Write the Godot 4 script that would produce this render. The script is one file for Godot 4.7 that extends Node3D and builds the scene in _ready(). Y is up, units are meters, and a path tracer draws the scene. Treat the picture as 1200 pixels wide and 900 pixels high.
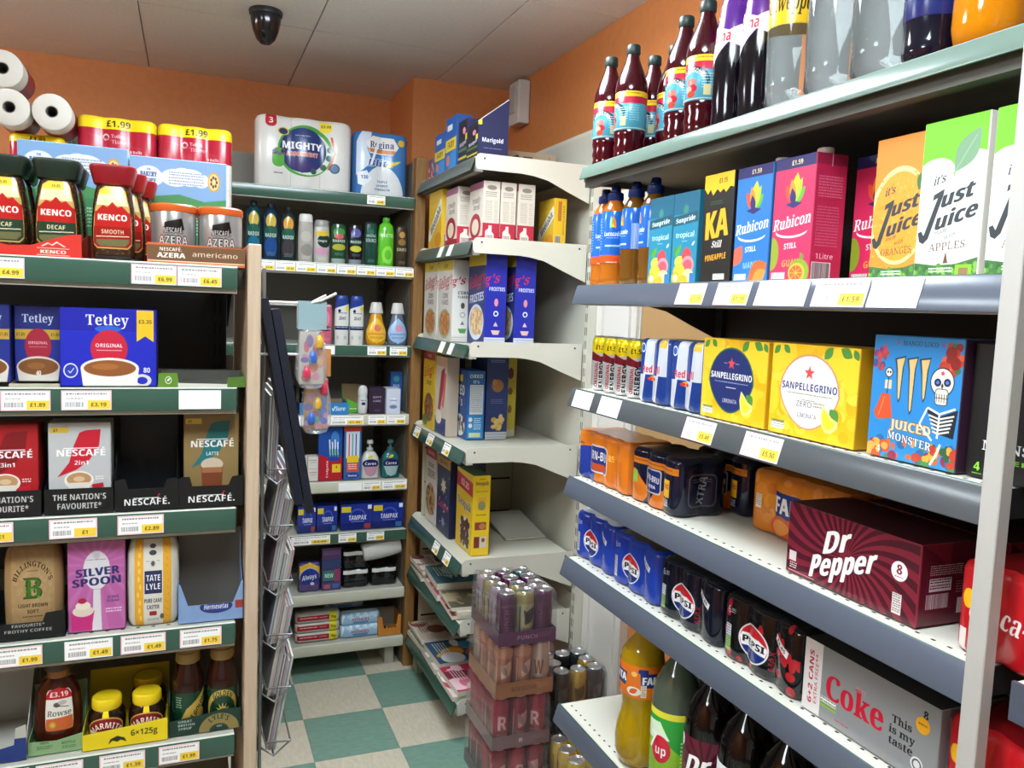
extends Node3D
# A small convenience shop aisle. x right, y up, depth away from the camera is -z; metres.

const PI2 := PI * 2.0
var used := {}
var mats := {}
var fonts := {}
var glyphs := {}
var atlases := []
var meshes := {}
var cur := 0

# ------------------------------------------------------------------ flat print: an image painter with glyph outlines
class Pic extends RefCounted:
	var img: Image
	var w: int
	var h: int
	var s := 2
	var host
	func _init(hst, ww: int, hh: int, bg: Color):
		host = hst; w = ww; h = hh
		img = Image.create(ww * s, hh * s, false, Image.FORMAT_RGBA8)
		img.fill(bg)
	func rect(x: float, y: float, ww: float, hh: float, c: Color) -> Pic:
		img.fill_rect(Rect2i(roundi(x * s), roundi(y * s), maxi(1, roundi(ww * s)), maxi(1, roundi(hh * s))), c)
		return self
	func poly(p, c: Color) -> Pic:
		var n: int = p.size()
		var lo := 1e9
		var hi := -1e9
		for q in p:
			lo = minf(lo, q.y); hi = maxf(hi, q.y)
		var y0 := maxi(0, floori(lo * s)); var y1 := mini(h * s - 1, ceili(hi * s))
		for y in range(y0, y1 + 1):
			var yy := (y + 0.5) / s
			var xs := []
			for i in n:
				var a: Vector2 = p[i]; var b: Vector2 = p[(i + 1) % n]
				if (a.y <= yy) != (b.y <= yy):
					xs.append(a.x + (yy - a.y) / (b.y - a.y) * (b.x - a.x))
			xs.sort()
			for k in range(0, xs.size() - 1, 2):
				var x0 := ceili(xs[k] * s - 0.5); var x1 := ceili(xs[k + 1] * s - 0.5)
				if x1 > x0: img.fill_rect(Rect2i(x0, y, x1 - x0, 1), c)
		return self
	func pts(a: Array, c: Color) -> Pic:
		var v := PackedVector2Array()
		for i in range(0, a.size(), 2): v.append(Vector2(a[i], a[i + 1]))
		return poly(v, c)
	func ell(cx: float, cy: float, rx: float, ry: float, c: Color, rot := 0.0) -> Pic:
		var v := PackedVector2Array()
		for i in 40:
			v.append(Vector2(cx, cy) + Vector2(cos(i * TAU / 40) * rx, sin(i * TAU / 40) * ry).rotated(rot))
		return poly(v, c)
	func line(x0, y0, x1, y1, t, c: Color) -> Pic:
		var a := Vector2(x0, y0); var b := Vector2(x1, y1)
		var n: Vector2 = (b - a).orthogonal().normalized() * t * 0.5
		return poly(PackedVector2Array([a + n, b + n, b - n, a - n]), c)
	func leaf(x0, y0, x1, y1, fat, c: Color) -> Pic:
		var a := Vector2(x0, y0); var b := Vector2(x1, y1)
		var n: Vector2 = (b - a).orthogonal() * fat
		var v := PackedVector2Array()
		for i in 13: v.append(a.lerp(b, i / 12.0) + n * sin(i * PI / 12.0))
		for i in 13: v.append(b.lerp(a, i / 12.0) - n * sin(i * PI / 12.0))
		return poly(v, c)
	func star(cx, cy, r, c: Color, k := 5, inner := 0.42) -> Pic:
		var v := PackedVector2Array()
		for i in k * 2:
			v.append(Vector2(cx, cy) + Vector2.UP.rotated(i * PI / k) * (r if i % 2 == 0 else r * inner))
		return poly(v, c)
	func rrect(x, y, ww, hh, r, c: Color) -> Pic:
		var v := PackedVector2Array()
		for k in 4:
			var cc := Vector2(x + (ww - r if k in [1, 2] else r), y + (hh - r if k in [2, 3] else r))
			for i in 6: v.append(cc + Vector2(-r, 0).rotated(k * PI / 2 + i * PI / 10))
		return poly(v, c)
	# size = cap height; opt: f font, sh shear, rot, w fit width, fx width factor, anchor -1/0/1, out outline colour, ow
	func text(t: String, x: float, y: float, size: float, c: Color, o := {}) -> Pic:
		var g = host.glyph(t, o.get("f", "sb"))
		var k: float = size / 0.714
		var fx: float = o.get("fx", 1.0)
		if o.has("w"): fx = o.w / maxf(0.001, (g.hi - g.lo) * k)
		var sh: float = o.get("sh", 0.0)
		var rot: float = o.get("rot", 0.0)
		var anchor: float = o.get("anchor", 0.0)
		var mid: float = (g.lo + g.hi) / 2.0 + (g.lo - g.hi) / 2.0 * -anchor
		var slope: float = o.get("slope", 0.0)
		var tr := PackedVector2Array()
		tr.resize(g.v.size())
		for i in g.v.size():
			var p: Vector2 = g.v[i]
			var q := Vector2((p.x - mid) * k * fx, -(p.y * k - size / 2.0))
			q.x -= q.y * sh
			q.y += q.x * slope
			tr[i] = q.rotated(rot) + Vector2(x, y)
		if o.has("out"):
			var ow: float = o.get("ow", 1.5)
			for j in 8:
				_tris(tr, Vector2(ow, 0).rotated(j * TAU / 8), o.out)
		if o.has("drop"): _tris(tr, o.get("doff", Vector2(1.5, 1.5)), o.drop)
		_tris(tr, Vector2.ZERO, c)
		if o.get("bold", 0.0) > 0.0:
			_tris(tr, Vector2(o.bold, 0), c); _tris(tr, Vector2(-o.bold, 0), c)
		return self
	func arc(t: String, cx, cy, r, size, c: Color, mid := -90.0, o := {}) -> Pic:
		var k: float = size / 0.714 * o.get("fx", 1.0)
		var adv := []
		var tot := 0.0
		for ch in t:
			var g = host.glyph(ch, o.get("f", "sb"))
			var a: float = (g.hi - g.lo) * k + size * 0.2 if ch != " " else size * 0.5
			adv.append(a); tot += a
		var flip: float = -1.0 if o.get("under", false) else 1.0
		var at := -tot / 2.0
		for i in t.length():
			var ang: float = deg_to_rad(mid) + flip * (at + adv[i] / 2.0) / r
			var p: Vector2 = Vector2(cx, cy) + Vector2.from_angle(ang) * r
			if t[i] != " ":
				var oo := o.duplicate(); oo.rot = ang + flip * PI / 2
				text(t[i], p.x, p.y, size, c, oo)
			at += adv[i]
		return self
	func _tris(tr: PackedVector2Array, off: Vector2, c: Color):
		for i in range(0, tr.size() - 2, 3):
			var a := (tr[i] + off) * s; var b := (tr[i + 1] + off) * s; var d := (tr[i + 2] + off) * s
			var lo := minf(a.y, minf(b.y, d.y)); var hi := maxf(a.y, maxf(b.y, d.y))
			for y in range(maxi(0, ceili(lo - 0.5)), mini(h * s, ceili(hi - 0.5))):
				var yy := y + 0.5
				var x0 := 1e9; var x1 := -1e9
				if (a.y <= yy) != (b.y <= yy):
					var x := a.x + (yy - a.y) / (b.y - a.y) * (b.x - a.x); x0 = minf(x0, x); x1 = maxf(x1, x)
				if (b.y <= yy) != (d.y <= yy):
					var x := b.x + (yy - b.y) / (d.y - b.y) * (d.x - b.x); x0 = minf(x0, x); x1 = maxf(x1, x)
				if (d.y <= yy) != (a.y <= yy):
					var x := d.x + (yy - d.y) / (a.y - d.y) * (a.x - d.x); x0 = minf(x0, x); x1 = maxf(x1, x)
				var i0 := ceili(x0 - 0.5); var i1 := ceili(x1 - 0.5)
				if i1 > i0: img.fill_rect(Rect2i(i0, y, i1 - i0, 1), c)
	# rows of print too small to read
	func small(x, y, ww, hh, n, c: Color, sd := 3) -> Pic:
		var r := RandomNumberGenerator.new(); r.seed = sd
		for i in n:
			var yy: float = y + hh * i / n
			var xx: float = x
			while xx < x + ww - 1.0:
				var l := r.randf_range(2.0, 7.0)
				rect(xx, yy, minf(l, x + ww - xx), hh / n * 0.5, c)
				xx += l + 1.5
		return self
	func bars(x, y, ww, hh, c: Color, sd := 5) -> Pic:
		var r := RandomNumberGenerator.new(); r.seed = sd
		var xx: float = x
		while xx < x + ww:
			var l := r.randf_range(0.6, 1.8)
			rect(xx, y, l, hh, c)
			xx += l + r.randf_range(0.7, 1.6)
		return self
	func dots(x, y, ww, hh, n, r0, r1, cols: Array, sd := 7) -> Pic:
		var r := RandomNumberGenerator.new(); r.seed = sd
		for i in n:
			ell(x + r.randf() * ww, y + r.randf() * hh, r.randf_range(r0, r1), r.randf_range(r0, r1), cols[r.randi() % cols.size()])
		return self

func font(k: String) -> Font:
	if not fonts.has(k):
		var f := SystemFont.new()
		f.font_names = PackedStringArray([{"s": "Droid Sans", "r": "Droid Serif", "m": "Droid Sans Mono"}[k[0]]])
		f.font_weight = 700 if k.length() > 1 and k[1] == "b" else 400
		fonts[k] = f
	return fonts[k]

func glyph(t: String, f: String) -> Dictionary:
	var key := f + ":" + t
	if not glyphs.has(key):
		var m := TextMesh.new()
		m.font = font(f); m.font_size = 100; m.pixel_size = 0.01; m.depth = 0.0; m.curve_step = 6.0
		m.text = t
		m.horizontal_alignment = HORIZONTAL_ALIGNMENT_LEFT; m.vertical_alignment = VERTICAL_ALIGNMENT_BOTTOM
		var v := PackedVector2Array()
		if t.strip_edges() != "":
			var a := m.surface_get_arrays(0)
			var vs: PackedVector3Array = a[Mesh.ARRAY_VERTEX]
			var ix: PackedInt32Array = a[Mesh.ARRAY_INDEX] if a[Mesh.ARRAY_INDEX] != null else PackedInt32Array(range(vs.size()))
			for i in ix: v.append(Vector2(vs[i].x, vs[i].y))
		# baseline: letters without descenders end on it
		var lo := 1e9; var hi := -1e9
		for p in v:
			lo = minf(lo, p.x); hi = maxf(hi, p.x)
		var base := base_of(f)
		for i in v.size(): v[i].y -= base
		glyphs[key] = {"v": v, "lo": lo if v.size() else 0.0, "hi": hi if v.size() else 0.0}
	return glyphs[key]

func base_of(f: String) -> float:
	if not glyphs.has("base" + f):
		var m := TextMesh.new()
		m.font = font(f); m.font_size = 100; m.pixel_size = 0.01; m.depth = 0.0
		m.text = "H"; m.horizontal_alignment = HORIZONTAL_ALIGNMENT_LEFT; m.vertical_alignment = VERTICAL_ALIGNMENT_BOTTOM
		var lo := 1e9
		for p in m.surface_get_arrays(0)[Mesh.ARRAY_VERTEX]: lo = minf(lo, p.y)
		glyphs["base" + f] = lo
	return glyphs["base" + f]

func C(hex: String) -> Color: return Color(hex)
func pic(w: int, h: int, bg) -> Pic: return Pic.new(self, w, h, bg if bg is Color else Color(bg))

func sheet(k: int):
	while atlases.size() <= k:
		var im := Image.create(2048, 2048, false, Image.FORMAT_RGBA8)
		im.fill(Color(0.5, 0.5, 0.5))
		atlases.append({"img": im, "x": 4, "y": 4, "row": 0, "sw": {}, "tex": null, "swn": 0})
	return atlases[k]

# put a picture on the current sheet; returns its uv rectangle
func put(p: Pic) -> Rect2:
	var a = sheet(cur)
	var im := p.img
	im.resize(p.w, p.h, Image.INTERPOLATE_BILINEAR)
	if a.x + p.w + 4 > 2048:
		a.x = 4; a.y += a.row + 4; a.row = 0
	if a.y + p.h + 4 > 2016: push_error("sheet %d full" % cur)
	# a rim of the same colours so that filtering never picks up a neighbour
	for e in [[-1, 0], [1, 0], [0, -1], [0, 1]]:
		a.img.blit_rect(im, Rect2i(0, 0, p.w, p.h), Vector2i(a.x + e[0], a.y + e[1]))
	a.img.blit_rect(im, Rect2i(0, 0, p.w, p.h), Vector2i(a.x, a.y))
	var r := Rect2(a.x / 2048.0, a.y / 2048.0, p.w / 2048.0, p.h / 2048.0)
	a.x += p.w + 4; a.row = maxi(a.row, p.h)
	return r

# a plain colour on the current sheet
func sw(c) -> Rect2:
	var col: Color = c if c is Color else Color(c)
	var a = sheet(cur)
	var k := col.to_html()
	if not a.sw.has(k):
		var n: int = a.swn
		a.swn += 1
		var x := (n % 200) * 10; var y := 2020 + (n / 200) * 10
		a.img.fill_rect(Rect2i(x, y, 9, 9), col)
		a.sw[k] = Rect2((x + 3.0) / 2048.0, (y + 3.0) / 2048.0, 2.0 / 2048.0, 2.0 / 2048.0)
	return a.sw[k]

# material of printed things on the current sheet
func pm(kind := "card") -> StandardMaterial3D:
	var k := "print_%s_%d" % [kind, cur]
	if not mats.has(k):
		var m := StandardMaterial3D.new()
		m.resource_name = k
		m.roughness = {"card": 0.45, "film": 0.22, "gloss": 0.12, "can": 0.25, "paper": 0.7, "foil": 0.3}[kind]
		m.metallic = {"can": 0.55, "foil": 0.6}.get(kind, 0.0)
		m.texture_repeat = false
		m.set_meta("sheet", cur)
		mats[k] = m
	return mats[k]

func M(c, rough := 0.6, metal := 0.0, alpha := 1.0) -> StandardMaterial3D:
	var col: Color = c if c is Color else Color(c)
	var k := "%s_%.2f_%.2f_%.2f" % [col.to_html(), rough, metal, alpha]
	if not mats.has(k):
		var m := StandardMaterial3D.new()
		m.resource_name = "paint_" + col.to_html(false)
		m.albedo_color = Color(col, alpha)
		m.roughness = rough; m.metallic = metal
		if alpha < 1.0: m.transparency = BaseMaterial3D.TRANSPARENCY_ALPHA
		mats[k] = m
	return mats[k]

func finish_sheets():
	for k in mats:
		var m = mats[k]
		if m is StandardMaterial3D and m.has_meta("sheet"):
			var a = atlases[m.get_meta("sheet")]
			if a.tex == null: a.tex = ImageTexture.create_from_image(a.img)
			m.albedo_texture = a.tex

# ------------------------------------------------------------------ shapes
class Bd extends RefCounted:
	var v := PackedVector3Array()
	var n := PackedVector3Array()
	var t := PackedVector2Array()
	func tri(a: Vector3, b: Vector3, c: Vector3, na: Vector3, nb: Vector3, nc: Vector3, ta: Vector2, tb: Vector2, tc: Vector2):
		v.append_array([a, b, c]); n.append_array([na, nb, nc]); t.append_array([ta, tb, tc])
	# corners seen from the front: bottom left, bottom right, top right, top left
	func quad(a: Vector3, b: Vector3, c: Vector3, d: Vector3, r: Rect2) -> Bd:
		var nn := (c - a).cross(d - b)
		if nn.length() < 1e-14: return self
		nn = nn.normalized()
		var p := r.position; var e := r.end
		var ta := Vector2(p.x, e.y); var tb := e; var tc := Vector2(e.x, p.y); var td := p
		tri(a, d, c, nn, nn, nn, ta, td, tc)
		tri(a, c, b, nn, nn, nn, ta, tc, tb)
		return self
	func box(lo: Vector3, hi: Vector3, r := Rect2(), front = null) -> Bd:
		var p := func(x, y, z): return Vector3(hi.x if x else lo.x, hi.y if y else lo.y, hi.z if z else lo.z)
		quad(p.call(0, 0, 1), p.call(1, 0, 1), p.call(1, 1, 1), p.call(0, 1, 1), front if front != null else r)
		quad(p.call(1, 0, 1), p.call(1, 0, 0), p.call(1, 1, 0), p.call(1, 1, 1), r)
		quad(p.call(1, 0, 0), p.call(0, 0, 0), p.call(0, 1, 0), p.call(1, 1, 0), r)
		quad(p.call(0, 0, 0), p.call(0, 0, 1), p.call(0, 1, 1), p.call(0, 1, 0), r)
		quad(p.call(0, 1, 1), p.call(1, 1, 1), p.call(1, 1, 0), p.call(0, 1, 0), r)
		quad(p.call(0, 0, 0), p.call(1, 0, 0), p.call(1, 0, 1), p.call(0, 0, 1), r)
		return self
	# a wall that follows sectors of outline points (x, z) through rings [y, inset]; each sector has its own uv rectangle
	func wall(sectors: Array, rings: Array, uvs: Array, top = null, bottom = null, span := 0.0, crease := 0.75, vlo := 1e9, vhi := 1e9) -> Bd:
		var P := []
		var sec := []
		var frac := []
		for k in sectors.size():
			var s: Array = sectors[k]
			var len := 0.0
			var acc := [0.0]
			for i in s.size() - 1:
				len += s[i].distance_to(s[i + 1]); acc.append(len)
			for i in s.size() - 1:
				P.append([s[i], s[i + 1]]); sec.append(k); frac.append([acc[i] / maxf(len, 1e-9), acc[i + 1] / maxf(len, 1e-9)])
		var m := P.size()
		var N := []
		for e in P:
			var d: Vector2 = (e[1] - e[0]).normalized()
			N.append(Vector2(-d.y, d.x))
		var NA := []
		var NB := []
		var off := []
		for i in m:
			var a: Vector2 = N[i]; var b: Vector2 = N[(i + m - 1) % m]; var c: Vector2 = N[(i + 1) % m]
			NA.append((a + b).normalized() if a.dot(b) > crease else a)
			NB.append((a + c).normalized() if a.dot(c) > crease else a)
			var oa := (a + b).normalized(); var ob := (a + c).normalized()
			off.append([oa / maxf(0.4, oa.dot(a)), ob / maxf(0.4, ob.dot(a))])
		var ylo: float = rings[0][0] if vlo > 1e8 else vlo; var yhi: float = rings[rings.size() - 1][0] if vhi > 1e8 else vhi
		var slopes := []
		var sc := []
		var big := 0.0
		for e in P: big = maxf(big, e[0].length())
		for q in rings: sc.append(q[2] if q.size() > 2 else 1.0)
		for j in rings.size() - 1:
			var dd := Vector2(rings[j + 1][0] - rings[j][0], rings[j + 1][1] - rings[j][1] + (sc[j] - sc[j + 1]) * big)
			slopes.append(dd.normalized() if dd.length() > 1e-9 else Vector2(1, 0))
		for j in rings.size() - 1:
			var s0: Vector2 = slopes[j]; var s1: Vector2 = s0
			if j > 0 and slopes[j - 1].dot(slopes[j]) > crease: s0 = (slopes[j - 1] + slopes[j]).normalized()
			if j < slopes.size() - 1 and slopes[j + 1].dot(slopes[j]) > crease: s1 = (slopes[j + 1] + slopes[j]).normalized()
			for i in m:
				var r: Rect2 = uvs[sec[i]]
				var pts := []
				for q in [[0, j], [1, j], [1, j + 1], [0, j + 1]]:
					var w2: Vector2 = P[i][q[0]] * sc[q[1]] - off[i][q[0]] * rings[q[1]][1]
					pts.append(Vector3(w2.x, rings[q[1]][0], w2.y))
				var nn := []
				for q in [[NA[i], s0], [NB[i], s0], [NB[i], s1], [NA[i], s1]]:
					nn.append(Vector3(q[0].x * q[1].x, q[1].y, q[0].y * q[1].x).normalized())
				var tt := []
				for q in [[0, j], [1, j], [1, j + 1], [0, j + 1]]:
					var f: float = frac[i][q[0]]
					if span > 0.0: f = clampf((f - 0.5) * 360.0 / span + 0.5, 0.0, 1.0)
					var g: float = clampf(1.0 - (rings[q[1]][0] - ylo) / maxf(yhi - ylo, 1e-9), 0.0, 1.0)
					tt.append(r.position + r.size * Vector2(f, g))
				if pts[2].distance_squared_to(pts[3]) > 1e-13: tri(pts[0], pts[3], pts[2], nn[0], nn[3], nn[2], tt[0], tt[3], tt[2])
				if pts[0].distance_squared_to(pts[1]) > 1e-13: tri(pts[0], pts[2], pts[1], nn[0], nn[2], nn[1], tt[0], tt[2], tt[1])
		for cap in [[0, bottom, Vector3.DOWN], [rings.size() - 1, top, Vector3.UP]]:
			if cap[1] == null: continue
			var ring := []
			var lo := Vector2(1e9, 1e9); var hi := -lo
			for i in m:
				var q: Vector2 = P[i][0] * sc[cap[0]] - off[i][0] * rings[cap[0]][1]
				ring.append(q); lo = lo.min(q); hi = hi.max(q)
			var mid := (lo + hi) / 2.0
			var y: float = rings[cap[0]][0]
			var sz := (hi - lo).max(Vector2(1e-9, 1e-9))
			for i in m:
				var a: Vector2 = ring[i]; var b: Vector2 = ring[(i + 1) % m]
				if a.distance_squared_to(b) < 1e-13: continue
				var u := []
				for q in [mid, a, b]: u.append(cap[1].position + cap[1].size * ((q - lo) / sz))
				if cap[0] == 0: tri(Vector3(mid.x, y, mid.y), Vector3(a.x, y, a.y), Vector3(b.x, y, b.y), cap[2], cap[2], cap[2], u[0], u[1], u[2])
				else: tri(Vector3(mid.x, y, mid.y), Vector3(b.x, y, b.y), Vector3(a.x, y, a.y), cap[2], cap[2], cap[2], u[0], u[2], u[1])
		return self
	# carton: width, height, depth centred on its base; uvs front, side, top
	func carton(w, h, d, front: Rect2, side: Rect2, top: Rect2, back = null, c := 0.0012) -> Bd:
		var x: float = w / 2.0; var z: float = d / 2.0
		var f := [Vector2(-x + c, z), Vector2(x - c, z)]
		var rr := [Vector2(x - c, z), Vector2(x, z - c), Vector2(x, -z + c), Vector2(x - c, -z)]
		var b := [Vector2(x - c, -z), Vector2(-x + c, -z)]
		var l := [Vector2(-x + c, -z), Vector2(-x, -z + c), Vector2(-x, z - c), Vector2(-x + c, z)]
		return wall([f, rr, b, l], [[0.0, c], [c, 0.0], [h - c, 0.0], [h, c]], [front, side, back if back != null else side, side], top, side, 0.0, 0.9)
	func turned(profile: Array, r: Rect2, seg := 24, span := 0.0, top = null, bottom = null, power := 2.0, fat := Vector2.ONE, vlo := 1e9, vhi := 1e9) -> Bd:
		var big := 0.0
		for q in profile: big = maxf(big, q[1])
		var o := []
		for i in seg + 1:
			var a := -PI / 2 - i * TAU / seg   # starts at the back, runs over the left side to the front
			var c := cos(a); var s := sin(a)
			var k := 1.0 if power == 2.0 else 1.0 / pow(pow(absf(c), power) + pow(absf(s), power), 1.0 / power)
			o.append(Vector2(c * k * big, s * k * big))
		var rings := []
		for q in profile: rings.append([q[0], 0.0, q[1] / big])
		var st := v.size()
		wall([o], rings, [r], top, bottom, span, 0.75, vlo, vhi)
		if fat != Vector2.ONE:
			for i in range(st, v.size()):
				v[i] = Vector3(v[i].x * fat.x, v[i].y, v[i].z * fat.y)
				n[i] = Vector3(n[i].x / fat.x, n[i].y, n[i].z / fat.y).normalized()
		return self
	# flat outline (x, y) given a thickness along z, front face at z
	func slab(pts: PackedVector2Array, z: float, th: float, front: Rect2, edge: Rect2) -> Bd:
		var lo := Vector2(1e9, 1e9); var hi := -lo
		for q in pts:
			lo = lo.min(q); hi = hi.max(q)
		var p := pts
		var area := 0.0
		for i in p.size(): area += p[i].cross(p[(i + 1) % p.size()])
		if area < 0.0: p.reverse()
		var ix := Geometry2D.triangulate_polygon(p)
		for i in range(0, ix.size(), 3):
			var q := [p[ix[i]], p[ix[i + 1]], p[ix[i + 2]]]
			if (q[1] - q[0]).cross(q[2] - q[0]) > 0.0: q = [q[0], q[2], q[1]]   # clockwise seen from +z
			var u := []
			for e in q: u.append(front.position + front.size * Vector2((e.x - lo.x) / (hi.x - lo.x), 1.0 - (e.y - lo.y) / (hi.y - lo.y)))
			var f := Vector3(0, 0, 1)
			tri(Vector3(q[0].x, q[0].y, z), Vector3(q[1].x, q[1].y, z), Vector3(q[2].x, q[2].y, z), f, f, f, u[0], u[1], u[2])
			var ec := edge.get_center()
			tri(Vector3(q[0].x, q[0].y, z - th), Vector3(q[2].x, q[2].y, z - th), Vector3(q[1].x, q[1].y, z - th), -f, -f, -f, ec, ec, ec)
		for i in p.size():
			var a := p[i]; var b := p[(i + 1) % p.size()]
			quad(Vector3(a.x, a.y, z - th), Vector3(b.x, b.y, z - th), Vector3(b.x, b.y, z), Vector3(a.x, a.y, z), edge)
			# orient outward: the outline runs anticlockwise seen from +z
		return self
	func tube(path: Array, r: float, seg := 6, uv := Rect2()) -> Bd:
		var rings := []
		for i in path.size():
			var a: Vector3 = path[maxi(0, i - 1)]; var b: Vector3 = path[mini(path.size() - 1, i + 1)]
			var d := (b - a).normalized()
			var up := Vector3.UP if absf(d.y) < 0.9 else Vector3.RIGHT
			var x := d.cross(up).normalized(); var y := x.cross(d).normalized()
			var ring := []
			for k in seg: ring.append(x * cos(k * TAU / seg) + y * sin(k * TAU / seg))
			rings.append(ring)
		var c := uv.get_center()
		for i in path.size() - 1:
			for k in seg:
				var k2 := (k + 1) % seg
				var n0: Vector3 = rings[i][k]; var n1: Vector3 = rings[i][k2]; var n2: Vector3 = rings[i + 1][k2]; var n3: Vector3 = rings[i + 1][k]
				var A: Vector3 = path[i]; var B: Vector3 = path[i + 1]
				tri(A + n0 * r, A + n1 * r, B + n2 * r, n0, n1, n2, c, c, c)
				tri(A + n0 * r, B + n2 * r, B + n3 * r, n0, n2, n3, c, c, c)
		for e in [[0, -1.0], [path.size() - 1, 1.0]]:
			var q: Vector3 = path[e[0]]
			var d: Vector3 = (path[1] - path[0] if e[0] == 0 else path[-1] - path[-2]).normalized() * e[1]
			for k in seg:
				var a: Vector3 = rings[e[0]][k]; var b: Vector3 = rings[e[0]][(k + 1) % seg]
				if e[0] == 0: tri(q, q + b * r, q + a * r, d, d, d, c, c, c)
				else: tri(q, q + a * r, q + b * r, d, d, d, c, c, c)
		return self
	func moved(x: Transform3D, from := 0) -> Bd:
		for i in range(from, v.size()):
			v[i] = x * v[i]; n[i] = (x.basis * n[i]).normalized()
		return self
	func mesh(m: Material) -> ArrayMesh:
		var a := []
		a.resize(Mesh.ARRAY_MAX)
		a[Mesh.ARRAY_VERTEX] = v; a[Mesh.ARRAY_NORMAL] = n; a[Mesh.ARRAY_TEX_UV] = t
		var r := ArrayMesh.new()
		r.add_surface_from_arrays(Mesh.PRIMITIVE_TRIANGLES, a)
		r.surface_set_material(0, m)
		return r

func B() -> Bd: return Bd.new()

# ------------------------------------------------------------------ things
func numbered(n: String) -> String:
	var k: int = used.get(n, 0)
	used[n] = k + 1
	return n if k == 0 else "%s_%03d" % [n, k]

func tag(o: Node3D, label: String, category: String, group := "", kind := ""):
	if label: o.set_meta("label", label)
	if category: o.set_meta("category", category)
	if group: o.set_meta("group", group)
	if kind: o.set_meta("kind", kind)
	return o

func thing(n: String, label: String, category: String, at := Vector3.ZERO, turn := 0.0, group := "", kind := "") -> Node3D:
	var o := Node3D.new()
	o.name = numbered(n)
	add_child(o)
	o.position = at; o.rotation.y = turn
	tag(o, label, category, group, kind)
	return o

func part(parent: Node3D, n: String, m: Mesh, at := Vector3.ZERO, label := "", mat: Material = null) -> MeshInstance3D:
	var o := MeshInstance3D.new()
	o.name = n
	o.mesh = m
	if mat: o.material_override = mat
	parent.add_child(o, true)
	o.position = at
	if label: o.set_meta("label", label)
	return o

# a thing that is one mesh
func solo(n: String, m: Mesh, label: String, category: String, at: Vector3, turn := 0.0, group := "", kind := "") -> MeshInstance3D:
	var o := MeshInstance3D.new()
	o.name = numbered(n)
	o.mesh = m
	add_child(o)
	o.position = at; o.rotation.y = turn
	tag(o, label, category, group, kind)
	return o

func keep(k: String, f: Callable):
	if not meshes.has(k): meshes[k] = f.call()
	return meshes[k]

func V(x, y, depth) -> Vector3: return Vector3(x, y, -depth)

func _ready():
	# camera
	var cam := Camera3D.new()
	cam.name = "camera"
	add_child(cam)
	cam.transform = Transform3D(Basis(Vector3(0.92834654, 0.03882889, 0.36968232), Vector3(-0.0015286, 0.99491962, -0.10066089), Vector3(-0.37171274, 0.09288309, 0.92368954)).orthonormalized(), Vector3(0, 1.597, 0))
	cam.fov = 51.0
	cam.near = 0.05; cam.far = 40.0
	cam.current = true
	# air and exposure
	var e := Environment.new()
	e.background_mode = Environment.BG_COLOR
	e.background_color = Color(0.02, 0.02, 0.02)
	e.tonemap_mode = Environment.TONE_MAPPER_LINEAR
	e.tonemap_exposure = 1.08
	e.sdfgi_enabled = true; e.ssao_enabled = true; e.ssil_enabled = true
	var we := WorldEnvironment.new()
	we.name = "air"
	we.environment = e
	add_child(we)
	# the shop's ceiling light panels, one grid cell each: over the aisle, over the camera's back, and two unseen ones added for general fill
	for p in [[0.4, 1.95, "above the drinks aisle"], [0.05, 0.4, "before the coffee shelves"], [-1.725, 0.30, "added as unseen fill over the neighbouring aisle"], [-1.725, 2.97, "added as unseen fill behind the tissue shelving"]]:
		ceiling_light(p[0], p[1], "square white surface-mounted ceiling light " + p[2], 1.1 if p[1] == 0.4 else 1.0)
	room()
	left_unit()
	far_unit()
	cereal_unit()
	drinks_unit()
	stock_left()
	stock_far()
	stock_cereal()
	stock_rack()
	stock_drinks()
	stock_floor()
	finish_sheets()

# ------------------------------------------------------------------ light panels
const CEIL := 2.64
func ceiling_light(x: float, d: float, label: String, k := 1.0):
	var o := thing("ceiling_light", label, "light", V(x, CEIL, d), 0.0, "ceiling light panels")
	part(o, "frame", B().box(Vector3(-0.29, -0.012, -0.3), Vector3(0.29, 0.0, 0.3)).mesh(M("e8e8e6", 0.5)))
	var g := StandardMaterial3D.new()
	g.resource_name = "light_diffuser"
	g.albedo_color = Color(0.9, 0.9, 0.9); g.emission_enabled = true
	g.emission = Color(0.92, 0.97, 1.0); g.emission_energy_multiplier = 22.0 * k
	part(o, "diffuser", B().box(Vector3(-0.27, -0.11, -0.28), Vector3(0.27, -0.012, 0.28)).mesh(g))
	var a := AreaLight3D.new()
	a.name = "lamp"
	a.area_size = Vector2(0.53, 0.55)
	a.light_energy = 0.9 * k
	a.light_color = Color(0.92, 0.97, 1.0)
	a.area_range = 12.0; a.area_attenuation = 2.0
	a.shadow_enabled = true
	o.add_child(a)
	a.position = Vector3(0, -0.114, 0)
	a.rotation.x = -PI / 2

func noise_mat(n: String, c0, c1, freq: float, scale: Vector3, rough := 0.5, sd := 1, c2 = null, oct := 4) -> StandardMaterial3D:
	var fn := FastNoiseLite.new()
	fn.seed = sd; fn.frequency = freq; fn.fractal_octaves = oct
	var t := NoiseTexture2D.new()
	t.width = 512; t.height = 512; t.seamless = true; t.noise = fn; t.normalize = true
	var g := Gradient.new()
	g.set_color(0, Color(c0)); g.set_color(1, Color(c1))
	if c2 != null: g.add_point(0.5, Color(c2))
	t.color_ramp = g
	var m := StandardMaterial3D.new()
	m.resource_name = n
	m.albedo_texture = t
	m.uv1_triplanar = true; m.uv1_world_triplanar = true; m.uv1_scale = scale
	m.roughness = rough
	return m

func structure(n: String, m: Mesh, at := Vector3.ZERO) -> MeshInstance3D:
	var o := MeshInstance3D.new()
	o.name = n; o.mesh = m
	add_child(o, true)
	o.position = at
	o.set_meta("kind", "structure")
	return o

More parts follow.
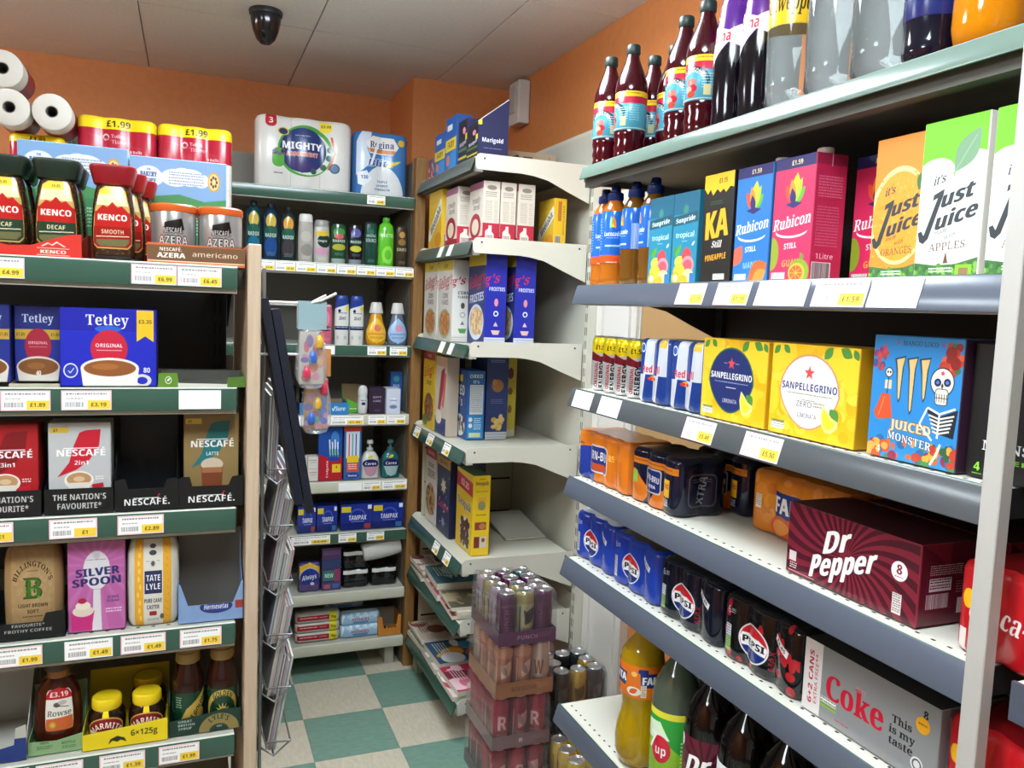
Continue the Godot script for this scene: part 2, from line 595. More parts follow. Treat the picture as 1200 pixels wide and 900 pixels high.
func room():
	# floor: screed, and 305 mm vinyl tiles laid as a green and cream chequer
	var fl := structure("floor", B().box(V(-2.6, -0.1, 4.3), V(1.6, -0.004, -2.8)).mesh(M("6b675f", 0.8)))
	var green := [noise_mat("green_vinyl", "6f9081", "7fa091", 0.012, Vector3(3, 3, 9), 0.32, 4, "779889"), noise_mat("green_vinyl", "6c8d7e", "7b9b8d", 0.012, Vector3(9, 3, 3), 0.32, 5)]
	var cream := [noise_mat("cream_vinyl", "c2b8a2", "d2c9b5", 0.012, Vector3(3, 3, 9), 0.32, 6), noise_mat("cream_vinyl", "c5bba5", "d5ccb9", 0.012, Vector3(9, 3, 3), 0.32, 7)]
	var tm := B().box(Vector3(-0.152, -0.004, -0.152), Vector3(0.152, 0.0, 0.152)).mesh(null)
	for i in range(-8, 3):
		for j in range(-14, 4):
			if i < -5 and (j < -12 or j > 2): continue
			var x := 0.711 + (i + 0.5) * 0.305; var d := 3.015 + (j + 0.5) * 0.305
			var o := part(fl, "tile", tm, V(x, 0, d))
			o.material_override = (green if (i + j) % 2 == 0 else cream)[absi(i * 7 + j * 3) % 2]
	# ceiling: grid of pressed panels
	var ce := structure("ceiling", B().box(V(-2.6, CEIL + 0.012, 4.3), V(1.6, CEIL + 0.1, -2.8)).mesh(M("b9b7b2", 0.8)))
	var pmesh := B().box(Vector3(-0.3075, 0, -0.331), Vector3(0.3075, 0.011, 0.331)).mesh(noise_mat("ceiling_panel", "e2e3e4", "eceded", 0.05, Vector3(2, 2, 2), 0.85, 9))
	for i in range(-5, 2):
		for j in range(-9, 2):
			var x := 0.445 + (i + 0.5) * 0.62; var d := 3.30 + (j + 0.5) * 0.667
			pass
			var w := Vector3(x, CEIL, -d)
			part(ce, "panel", pmesh, w)
	# walls
	var orange := noise_mat("orange_paint", "c0763f", "c97e47", 0.03, Vector3(1.5, 1.5, 1.5), 0.6, 11)
	structure("wall_right", B().box(V(1.42, 0, 4.3), V(1.56, CEIL, -2.8)).mesh(orange))
	structure("wall_back", B().box(V(-2.6, 0, 4.3), V(1.42, CEIL, 4.19)).mesh(orange))
	structure("pillar", B().box(V(0.955, 0, 4.19), V(1.42, CEIL, 3.73)).mesh(orange))
	structure("wall_left", B().box(V(-2.7, 0, 4.3), V(-2.6, CEIL, -2.8)).mesh(orange))
	structure("wall_front", B().box(V(-2.6, 0, -2.8), V(1.42, CEIL, -2.9)).mesh(M("e6e3dc", 0.7)))
	# white panelled door in the gap between the two bays, and the pinboard beside it
	var dr := structure("door_1", B().box(V(1.39, 0, 2.76), V(1.42, 2.02, 2.36)).mesh(M("d9d6cf", 0.45)))
	for q in [[2.72, 2.585], [2.565, 2.395]]:
		part(dr, "panel", B().box(V(1.38, 0.06, q[0]), V(1.39, 1.96, q[1])).mesh(M("e2dfd8", 0.45)))
	var pb := thing("pinboard", "brown cork pinboard fixed to the wall behind the energy drinks", "pinboard", V(1.419, 0.75, 1.95), -PI / 2)
	part(pb, "cork", B().box(Vector3(-0.4, 0, 0), Vector3(0.4, 1.3, 0.012)).mesh(noise_mat("cork", "a07a4c", "c9a470", 0.35, Vector3(3, 3, 3), 0.9, 13, "b48e5e")))
	var fr := B()
	fr.box(Vector3(-0.415, -0.015, 0), Vector3(0.415, 0, 0.018)); fr.box(Vector3(-0.415, 1.3, 0), Vector3(0.415, 1.315, 0.018))
	fr.box(Vector3(-0.415, 0, 0), Vector3(-0.4, 1.3, 0.018)); fr.box(Vector3(0.4, 0, 0), Vector3(0.415, 1.3, 0.018))
	part(pb, "frame", fr.mesh(M("c9c5bb", 0.5)))
	# black dome camera under the ceiling
	var dm := thing("dome_camera", "black dome security camera hanging from the ceiling", "camera", V(0.255, CEIL, 3.17))
	part(dm, "base_ring", B().turned([[-0.018, 0.058], [-0.004, 0.06], [0.0, 0.058]], Rect2(), 28, 0.0, Rect2(), Rect2()).mesh(M("1b1c1f", 0.4)))
	part(dm, "dome", B().turned([[-0.12, 0.002], [-0.116, 0.018], [-0.1, 0.034], [-0.07, 0.046], [-0.035, 0.053], [-0.018, 0.054]], Rect2(), 28, 0.0, null, Rect2()).mesh(M("17181b", 0.12)))
	# white alarm box on the wall
	var ab := thing("alarm_box", "small white wall-mounted box high on the orange wall", "alarm", V(1.419, 2.43, 3.50), -PI / 2)
	part(ab, "housing", B().carton(0.12, 0.19, 0.055, Rect2(), Rect2(), Rect2(), null, 0.004).mesh(M("c9c6c1", 0.45)), Vector3(0, 0, 0.0285))
	part(ab, "lens", B().carton(0.07, 0.12, 0.006, Rect2(), Rect2(), Rect2(), null, 0.002).mesh(M("b4b2b0", 0.3)), Vector3(-0.01, 0.05, 0.059))

# ------------------------------------------------------------------ shelving
# price tickets, painted once each
var tickets := {}
func ticket(price: String, kind := 0) -> Rect2:
	var k := "%d:%s:%d" % [cur, price, kind]
	if not tickets.has(k):
		var p := pic(104, 48, "f6c9cd" if kind == 0 else "f4f1ee")
		p.rect(3, 3, 98, 42, "fbf9f6")
		if kind < 2:
			p.small(10, 6, 84, 8, 1, "8f8a88", price.hash() % 90)
			p.small(10, 18, 34, 6, 1, "b5b0ae", price.hash() % 70)
			p.bars(8, 28, 38, 12, "8a8686", price.hash() % 50)
			p.rect(54, 24, 47, 21, "f6d23e")
			p.text(price, 77, 34.5, 9.5, "5b4a10", {})
		tickets[k] = put(p)
	return tickets[k]

# shelf: tray, price strip, price tickets and two end brackets. o: strip, sh, tilt, tray, br, tick [[x0, x1, price, kind]], holes
func shelf(unit: Node3D, y: float, w: float, depth: float, o := {}):
	var sh: float = o.get("sh", 0.04)
	var tray := B()
	tray.box(Vector3(-w / 2, y - 0.024, -depth), Vector3(w / 2, y, -0.006))
	tray.box(Vector3(-w / 2, y - 0.045, -0.03), Vector3(w / 2, y - 0.024, -0.006))
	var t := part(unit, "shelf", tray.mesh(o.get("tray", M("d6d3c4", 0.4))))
	var tilt: float = o.get("tilt", 0.0)
	var tf := Transform3D(Basis(Vector3.RIGHT, -tilt), Vector3(0, y + 0.002, -0.002))
	var st := B()
	st.wall([[Vector2(-w / 2, 0.004), Vector2(w / 2, 0.004)], [Vector2(w / 2, 0.004), Vector2(w / 2, 0.0)], [Vector2(w / 2, 0.0), Vector2(-w / 2, 0.0)], [Vector2(-w / 2, 0.0), Vector2(-w / 2, 0.004)]],
		[[-sh, 0.001], [-sh + 0.002, 0.0], [-0.003, 0.0], [0.0, 0.001]], [Rect2(), Rect2(), Rect2(), Rect2()], Rect2(), Rect2())
	st.moved(tf)
	part(t, "price_strip", st.mesh(o.get("strip", M("2f5a45", 0.25))))
	var lip := B().tube([Vector3(-w / 2, y + 0.002, -0.001), Vector3(w / 2, y + 0.002, -0.001)], 0.0022, 6)
	part(t, "lip", lip.mesh(o.get("lip", M("d8dccf", 0.3))))
	for q in o.get("tick", []):
		var th: float = sh - 0.006
		var r := ticket(q[2] if q.size() > 2 else "", q[3] if q.size() > 3 else 0)
		var b := B().box(Vector3(q[0], -sh + 0.003, 0.0042), Vector3(q[1], -sh + 0.003 + th, 0.0054), sw("f6f3ef"), r)
		b.moved(tf * Transform3D(Basis(Vector3.FORWARD, q[4] if q.size() > 4 else 0.0)))
		part(t, "price_ticket", b.mesh(pm("paper")))
	for s in [-1, 1]:
		var pts := PackedVector2Array([Vector2(0.012, -0.038), Vector2(0.004, -0.03), Vector2(0.002, 0.0), Vector2(0.01, 0.012), Vector2(0.018, 0.016), Vector2(depth, 0.016), Vector2(depth, -0.12), Vector2(depth * 0.8, -0.085), Vector2(depth * 0.62, -0.052), Vector2(depth * 0.5, -0.042), Vector2(depth * 0.4, -0.038)])
		if o.get("low", false): pts = PackedVector2Array([Vector2(0.012, -0.038), Vector2(0.004, -0.03), Vector2(0.002, 0.0), Vector2(depth, 0.0), Vector2(depth, -0.12), Vector2(depth * 0.8, -0.085), Vector2(depth * 0.62, -0.052), Vector2(depth * 0.5, -0.042), Vector2(depth * 0.4, -0.038)])
		var b := B().slab(pts, 0.0, 0.0025, Rect2(), Rect2())
		b.moved(Transform3D(Basis(Vector3.UP, PI / 2), Vector3(s * (w / 2 + 0.0015) + 0.00125, y, 0)))
		part(t, "bracket", b.mesh(o.get("br", M("d3d0c2", 0.4))))
		if o.get("screws", false):
			var scr := B()
			for zz in [0.035, depth - 0.03]:
				var k := scr.v.size()
				scr.turned([[0.0, 0.0038], [0.0015, 0.003]], Rect2(), 10, 0.0, Rect2())
				scr.moved(Transform3D(Basis(Vector3.FORWARD, s * PI / 2), Vector3(s * (w / 2 + 0.0028), y, -zz)), k)
			part(t, "screw", scr.mesh(M("3a3a38", 0.5)))
	if o.get("holes", false):
		var h := B()
		var n := int(w / 0.0255)
		for i in n:
			h.box(Vector3(-w / 2 + 0.015 + i * 0.0255, y, -0.031), Vector3(-w / 2 + 0.0215 + i * 0.0255, y + 0.0003, -0.027))
		var hp := part(t, "punched_hole", h.mesh(M("23231f", 0.9)))
		hp.set_meta("kind", "stuff")
	return t

# slotted upright post: width x, depth z
func upright(unit: Node3D, x: float, z: float, h: float, m: Material, w := 0.03, d := 0.06, faces := [0]):
	var p := part(unit, "upright", B().box(Vector3(x - w / 2, 0, z - d), Vector3(x + w / 2, h, z)).mesh(m))
	var sl := B()
	for i in int(h / 0.05) - 1:
		for s in [-0.006, 0.006]:
			sl.box(Vector3(x + s - 0.002, 0.06 + i * 0.05, z), Vector3(x + s + 0.002, 0.09 + i * 0.05, z + 0.0004))
	var o := part(p, "slot", sl.mesh(M("2a2a28", 0.9)))
	o.set_meta("kind", "stuff")
	return p

func left_unit():
	cur = 0
	var u := thing("coffee_shelving", "shelving unit with green price strips holding coffee, tea, sugar and syrup", "shelving", V(-0.51, 0, 1.55))
	var w := 1.18
	var blk := M("191a1b", 0.6)
	part(u, "back_panel", B().box(Vector3(-w / 2, 0.05, -0.475), Vector3(w / 2, 1.66, -0.46)).mesh(M("3a3d3e", 0.55)))
	upright(u, w / 2 - 0.02, -0.45, 1.64, M("2b2d2e", 0.5), 0.03, 0.03)
	upright(u, -w / 2 + 0.02, -0.45, 1.64, M("2b2d2e", 0.5), 0.03, 0.03)
	var g := M("3a5a4c", 0.22)
	var X := func(a): return a + 0.51
	var tk := {
		1.65: [[-0.33, -0.254, "£4.99"], [-0.094, -0.0215, "£6.99"], [-0.0205, 0.053, "£6.45"]],
		1.43: [[-0.365, -0.294, "", 2], [-0.292, -0.219, "£1.89"], [-0.203, -0.126, "£3.19"], [-0.018, 0.053, "", 2]],
		1.206: [[-0.345, -0.277, "£1"], [-0.224, -0.15, "£1"], [-0.118, -0.043, "£2.89"]],
		0.986: [[-0.31, -0.237, "£1.99"], [-0.203, -0.127, "£1.49", 1], [-0.114, -0.04, "£1.49"], [-0.016, 0.056, "£1.75"]],
		0.766: [[-0.335, -0.26, "£3.19"], [-0.25, -0.176, "£2.49"], [-0.15, -0.075, "£1.39"], [-0.052, 0.018, "£1.99"]],
		0.546: [], 0.25: []}
	for y in tk:
		var a := []
		for q in tk[y]:
			var c: Array = q.duplicate(); c[0] += 0.51; c[1] += 0.51
			a.append(c)
		shelf(u, y, w, 0.45, {"strip": g, "tick": a, "tray": M("b9b8ac", 0.45), "br": blk, "low": true, "holes": y == 0.986})
	part(u, "base", B().box(Vector3(-w / 2, 0, -0.45), Vector3(w / 2, 0.13, -0.03)).mesh(blk))
	part(u, "end_panel", B().carton(0.023, 1.695, 0.50, Rect2(), Rect2(), Rect2(), null, 0.0015).mesh(wood("pale_wood", "bca489", "ccb79e", 21)), Vector3(w / 2 + 0.0285, 0, -0.232))
	# the far side of the same row, seen only as the bay whose top carries the toilet tissue
	var f := thing("tissue_shelving", "grey shelving bay behind the coffee shelves with toilet tissue on its top", "shelving", V(-0.41, 0, 2.95))
	part(f, "back_panel", B().box(Vector3(-0.53, 0.05, -0.36), Vector3(0.53, 1.88, -0.345)).mesh(M("8d8b84", 0.6)))
	for y in [1.9, 1.5, 1.1, 0.7, 0.3]: shelf(f, y, 1.05, 0.34, {"strip": g, "low": true})

func wood(n, c0, c1, sd) -> StandardMaterial3D:
	return noise_mat(n, c0, c1, 0.02, Vector3(9, 0.7, 9), 0.5, sd)

func far_unit():
	cur = 0
	var u := thing("toiletries_shelving", "shelving unit with toiletries on seven shelves beside the wooden post", "shelving", V(0.2, 0, 3.35))
	var w := 1.352
	part(u, "back_panel", B().box(Vector3(-w / 2, 0.02, -0.56), Vector3(w / 2, 2.25, -0.54)).mesh(M("8b8a83", 0.6)))
	part(u, "end_sheet", B().box(Vector3(w / 2 + 0.0005, 0.0, -0.54), Vector3(w / 2 + 0.002, 2.2, -0.05)).mesh(M("6b6a62", 0.6)))
	for s in [-1, 1]: upright(u, s * (w / 2 - 0.02), -0.51, 2.25, M("4a4a47", 0.5), 0.03, 0.03)
	var g := M("3a5a4c", 0.22)
	var wht := M("c9c7b4", 0.28)  # white puts the glare on the lower strips into their colour
	var X := func(a): return a - 0.2
	var full := []
	var pr := ["£1.29", "£2.49", "£2.49", "£1.99", "£2.29", "£2.29", "£1.99", "£2.49", "£1.89"]
	for i in 9: full.append([-0.05 + i * 0.081 + 0.003, -0.05 + (i + 1) * 0.081, pr[i], 1])
	var rows := [
		[2.04, g, [[0.475, 0.55, "£3.49", 1]]],
		[1.75, M("8f9a8e", 0.25), full],
		[1.418, g, [[0.235, 0.305, "£1.99", 1], [0.31, 0.355, "", 2], [0.49, 0.57, "£1.79", 1], [0.585, 0.66, "£1.79", 1]]],
		[1.125, M("c9c7b4", 0.22), [[0.19, 0.34, "", 2], [0.34, 0.48, "£1.49", 1], [0.5, 0.575, "£2.29", 1], [0.58, 0.66, "£2.99", 1]]],
		[0.842, wht, [[0.38, 0.48, "", 2], [0.482, 0.56, "£1.29", 1], [0.565, 0.672, "£1.29", 1]]],
		[0.622, g, [[0.19, 0.35, "£3.99", 1], [0.385, 0.46, "£2.99", 1], [0.505, 0.58, "£2.99", 1]]],
		[0.362, wht, []],
		[0.14, wht, []]]
	for q in rows:
		shelf(u, q[0], w, 0.53, {"strip": q[1], "sh": 0.042, "tick": q[2], "tray": M("b5b3a6", 0.45), "br": M("3a3a38", 0.5), "low": true})
	for s in [-1, 1]: part(u, "foot", B().box(Vector3(s * 0.63 - 0.02, 0, -0.5), Vector3(s * 0.63 + 0.02, 0.09, -0.06)).mesh(M("b9b7aa", 0.5)))
	# wooden post between this unit and the cereal bay
	var p := thing("wooden_post", "tall brown wooden post between the toiletries and the cereal shelves", "post", V(0.9025, 0, 3.377))
	part(p, "board", B().carton(0.044, 2.215, 0.05, Rect2(), Rect2(), Rect2(), null, 0.002).mesh(wood("brown_wood", "7a5329", "97703f", 23)))

func cereal_unit():
	cur = 0
	var u := thing("cereal_shelving", "cream shelving bay of cereal boxes with white side brackets showing", "shelving", V(0.9, 0, 3.0), -PI / 2)
	var crm := M("cfccbd", 0.42)
	part(u, "back_panel", B().box(Vector3(-0.33, 0.0, -0.475), Vector3(0.36, 2.26, -0.462)).mesh(crm))
	var pl := B()
	for i in 5: pl.box(Vector3(-0.325, 0.1 + i * 0.43, -0.462), Vector3(0.335, 0.1 + i * 0.43 + 0.424, -0.458))
	part(u, "panel_row", pl.mesh(M("c6c3b5", 0.45)))
	var far := part(u, "end_board", B().box(Vector3(-0.345, 0.0, -0.46), Vector3(-0.336, 2.2, -0.04)).mesh(M("b9b39a", 0.5)))
	var gr := B()
	for i in 14: gr.box(Vector3(-0.336, 0.08 + i * 0.15, -0.45), Vector3(-0.3355, 0.088 + i * 0.15, -0.05))
	part(far, "groove", gr.mesh(M("1d1d1b", 0.9)))
	upright(u, 0.36, -0.445, 2.27, crm, 0.03, 0.03)
	part(u, "foot", B().box(Vector3(-0.33, 0, -0.12), Vector3(-0.27, 0.11, -0.02)).mesh(M("b7b29a", 0.6)))
	part(u, "side_cheek", B().box(Vector3(0.345, 0, -0.53), Vector3(0.375, 2.27, -0.476)).mesh(crm))
	var g := M("35564a", 0.25)
	var tk := {2.105: [], 1.822: [[-0.02, 0.03, "", 2], [0.10, 0.15, "", 2]], 1.462: [[0.03, 0.09, "", 2], [0.15, 0.2, "", 2, 0.0]], 1.086: [[-0.3, -0.22, "£2.99", 1], [-0.1, -0.02, "£3.49", 1], [0.12, 0.2, "£3.99", 1]], 0.682: [[0.03, 0.1, "£3.25", 1], [0.17, 0.24, "£3.25", 1]], 0.46: [], 0.16: []}
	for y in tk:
		shelf(u, y, 0.69, 0.44, {"strip": M("55605a", 0.3) if y > 1.7 else g, "sh": 0.05, "tilt": 0.35, "tick": tk[y], "tray": M("cdcabb", 0.4) if y < 1.7 else M("8d8d83", 0.5), "br": M("d2cfc1", 0.4), "screws": true, "lip": M("cfccbd", 0.4)})  # upper trays darker: shading of their undersides is put into the colour

func drinks_unit():
	cur = 1
	var D0 := 1.82; var D1 := 0.672
	var w := D0 - D1
	var mid := (D0 + D1) / 2
	var u := thing("drinks_shelving", "long drinks shelving unit with slate blue price strips and black back panel", "shelving", V(0.9, 0, mid), -PI / 2)
	part(u, "back_panel", B().box(Vector3(-w / 2, 0.1, -0.445), Vector3(w / 2 + 0.6, 1.945, -0.43)).mesh(M("202224", 0.5)))
	part(u, "upper_back_panel", B().box(Vector3(-w / 2, 1.945, -0.445), Vector3(w / 2 + 0.6, 2.45, -0.43)).mesh(M("505252", 0.5)))
	upright(u, -w / 2 + 0.015, -0.415, 1.96, M("2b2d2e", 0.5), 0.03, 0.03)
	upright(u, w / 2 - 0.015, -0.415, 1.96, M("2b2d2e", 0.5), 0.03, 0.03)
	var blue := M("535966", 0.2)
	var grey := M("4d5154", 0.22)
	var L := func(d): return mid - d   # depth to local x
	var rows := [
		[1.947, M("687b71", 0.14), []],
		[1.658, blue, [[1.36, 1.27, "£1.19"], [1.235, 1.14, "£1.19"], [1.12, 1.0, "", 2], [0.985, 0.88, "£1.59"], [0.875, 0.79, "", 2]]],
		[1.402, grey, [[1.795, 1.70, "", 2], [1.66, 1.565, "", 2], [1.31, 1.215, "£5.49"], [1.13, 1.035, "£5.50"]]],
		[1.176, blue, []],
		[0.966, blue, []],
		[0.57, blue, []]]
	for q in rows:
		var a := []
		for k in q[2]:
			var c: Array = k.duplicate()
			c[0] = mid - k[0]; c[1] = mid - k[1]
			a.append(c)
		shelf(u, q[0], w, 0.42, {"strip": q[1], "sh": 0.032 if q[0] > 1.9 else 0.048, "tilt": 0.3, "tick": a, "tray": M("d6d3c6", 0.4) if q[0] < 1.9 else M("55574f", 0.5), "br": M("2f3133", 0.5) if q[0] < 1.9 else M("77827c", 0.35), "low": true, "holes": true, "lip": M("274b39", 0.3) if q[0] < 1.9 else M("9aa79d", 0.2)})  # top tray coloured dark for the shading seen on its underside
	part(u, "base", B().box(Vector3(-w / 2 + 0.3, 0, -0.41), Vector3(w / 2, 0.12, -0.03)).mesh(M("3a3c3e", 0.5)))
	# the front post at the near end
	part(u, "front_post", B().carton(0.025, 2.0, 0.02, Rect2(), Rect2(), Rect2(), null, 0.0012).mesh(M("b3b0aa", 0.4)), Vector3(w / 2 + 0.0165, 0, 0.013))
	# the next bay, nearer
	for y in [1.947, 1.658, 1.402, 1.176, 0.966, 0.57]:
		var s := B().box(Vector3(w / 2 + 0.04, y - 0.024, -0.42), Vector3(w / 2 + 0.6, y, -0.02))
		var t := part(u, "shelf", s.mesh(M("d6d3c6", 0.4)))
		var st := B().box(Vector3(w / 2 + 0.04, y - 0.046, -0.018), Vector3(w / 2 + 0.6, y + 0.002, -0.012))
		part(t, "price_strip", st.mesh(blue))

# ------------------------------------------------------------------ makers shared by the stock
# a carton with print; at = middle of its base
func box_item(key: String, n: String, label: String, cat: String, at: Vector3, turn: float, group: String, size: Vector3, front: Rect2, side: Rect2, top: Rect2, kind := "card", back = null) -> MeshInstance3D:
	var m: Mesh = keep("%s_%d" % [key, cur], func(): return B().carton(size.x, size.y, size.z, front, side, top, back).mesh(pm(kind)))
	return solo(n, m, label, cat, at, turn, group)

# a thing of turned parts. spec: [name, profile, uv rect or null, material, options]
func turned_item(key: String, n: String, label: String, cat: String, at: Vector3, turn: float, group: String, spec: Array) -> Node3D:
	var o := thing(n, label, cat, at, turn, group)
	for i in spec.size():
		var q: Array = spec[i]
		var op: Dictionary = q[4] if q.size() > 4 else {}
		var r: Rect2 = q[2] if q[2] != null else Rect2()
		var c: Rect2 = op.get("cap", r if q[2] == null else Rect2(r.get_center(), Vector2.ZERO))
		var m: Mesh = keep("%s_%d_%d" % [key, i, cur], func(): return B().turned(q[1], r, op.get("seg", 24), op.get("span", 0.0), null if op.get("open", false) else c, null if op.get("open", false) else c, op.get("pow", 2.0), op.get("fat", Vector2.ONE), op.get("vlo", 1e9), op.get("vhi", 1e9)).mesh(q[3]))
		part(o, q[0], m, op.get("at", Vector3.ZERO))
	return o

# open cardboard display tray; front outline points are fractions of its width and heights in metres
func tray_item(key: String, n: String, label: String, at: Vector3, turn: float, w: float, d: float, front: Rect2, col, hs: float, hb: float, outline: Array, group := "", inside = null) -> Node3D:
	var o := thing(n, label, "tray", at, turn, group)
	var pts := PackedVector2Array()
	for q in outline: pts.append(Vector2((q[0] - 0.5) * w, q[1]))
	var e := sw(col)
	var f: Mesh = keep(key + "f%d" % cur, func(): return B().slab(pts, d / 2, 0.0012, front, e).mesh(pm()))
	part(o, "front_panel", f)
	var ins: Rect2 = e if inside == null else sw(inside)
	var b: Mesh = keep(key + "b%d" % cur, func():
		var q := B().box(Vector3(-w / 2, 0, -d / 2), Vector3(w / 2, 0.001, d / 2 - 0.0012), ins)
		for s in [-1, 1]:
			var p := PackedVector2Array([Vector2(0, 0), Vector2(d, 0), Vector2(d, hb), Vector2(d * 0.75, hs), Vector2(0, minf(hs, outline[1][1]))])
			var k := q.v.size()
			q.slab(p, 0.0, 0.0012, ins, e)
			q.moved(Transform3D(Basis(Vector3.UP, PI / 2), Vector3(s * (w / 2 - 0.0006) - 0.0006, 0, d / 2 - 0.0013)), k)
		q.box(Vector3(-w / 2, 0.001, -d / 2), Vector3(w / 2, hb, -d / 2 + 0.0012), ins)
		return q.mesh(pm()))
	part(o, "body", b)
	return o

func circle_cap(r0: float, r1: float, y0: float, y1: float) -> Array:
	return [[y0, r0], [y0 + (y1 - y0) * 0.1, r1], [y1 - (y1 - y0) * 0.15, r1], [y1, r1 * 0.93]]

func lerp3(a, b, t): return a + (b - a) * t

# soft bag standing up: rounded outline that narrows to folds at the top
func bag_mesh(w: float, h: float, d: float, front: Rect2, side: Rect2, kind := "film") -> Mesh:
	var x := w / 2; var z := d / 2; var c := minf(w, d) * 0.22
	var sec := [[], [], [], []]
	var cs := [Vector2(x, z), Vector2(x, -z), Vector2(-x, -z), Vector2(-x, z)]
	sec[0] = [Vector2(-x + c, z), Vector2(-x * 0.3, z * 1.06), Vector2(x * 0.3, z * 1.06), Vector2(x - c, z)]
	for k in 3:
		var a: Vector2 = [Vector2(x - c, z), Vector2(x - c, -z), Vector2(-x + c, -z)][k]
		var b: Vector2 = [Vector2(x - c, -z), Vector2(-x + c, -z), Vector2(-x + c, z)][k]
		if k == 0: sec[1] = [a, Vector2(x - c * 0.3, z - c * 0.3), Vector2(x, z - c), Vector2(x, -z + c), Vector2(x - c * 0.3, -z + c * 0.3), b]
		elif k == 1: sec[2] = [a, b]
		else: sec[3] = [a, Vector2(-x + c * 0.3, -z + c * 0.3), Vector2(-x, -z + c), Vector2(-x, z - c), Vector2(-x + c * 0.3, z - c * 0.3), b]
	return B().wall(sec, [[0.0, c * 0.55], [0.006, c * 0.2], [h * 0.1, 0.0], [h * 0.5, -c * 0.08], [h * 0.84, 0.0], [h * 0.95, c * 0.3], [h, c * 0.7]], [front, side, side, side], side, side, 0.0, 0.5).mesh(pm(kind))

# wrapped block of cans or bottles: nx by nz bulges, rounded top and bottom
func pack_mesh(nx: int, nz: int, r: float, h: float, front: Rect2, side: Rect2, top: Rect2, kind := "film", bulge := 0.006, back = null) -> Mesh:
	var x := nx * r; var z := nz * r
	var sec := []
	var c := r * 0.75
	for k in 4:
		var len: float = (x if k % 2 == 0 else z) * 2.0
		var n: int = nx if k % 2 == 0 else nz
		var far: float = z if k % 2 == 0 else x
		var steps := n * 6
		var pts := []
		for i in 3: # rounded corner before the side
			var a := PI * 1.25 - i * PI / 8 if false else (PI / 4) * (1.0 - i / 3.0)
			pts.append(Vector2(-len / 2 + c - sin(a) * c, far - c + cos(a) * c))
		for i in steps + 1:
			var u: float = -len / 2 + c + (len - 2 * c) * i / steps
			var ph: float = (u + len / 2) / (2.0 * r)
			var b: float = bulge * (1.0 - absf(sin(ph * PI))) * 1.2
			b = b if u > -len / 2 + r and u < len / 2 - r else 0.0
			pts.append(Vector2(u, far - b))
		for i in range(1, 4):
			var a := (PI / 4) * (i / 3.0)
			pts.append(Vector2(len / 2 - c + sin(a) * c, far - c + cos(a) * c))
		for i in pts.size():
			pts[i] = pts[i].rotated(-k * PI / 2)
		sec.append(pts)
	var e := r * 0.22
	return B().wall(sec, [[0.0, e], [e * 0.4, e * 0.35], [e * 1.2, 0.0], [h - e * 1.6, 0.0], [h - e * 0.5, e * 0.5], [h, e * 1.5]], [front, side, back if back != null else front, side], top, side, 0.0, 0.55).mesh(pm(kind))

# drinks can: wall, shoulder, lid with tab
func can_parts(o: Node3D, key: String, at: Vector3, r: float, h: float, wrap: Rect2, turn := 0.0, top := "c9c9cc"):
	var m: Mesh = keep("can_%s_%d" % [key, cur], func(): return B().turned([[0.0, r * 0.76], [0.004, r * 0.86], [0.011, r], [h - 0.017, r], [h - 0.009, r * 0.93], [h - 0.003, r * 0.82]], wrap, 18, 200.0, null, sw("9a9a9c")).mesh(pm("can")))
	var c := part(o, "can", m, at)
	c.rotation.y = turn
	var l: Mesh = keep("canlid_%.3f_%.3f_%s" % [r, h, top], func():
		var q := B().turned([[h - 0.004, r * 0.82], [h - 0.001, r * 0.84], [h, r * 0.81], [h - 0.001, r * 0.78], [h - 0.004, r * 0.74]], Rect2(), 18)
		q.turned([[h - 0.0045, r * 0.76], [h - 0.004, r * 0.755]], Rect2(), 18, 0.0, Rect2())
		q.box(Vector3(-0.007, h - 0.004, -0.006), Vector3(0.007, h - 0.0025, 0.016))
		return q.mesh(M(top, 0.28, 0.9)))
	part(c, "lid", l)
	return c

func rr(a: float, b: float, sd: int) -> float:
	var r := RandomNumberGenerator.new(); r.seed = sd * 7919 + 13
	return r.randf_range(a, b)

# ------------------------------------------------------------------ coffee, tea, sugar, syrup
func jar_print(kind: String) -> Rect2:
	var p := pic(190, 150, "3a2415")
	p.dots(0, 0, 190, 150, 900, 1.0, 2.2, [C("4a2f1c"), C("5c3d26"), C("2a180d"), C("6d4a30")], 4)
	var g: bool = kind == "DECAF"
	p.pts([62, 10, 75, 2, 115, 2, 128, 10, 136, 70, 138, 128, 128, 138, 62, 138, 52, 128, 54, 70], C("c3a35c"))
	p.pts([64, 12, 76, 5, 114, 5, 126, 12, 130, 44, 60, 44], C("e8d9a8"))
	p.pts([64, 12, 76, 4, 114, 4, 126, 12, 128, 20, 62, 20], C("f2cf3a"))
	p.pts([58, 60, 74, 44, 84, 48, 95, 36, 106, 48, 116, 44, 132, 60, 134, 90, 56, 90], C("b8231f"))
	p.rect(56, 58, 79, 32, "b8231f")
	p.text("KENCO", 95, 70, 13, "f6efe2", {"w": 62, "bold": 0.4})
	p.pts([55, 90, 135, 90, 136, 126, 127, 135, 63, 135, 54, 126], C("28402c") if g else C("9c1f1d"))
	p.text(kind, 95, 101, 9, "e3d7ae", {"w": 36 if g else 46})
	p.line(60, 112, 130, 110, 2.0, C("e8dcc0"))
	p.pts([60, 118, 130, 116, 130, 124, 122, 132, 68, 132, 60, 126], C("6b6a43"))
	p.text("£5.85", 95, 12.5, 6, "6e5b14", {})
	return put(p)

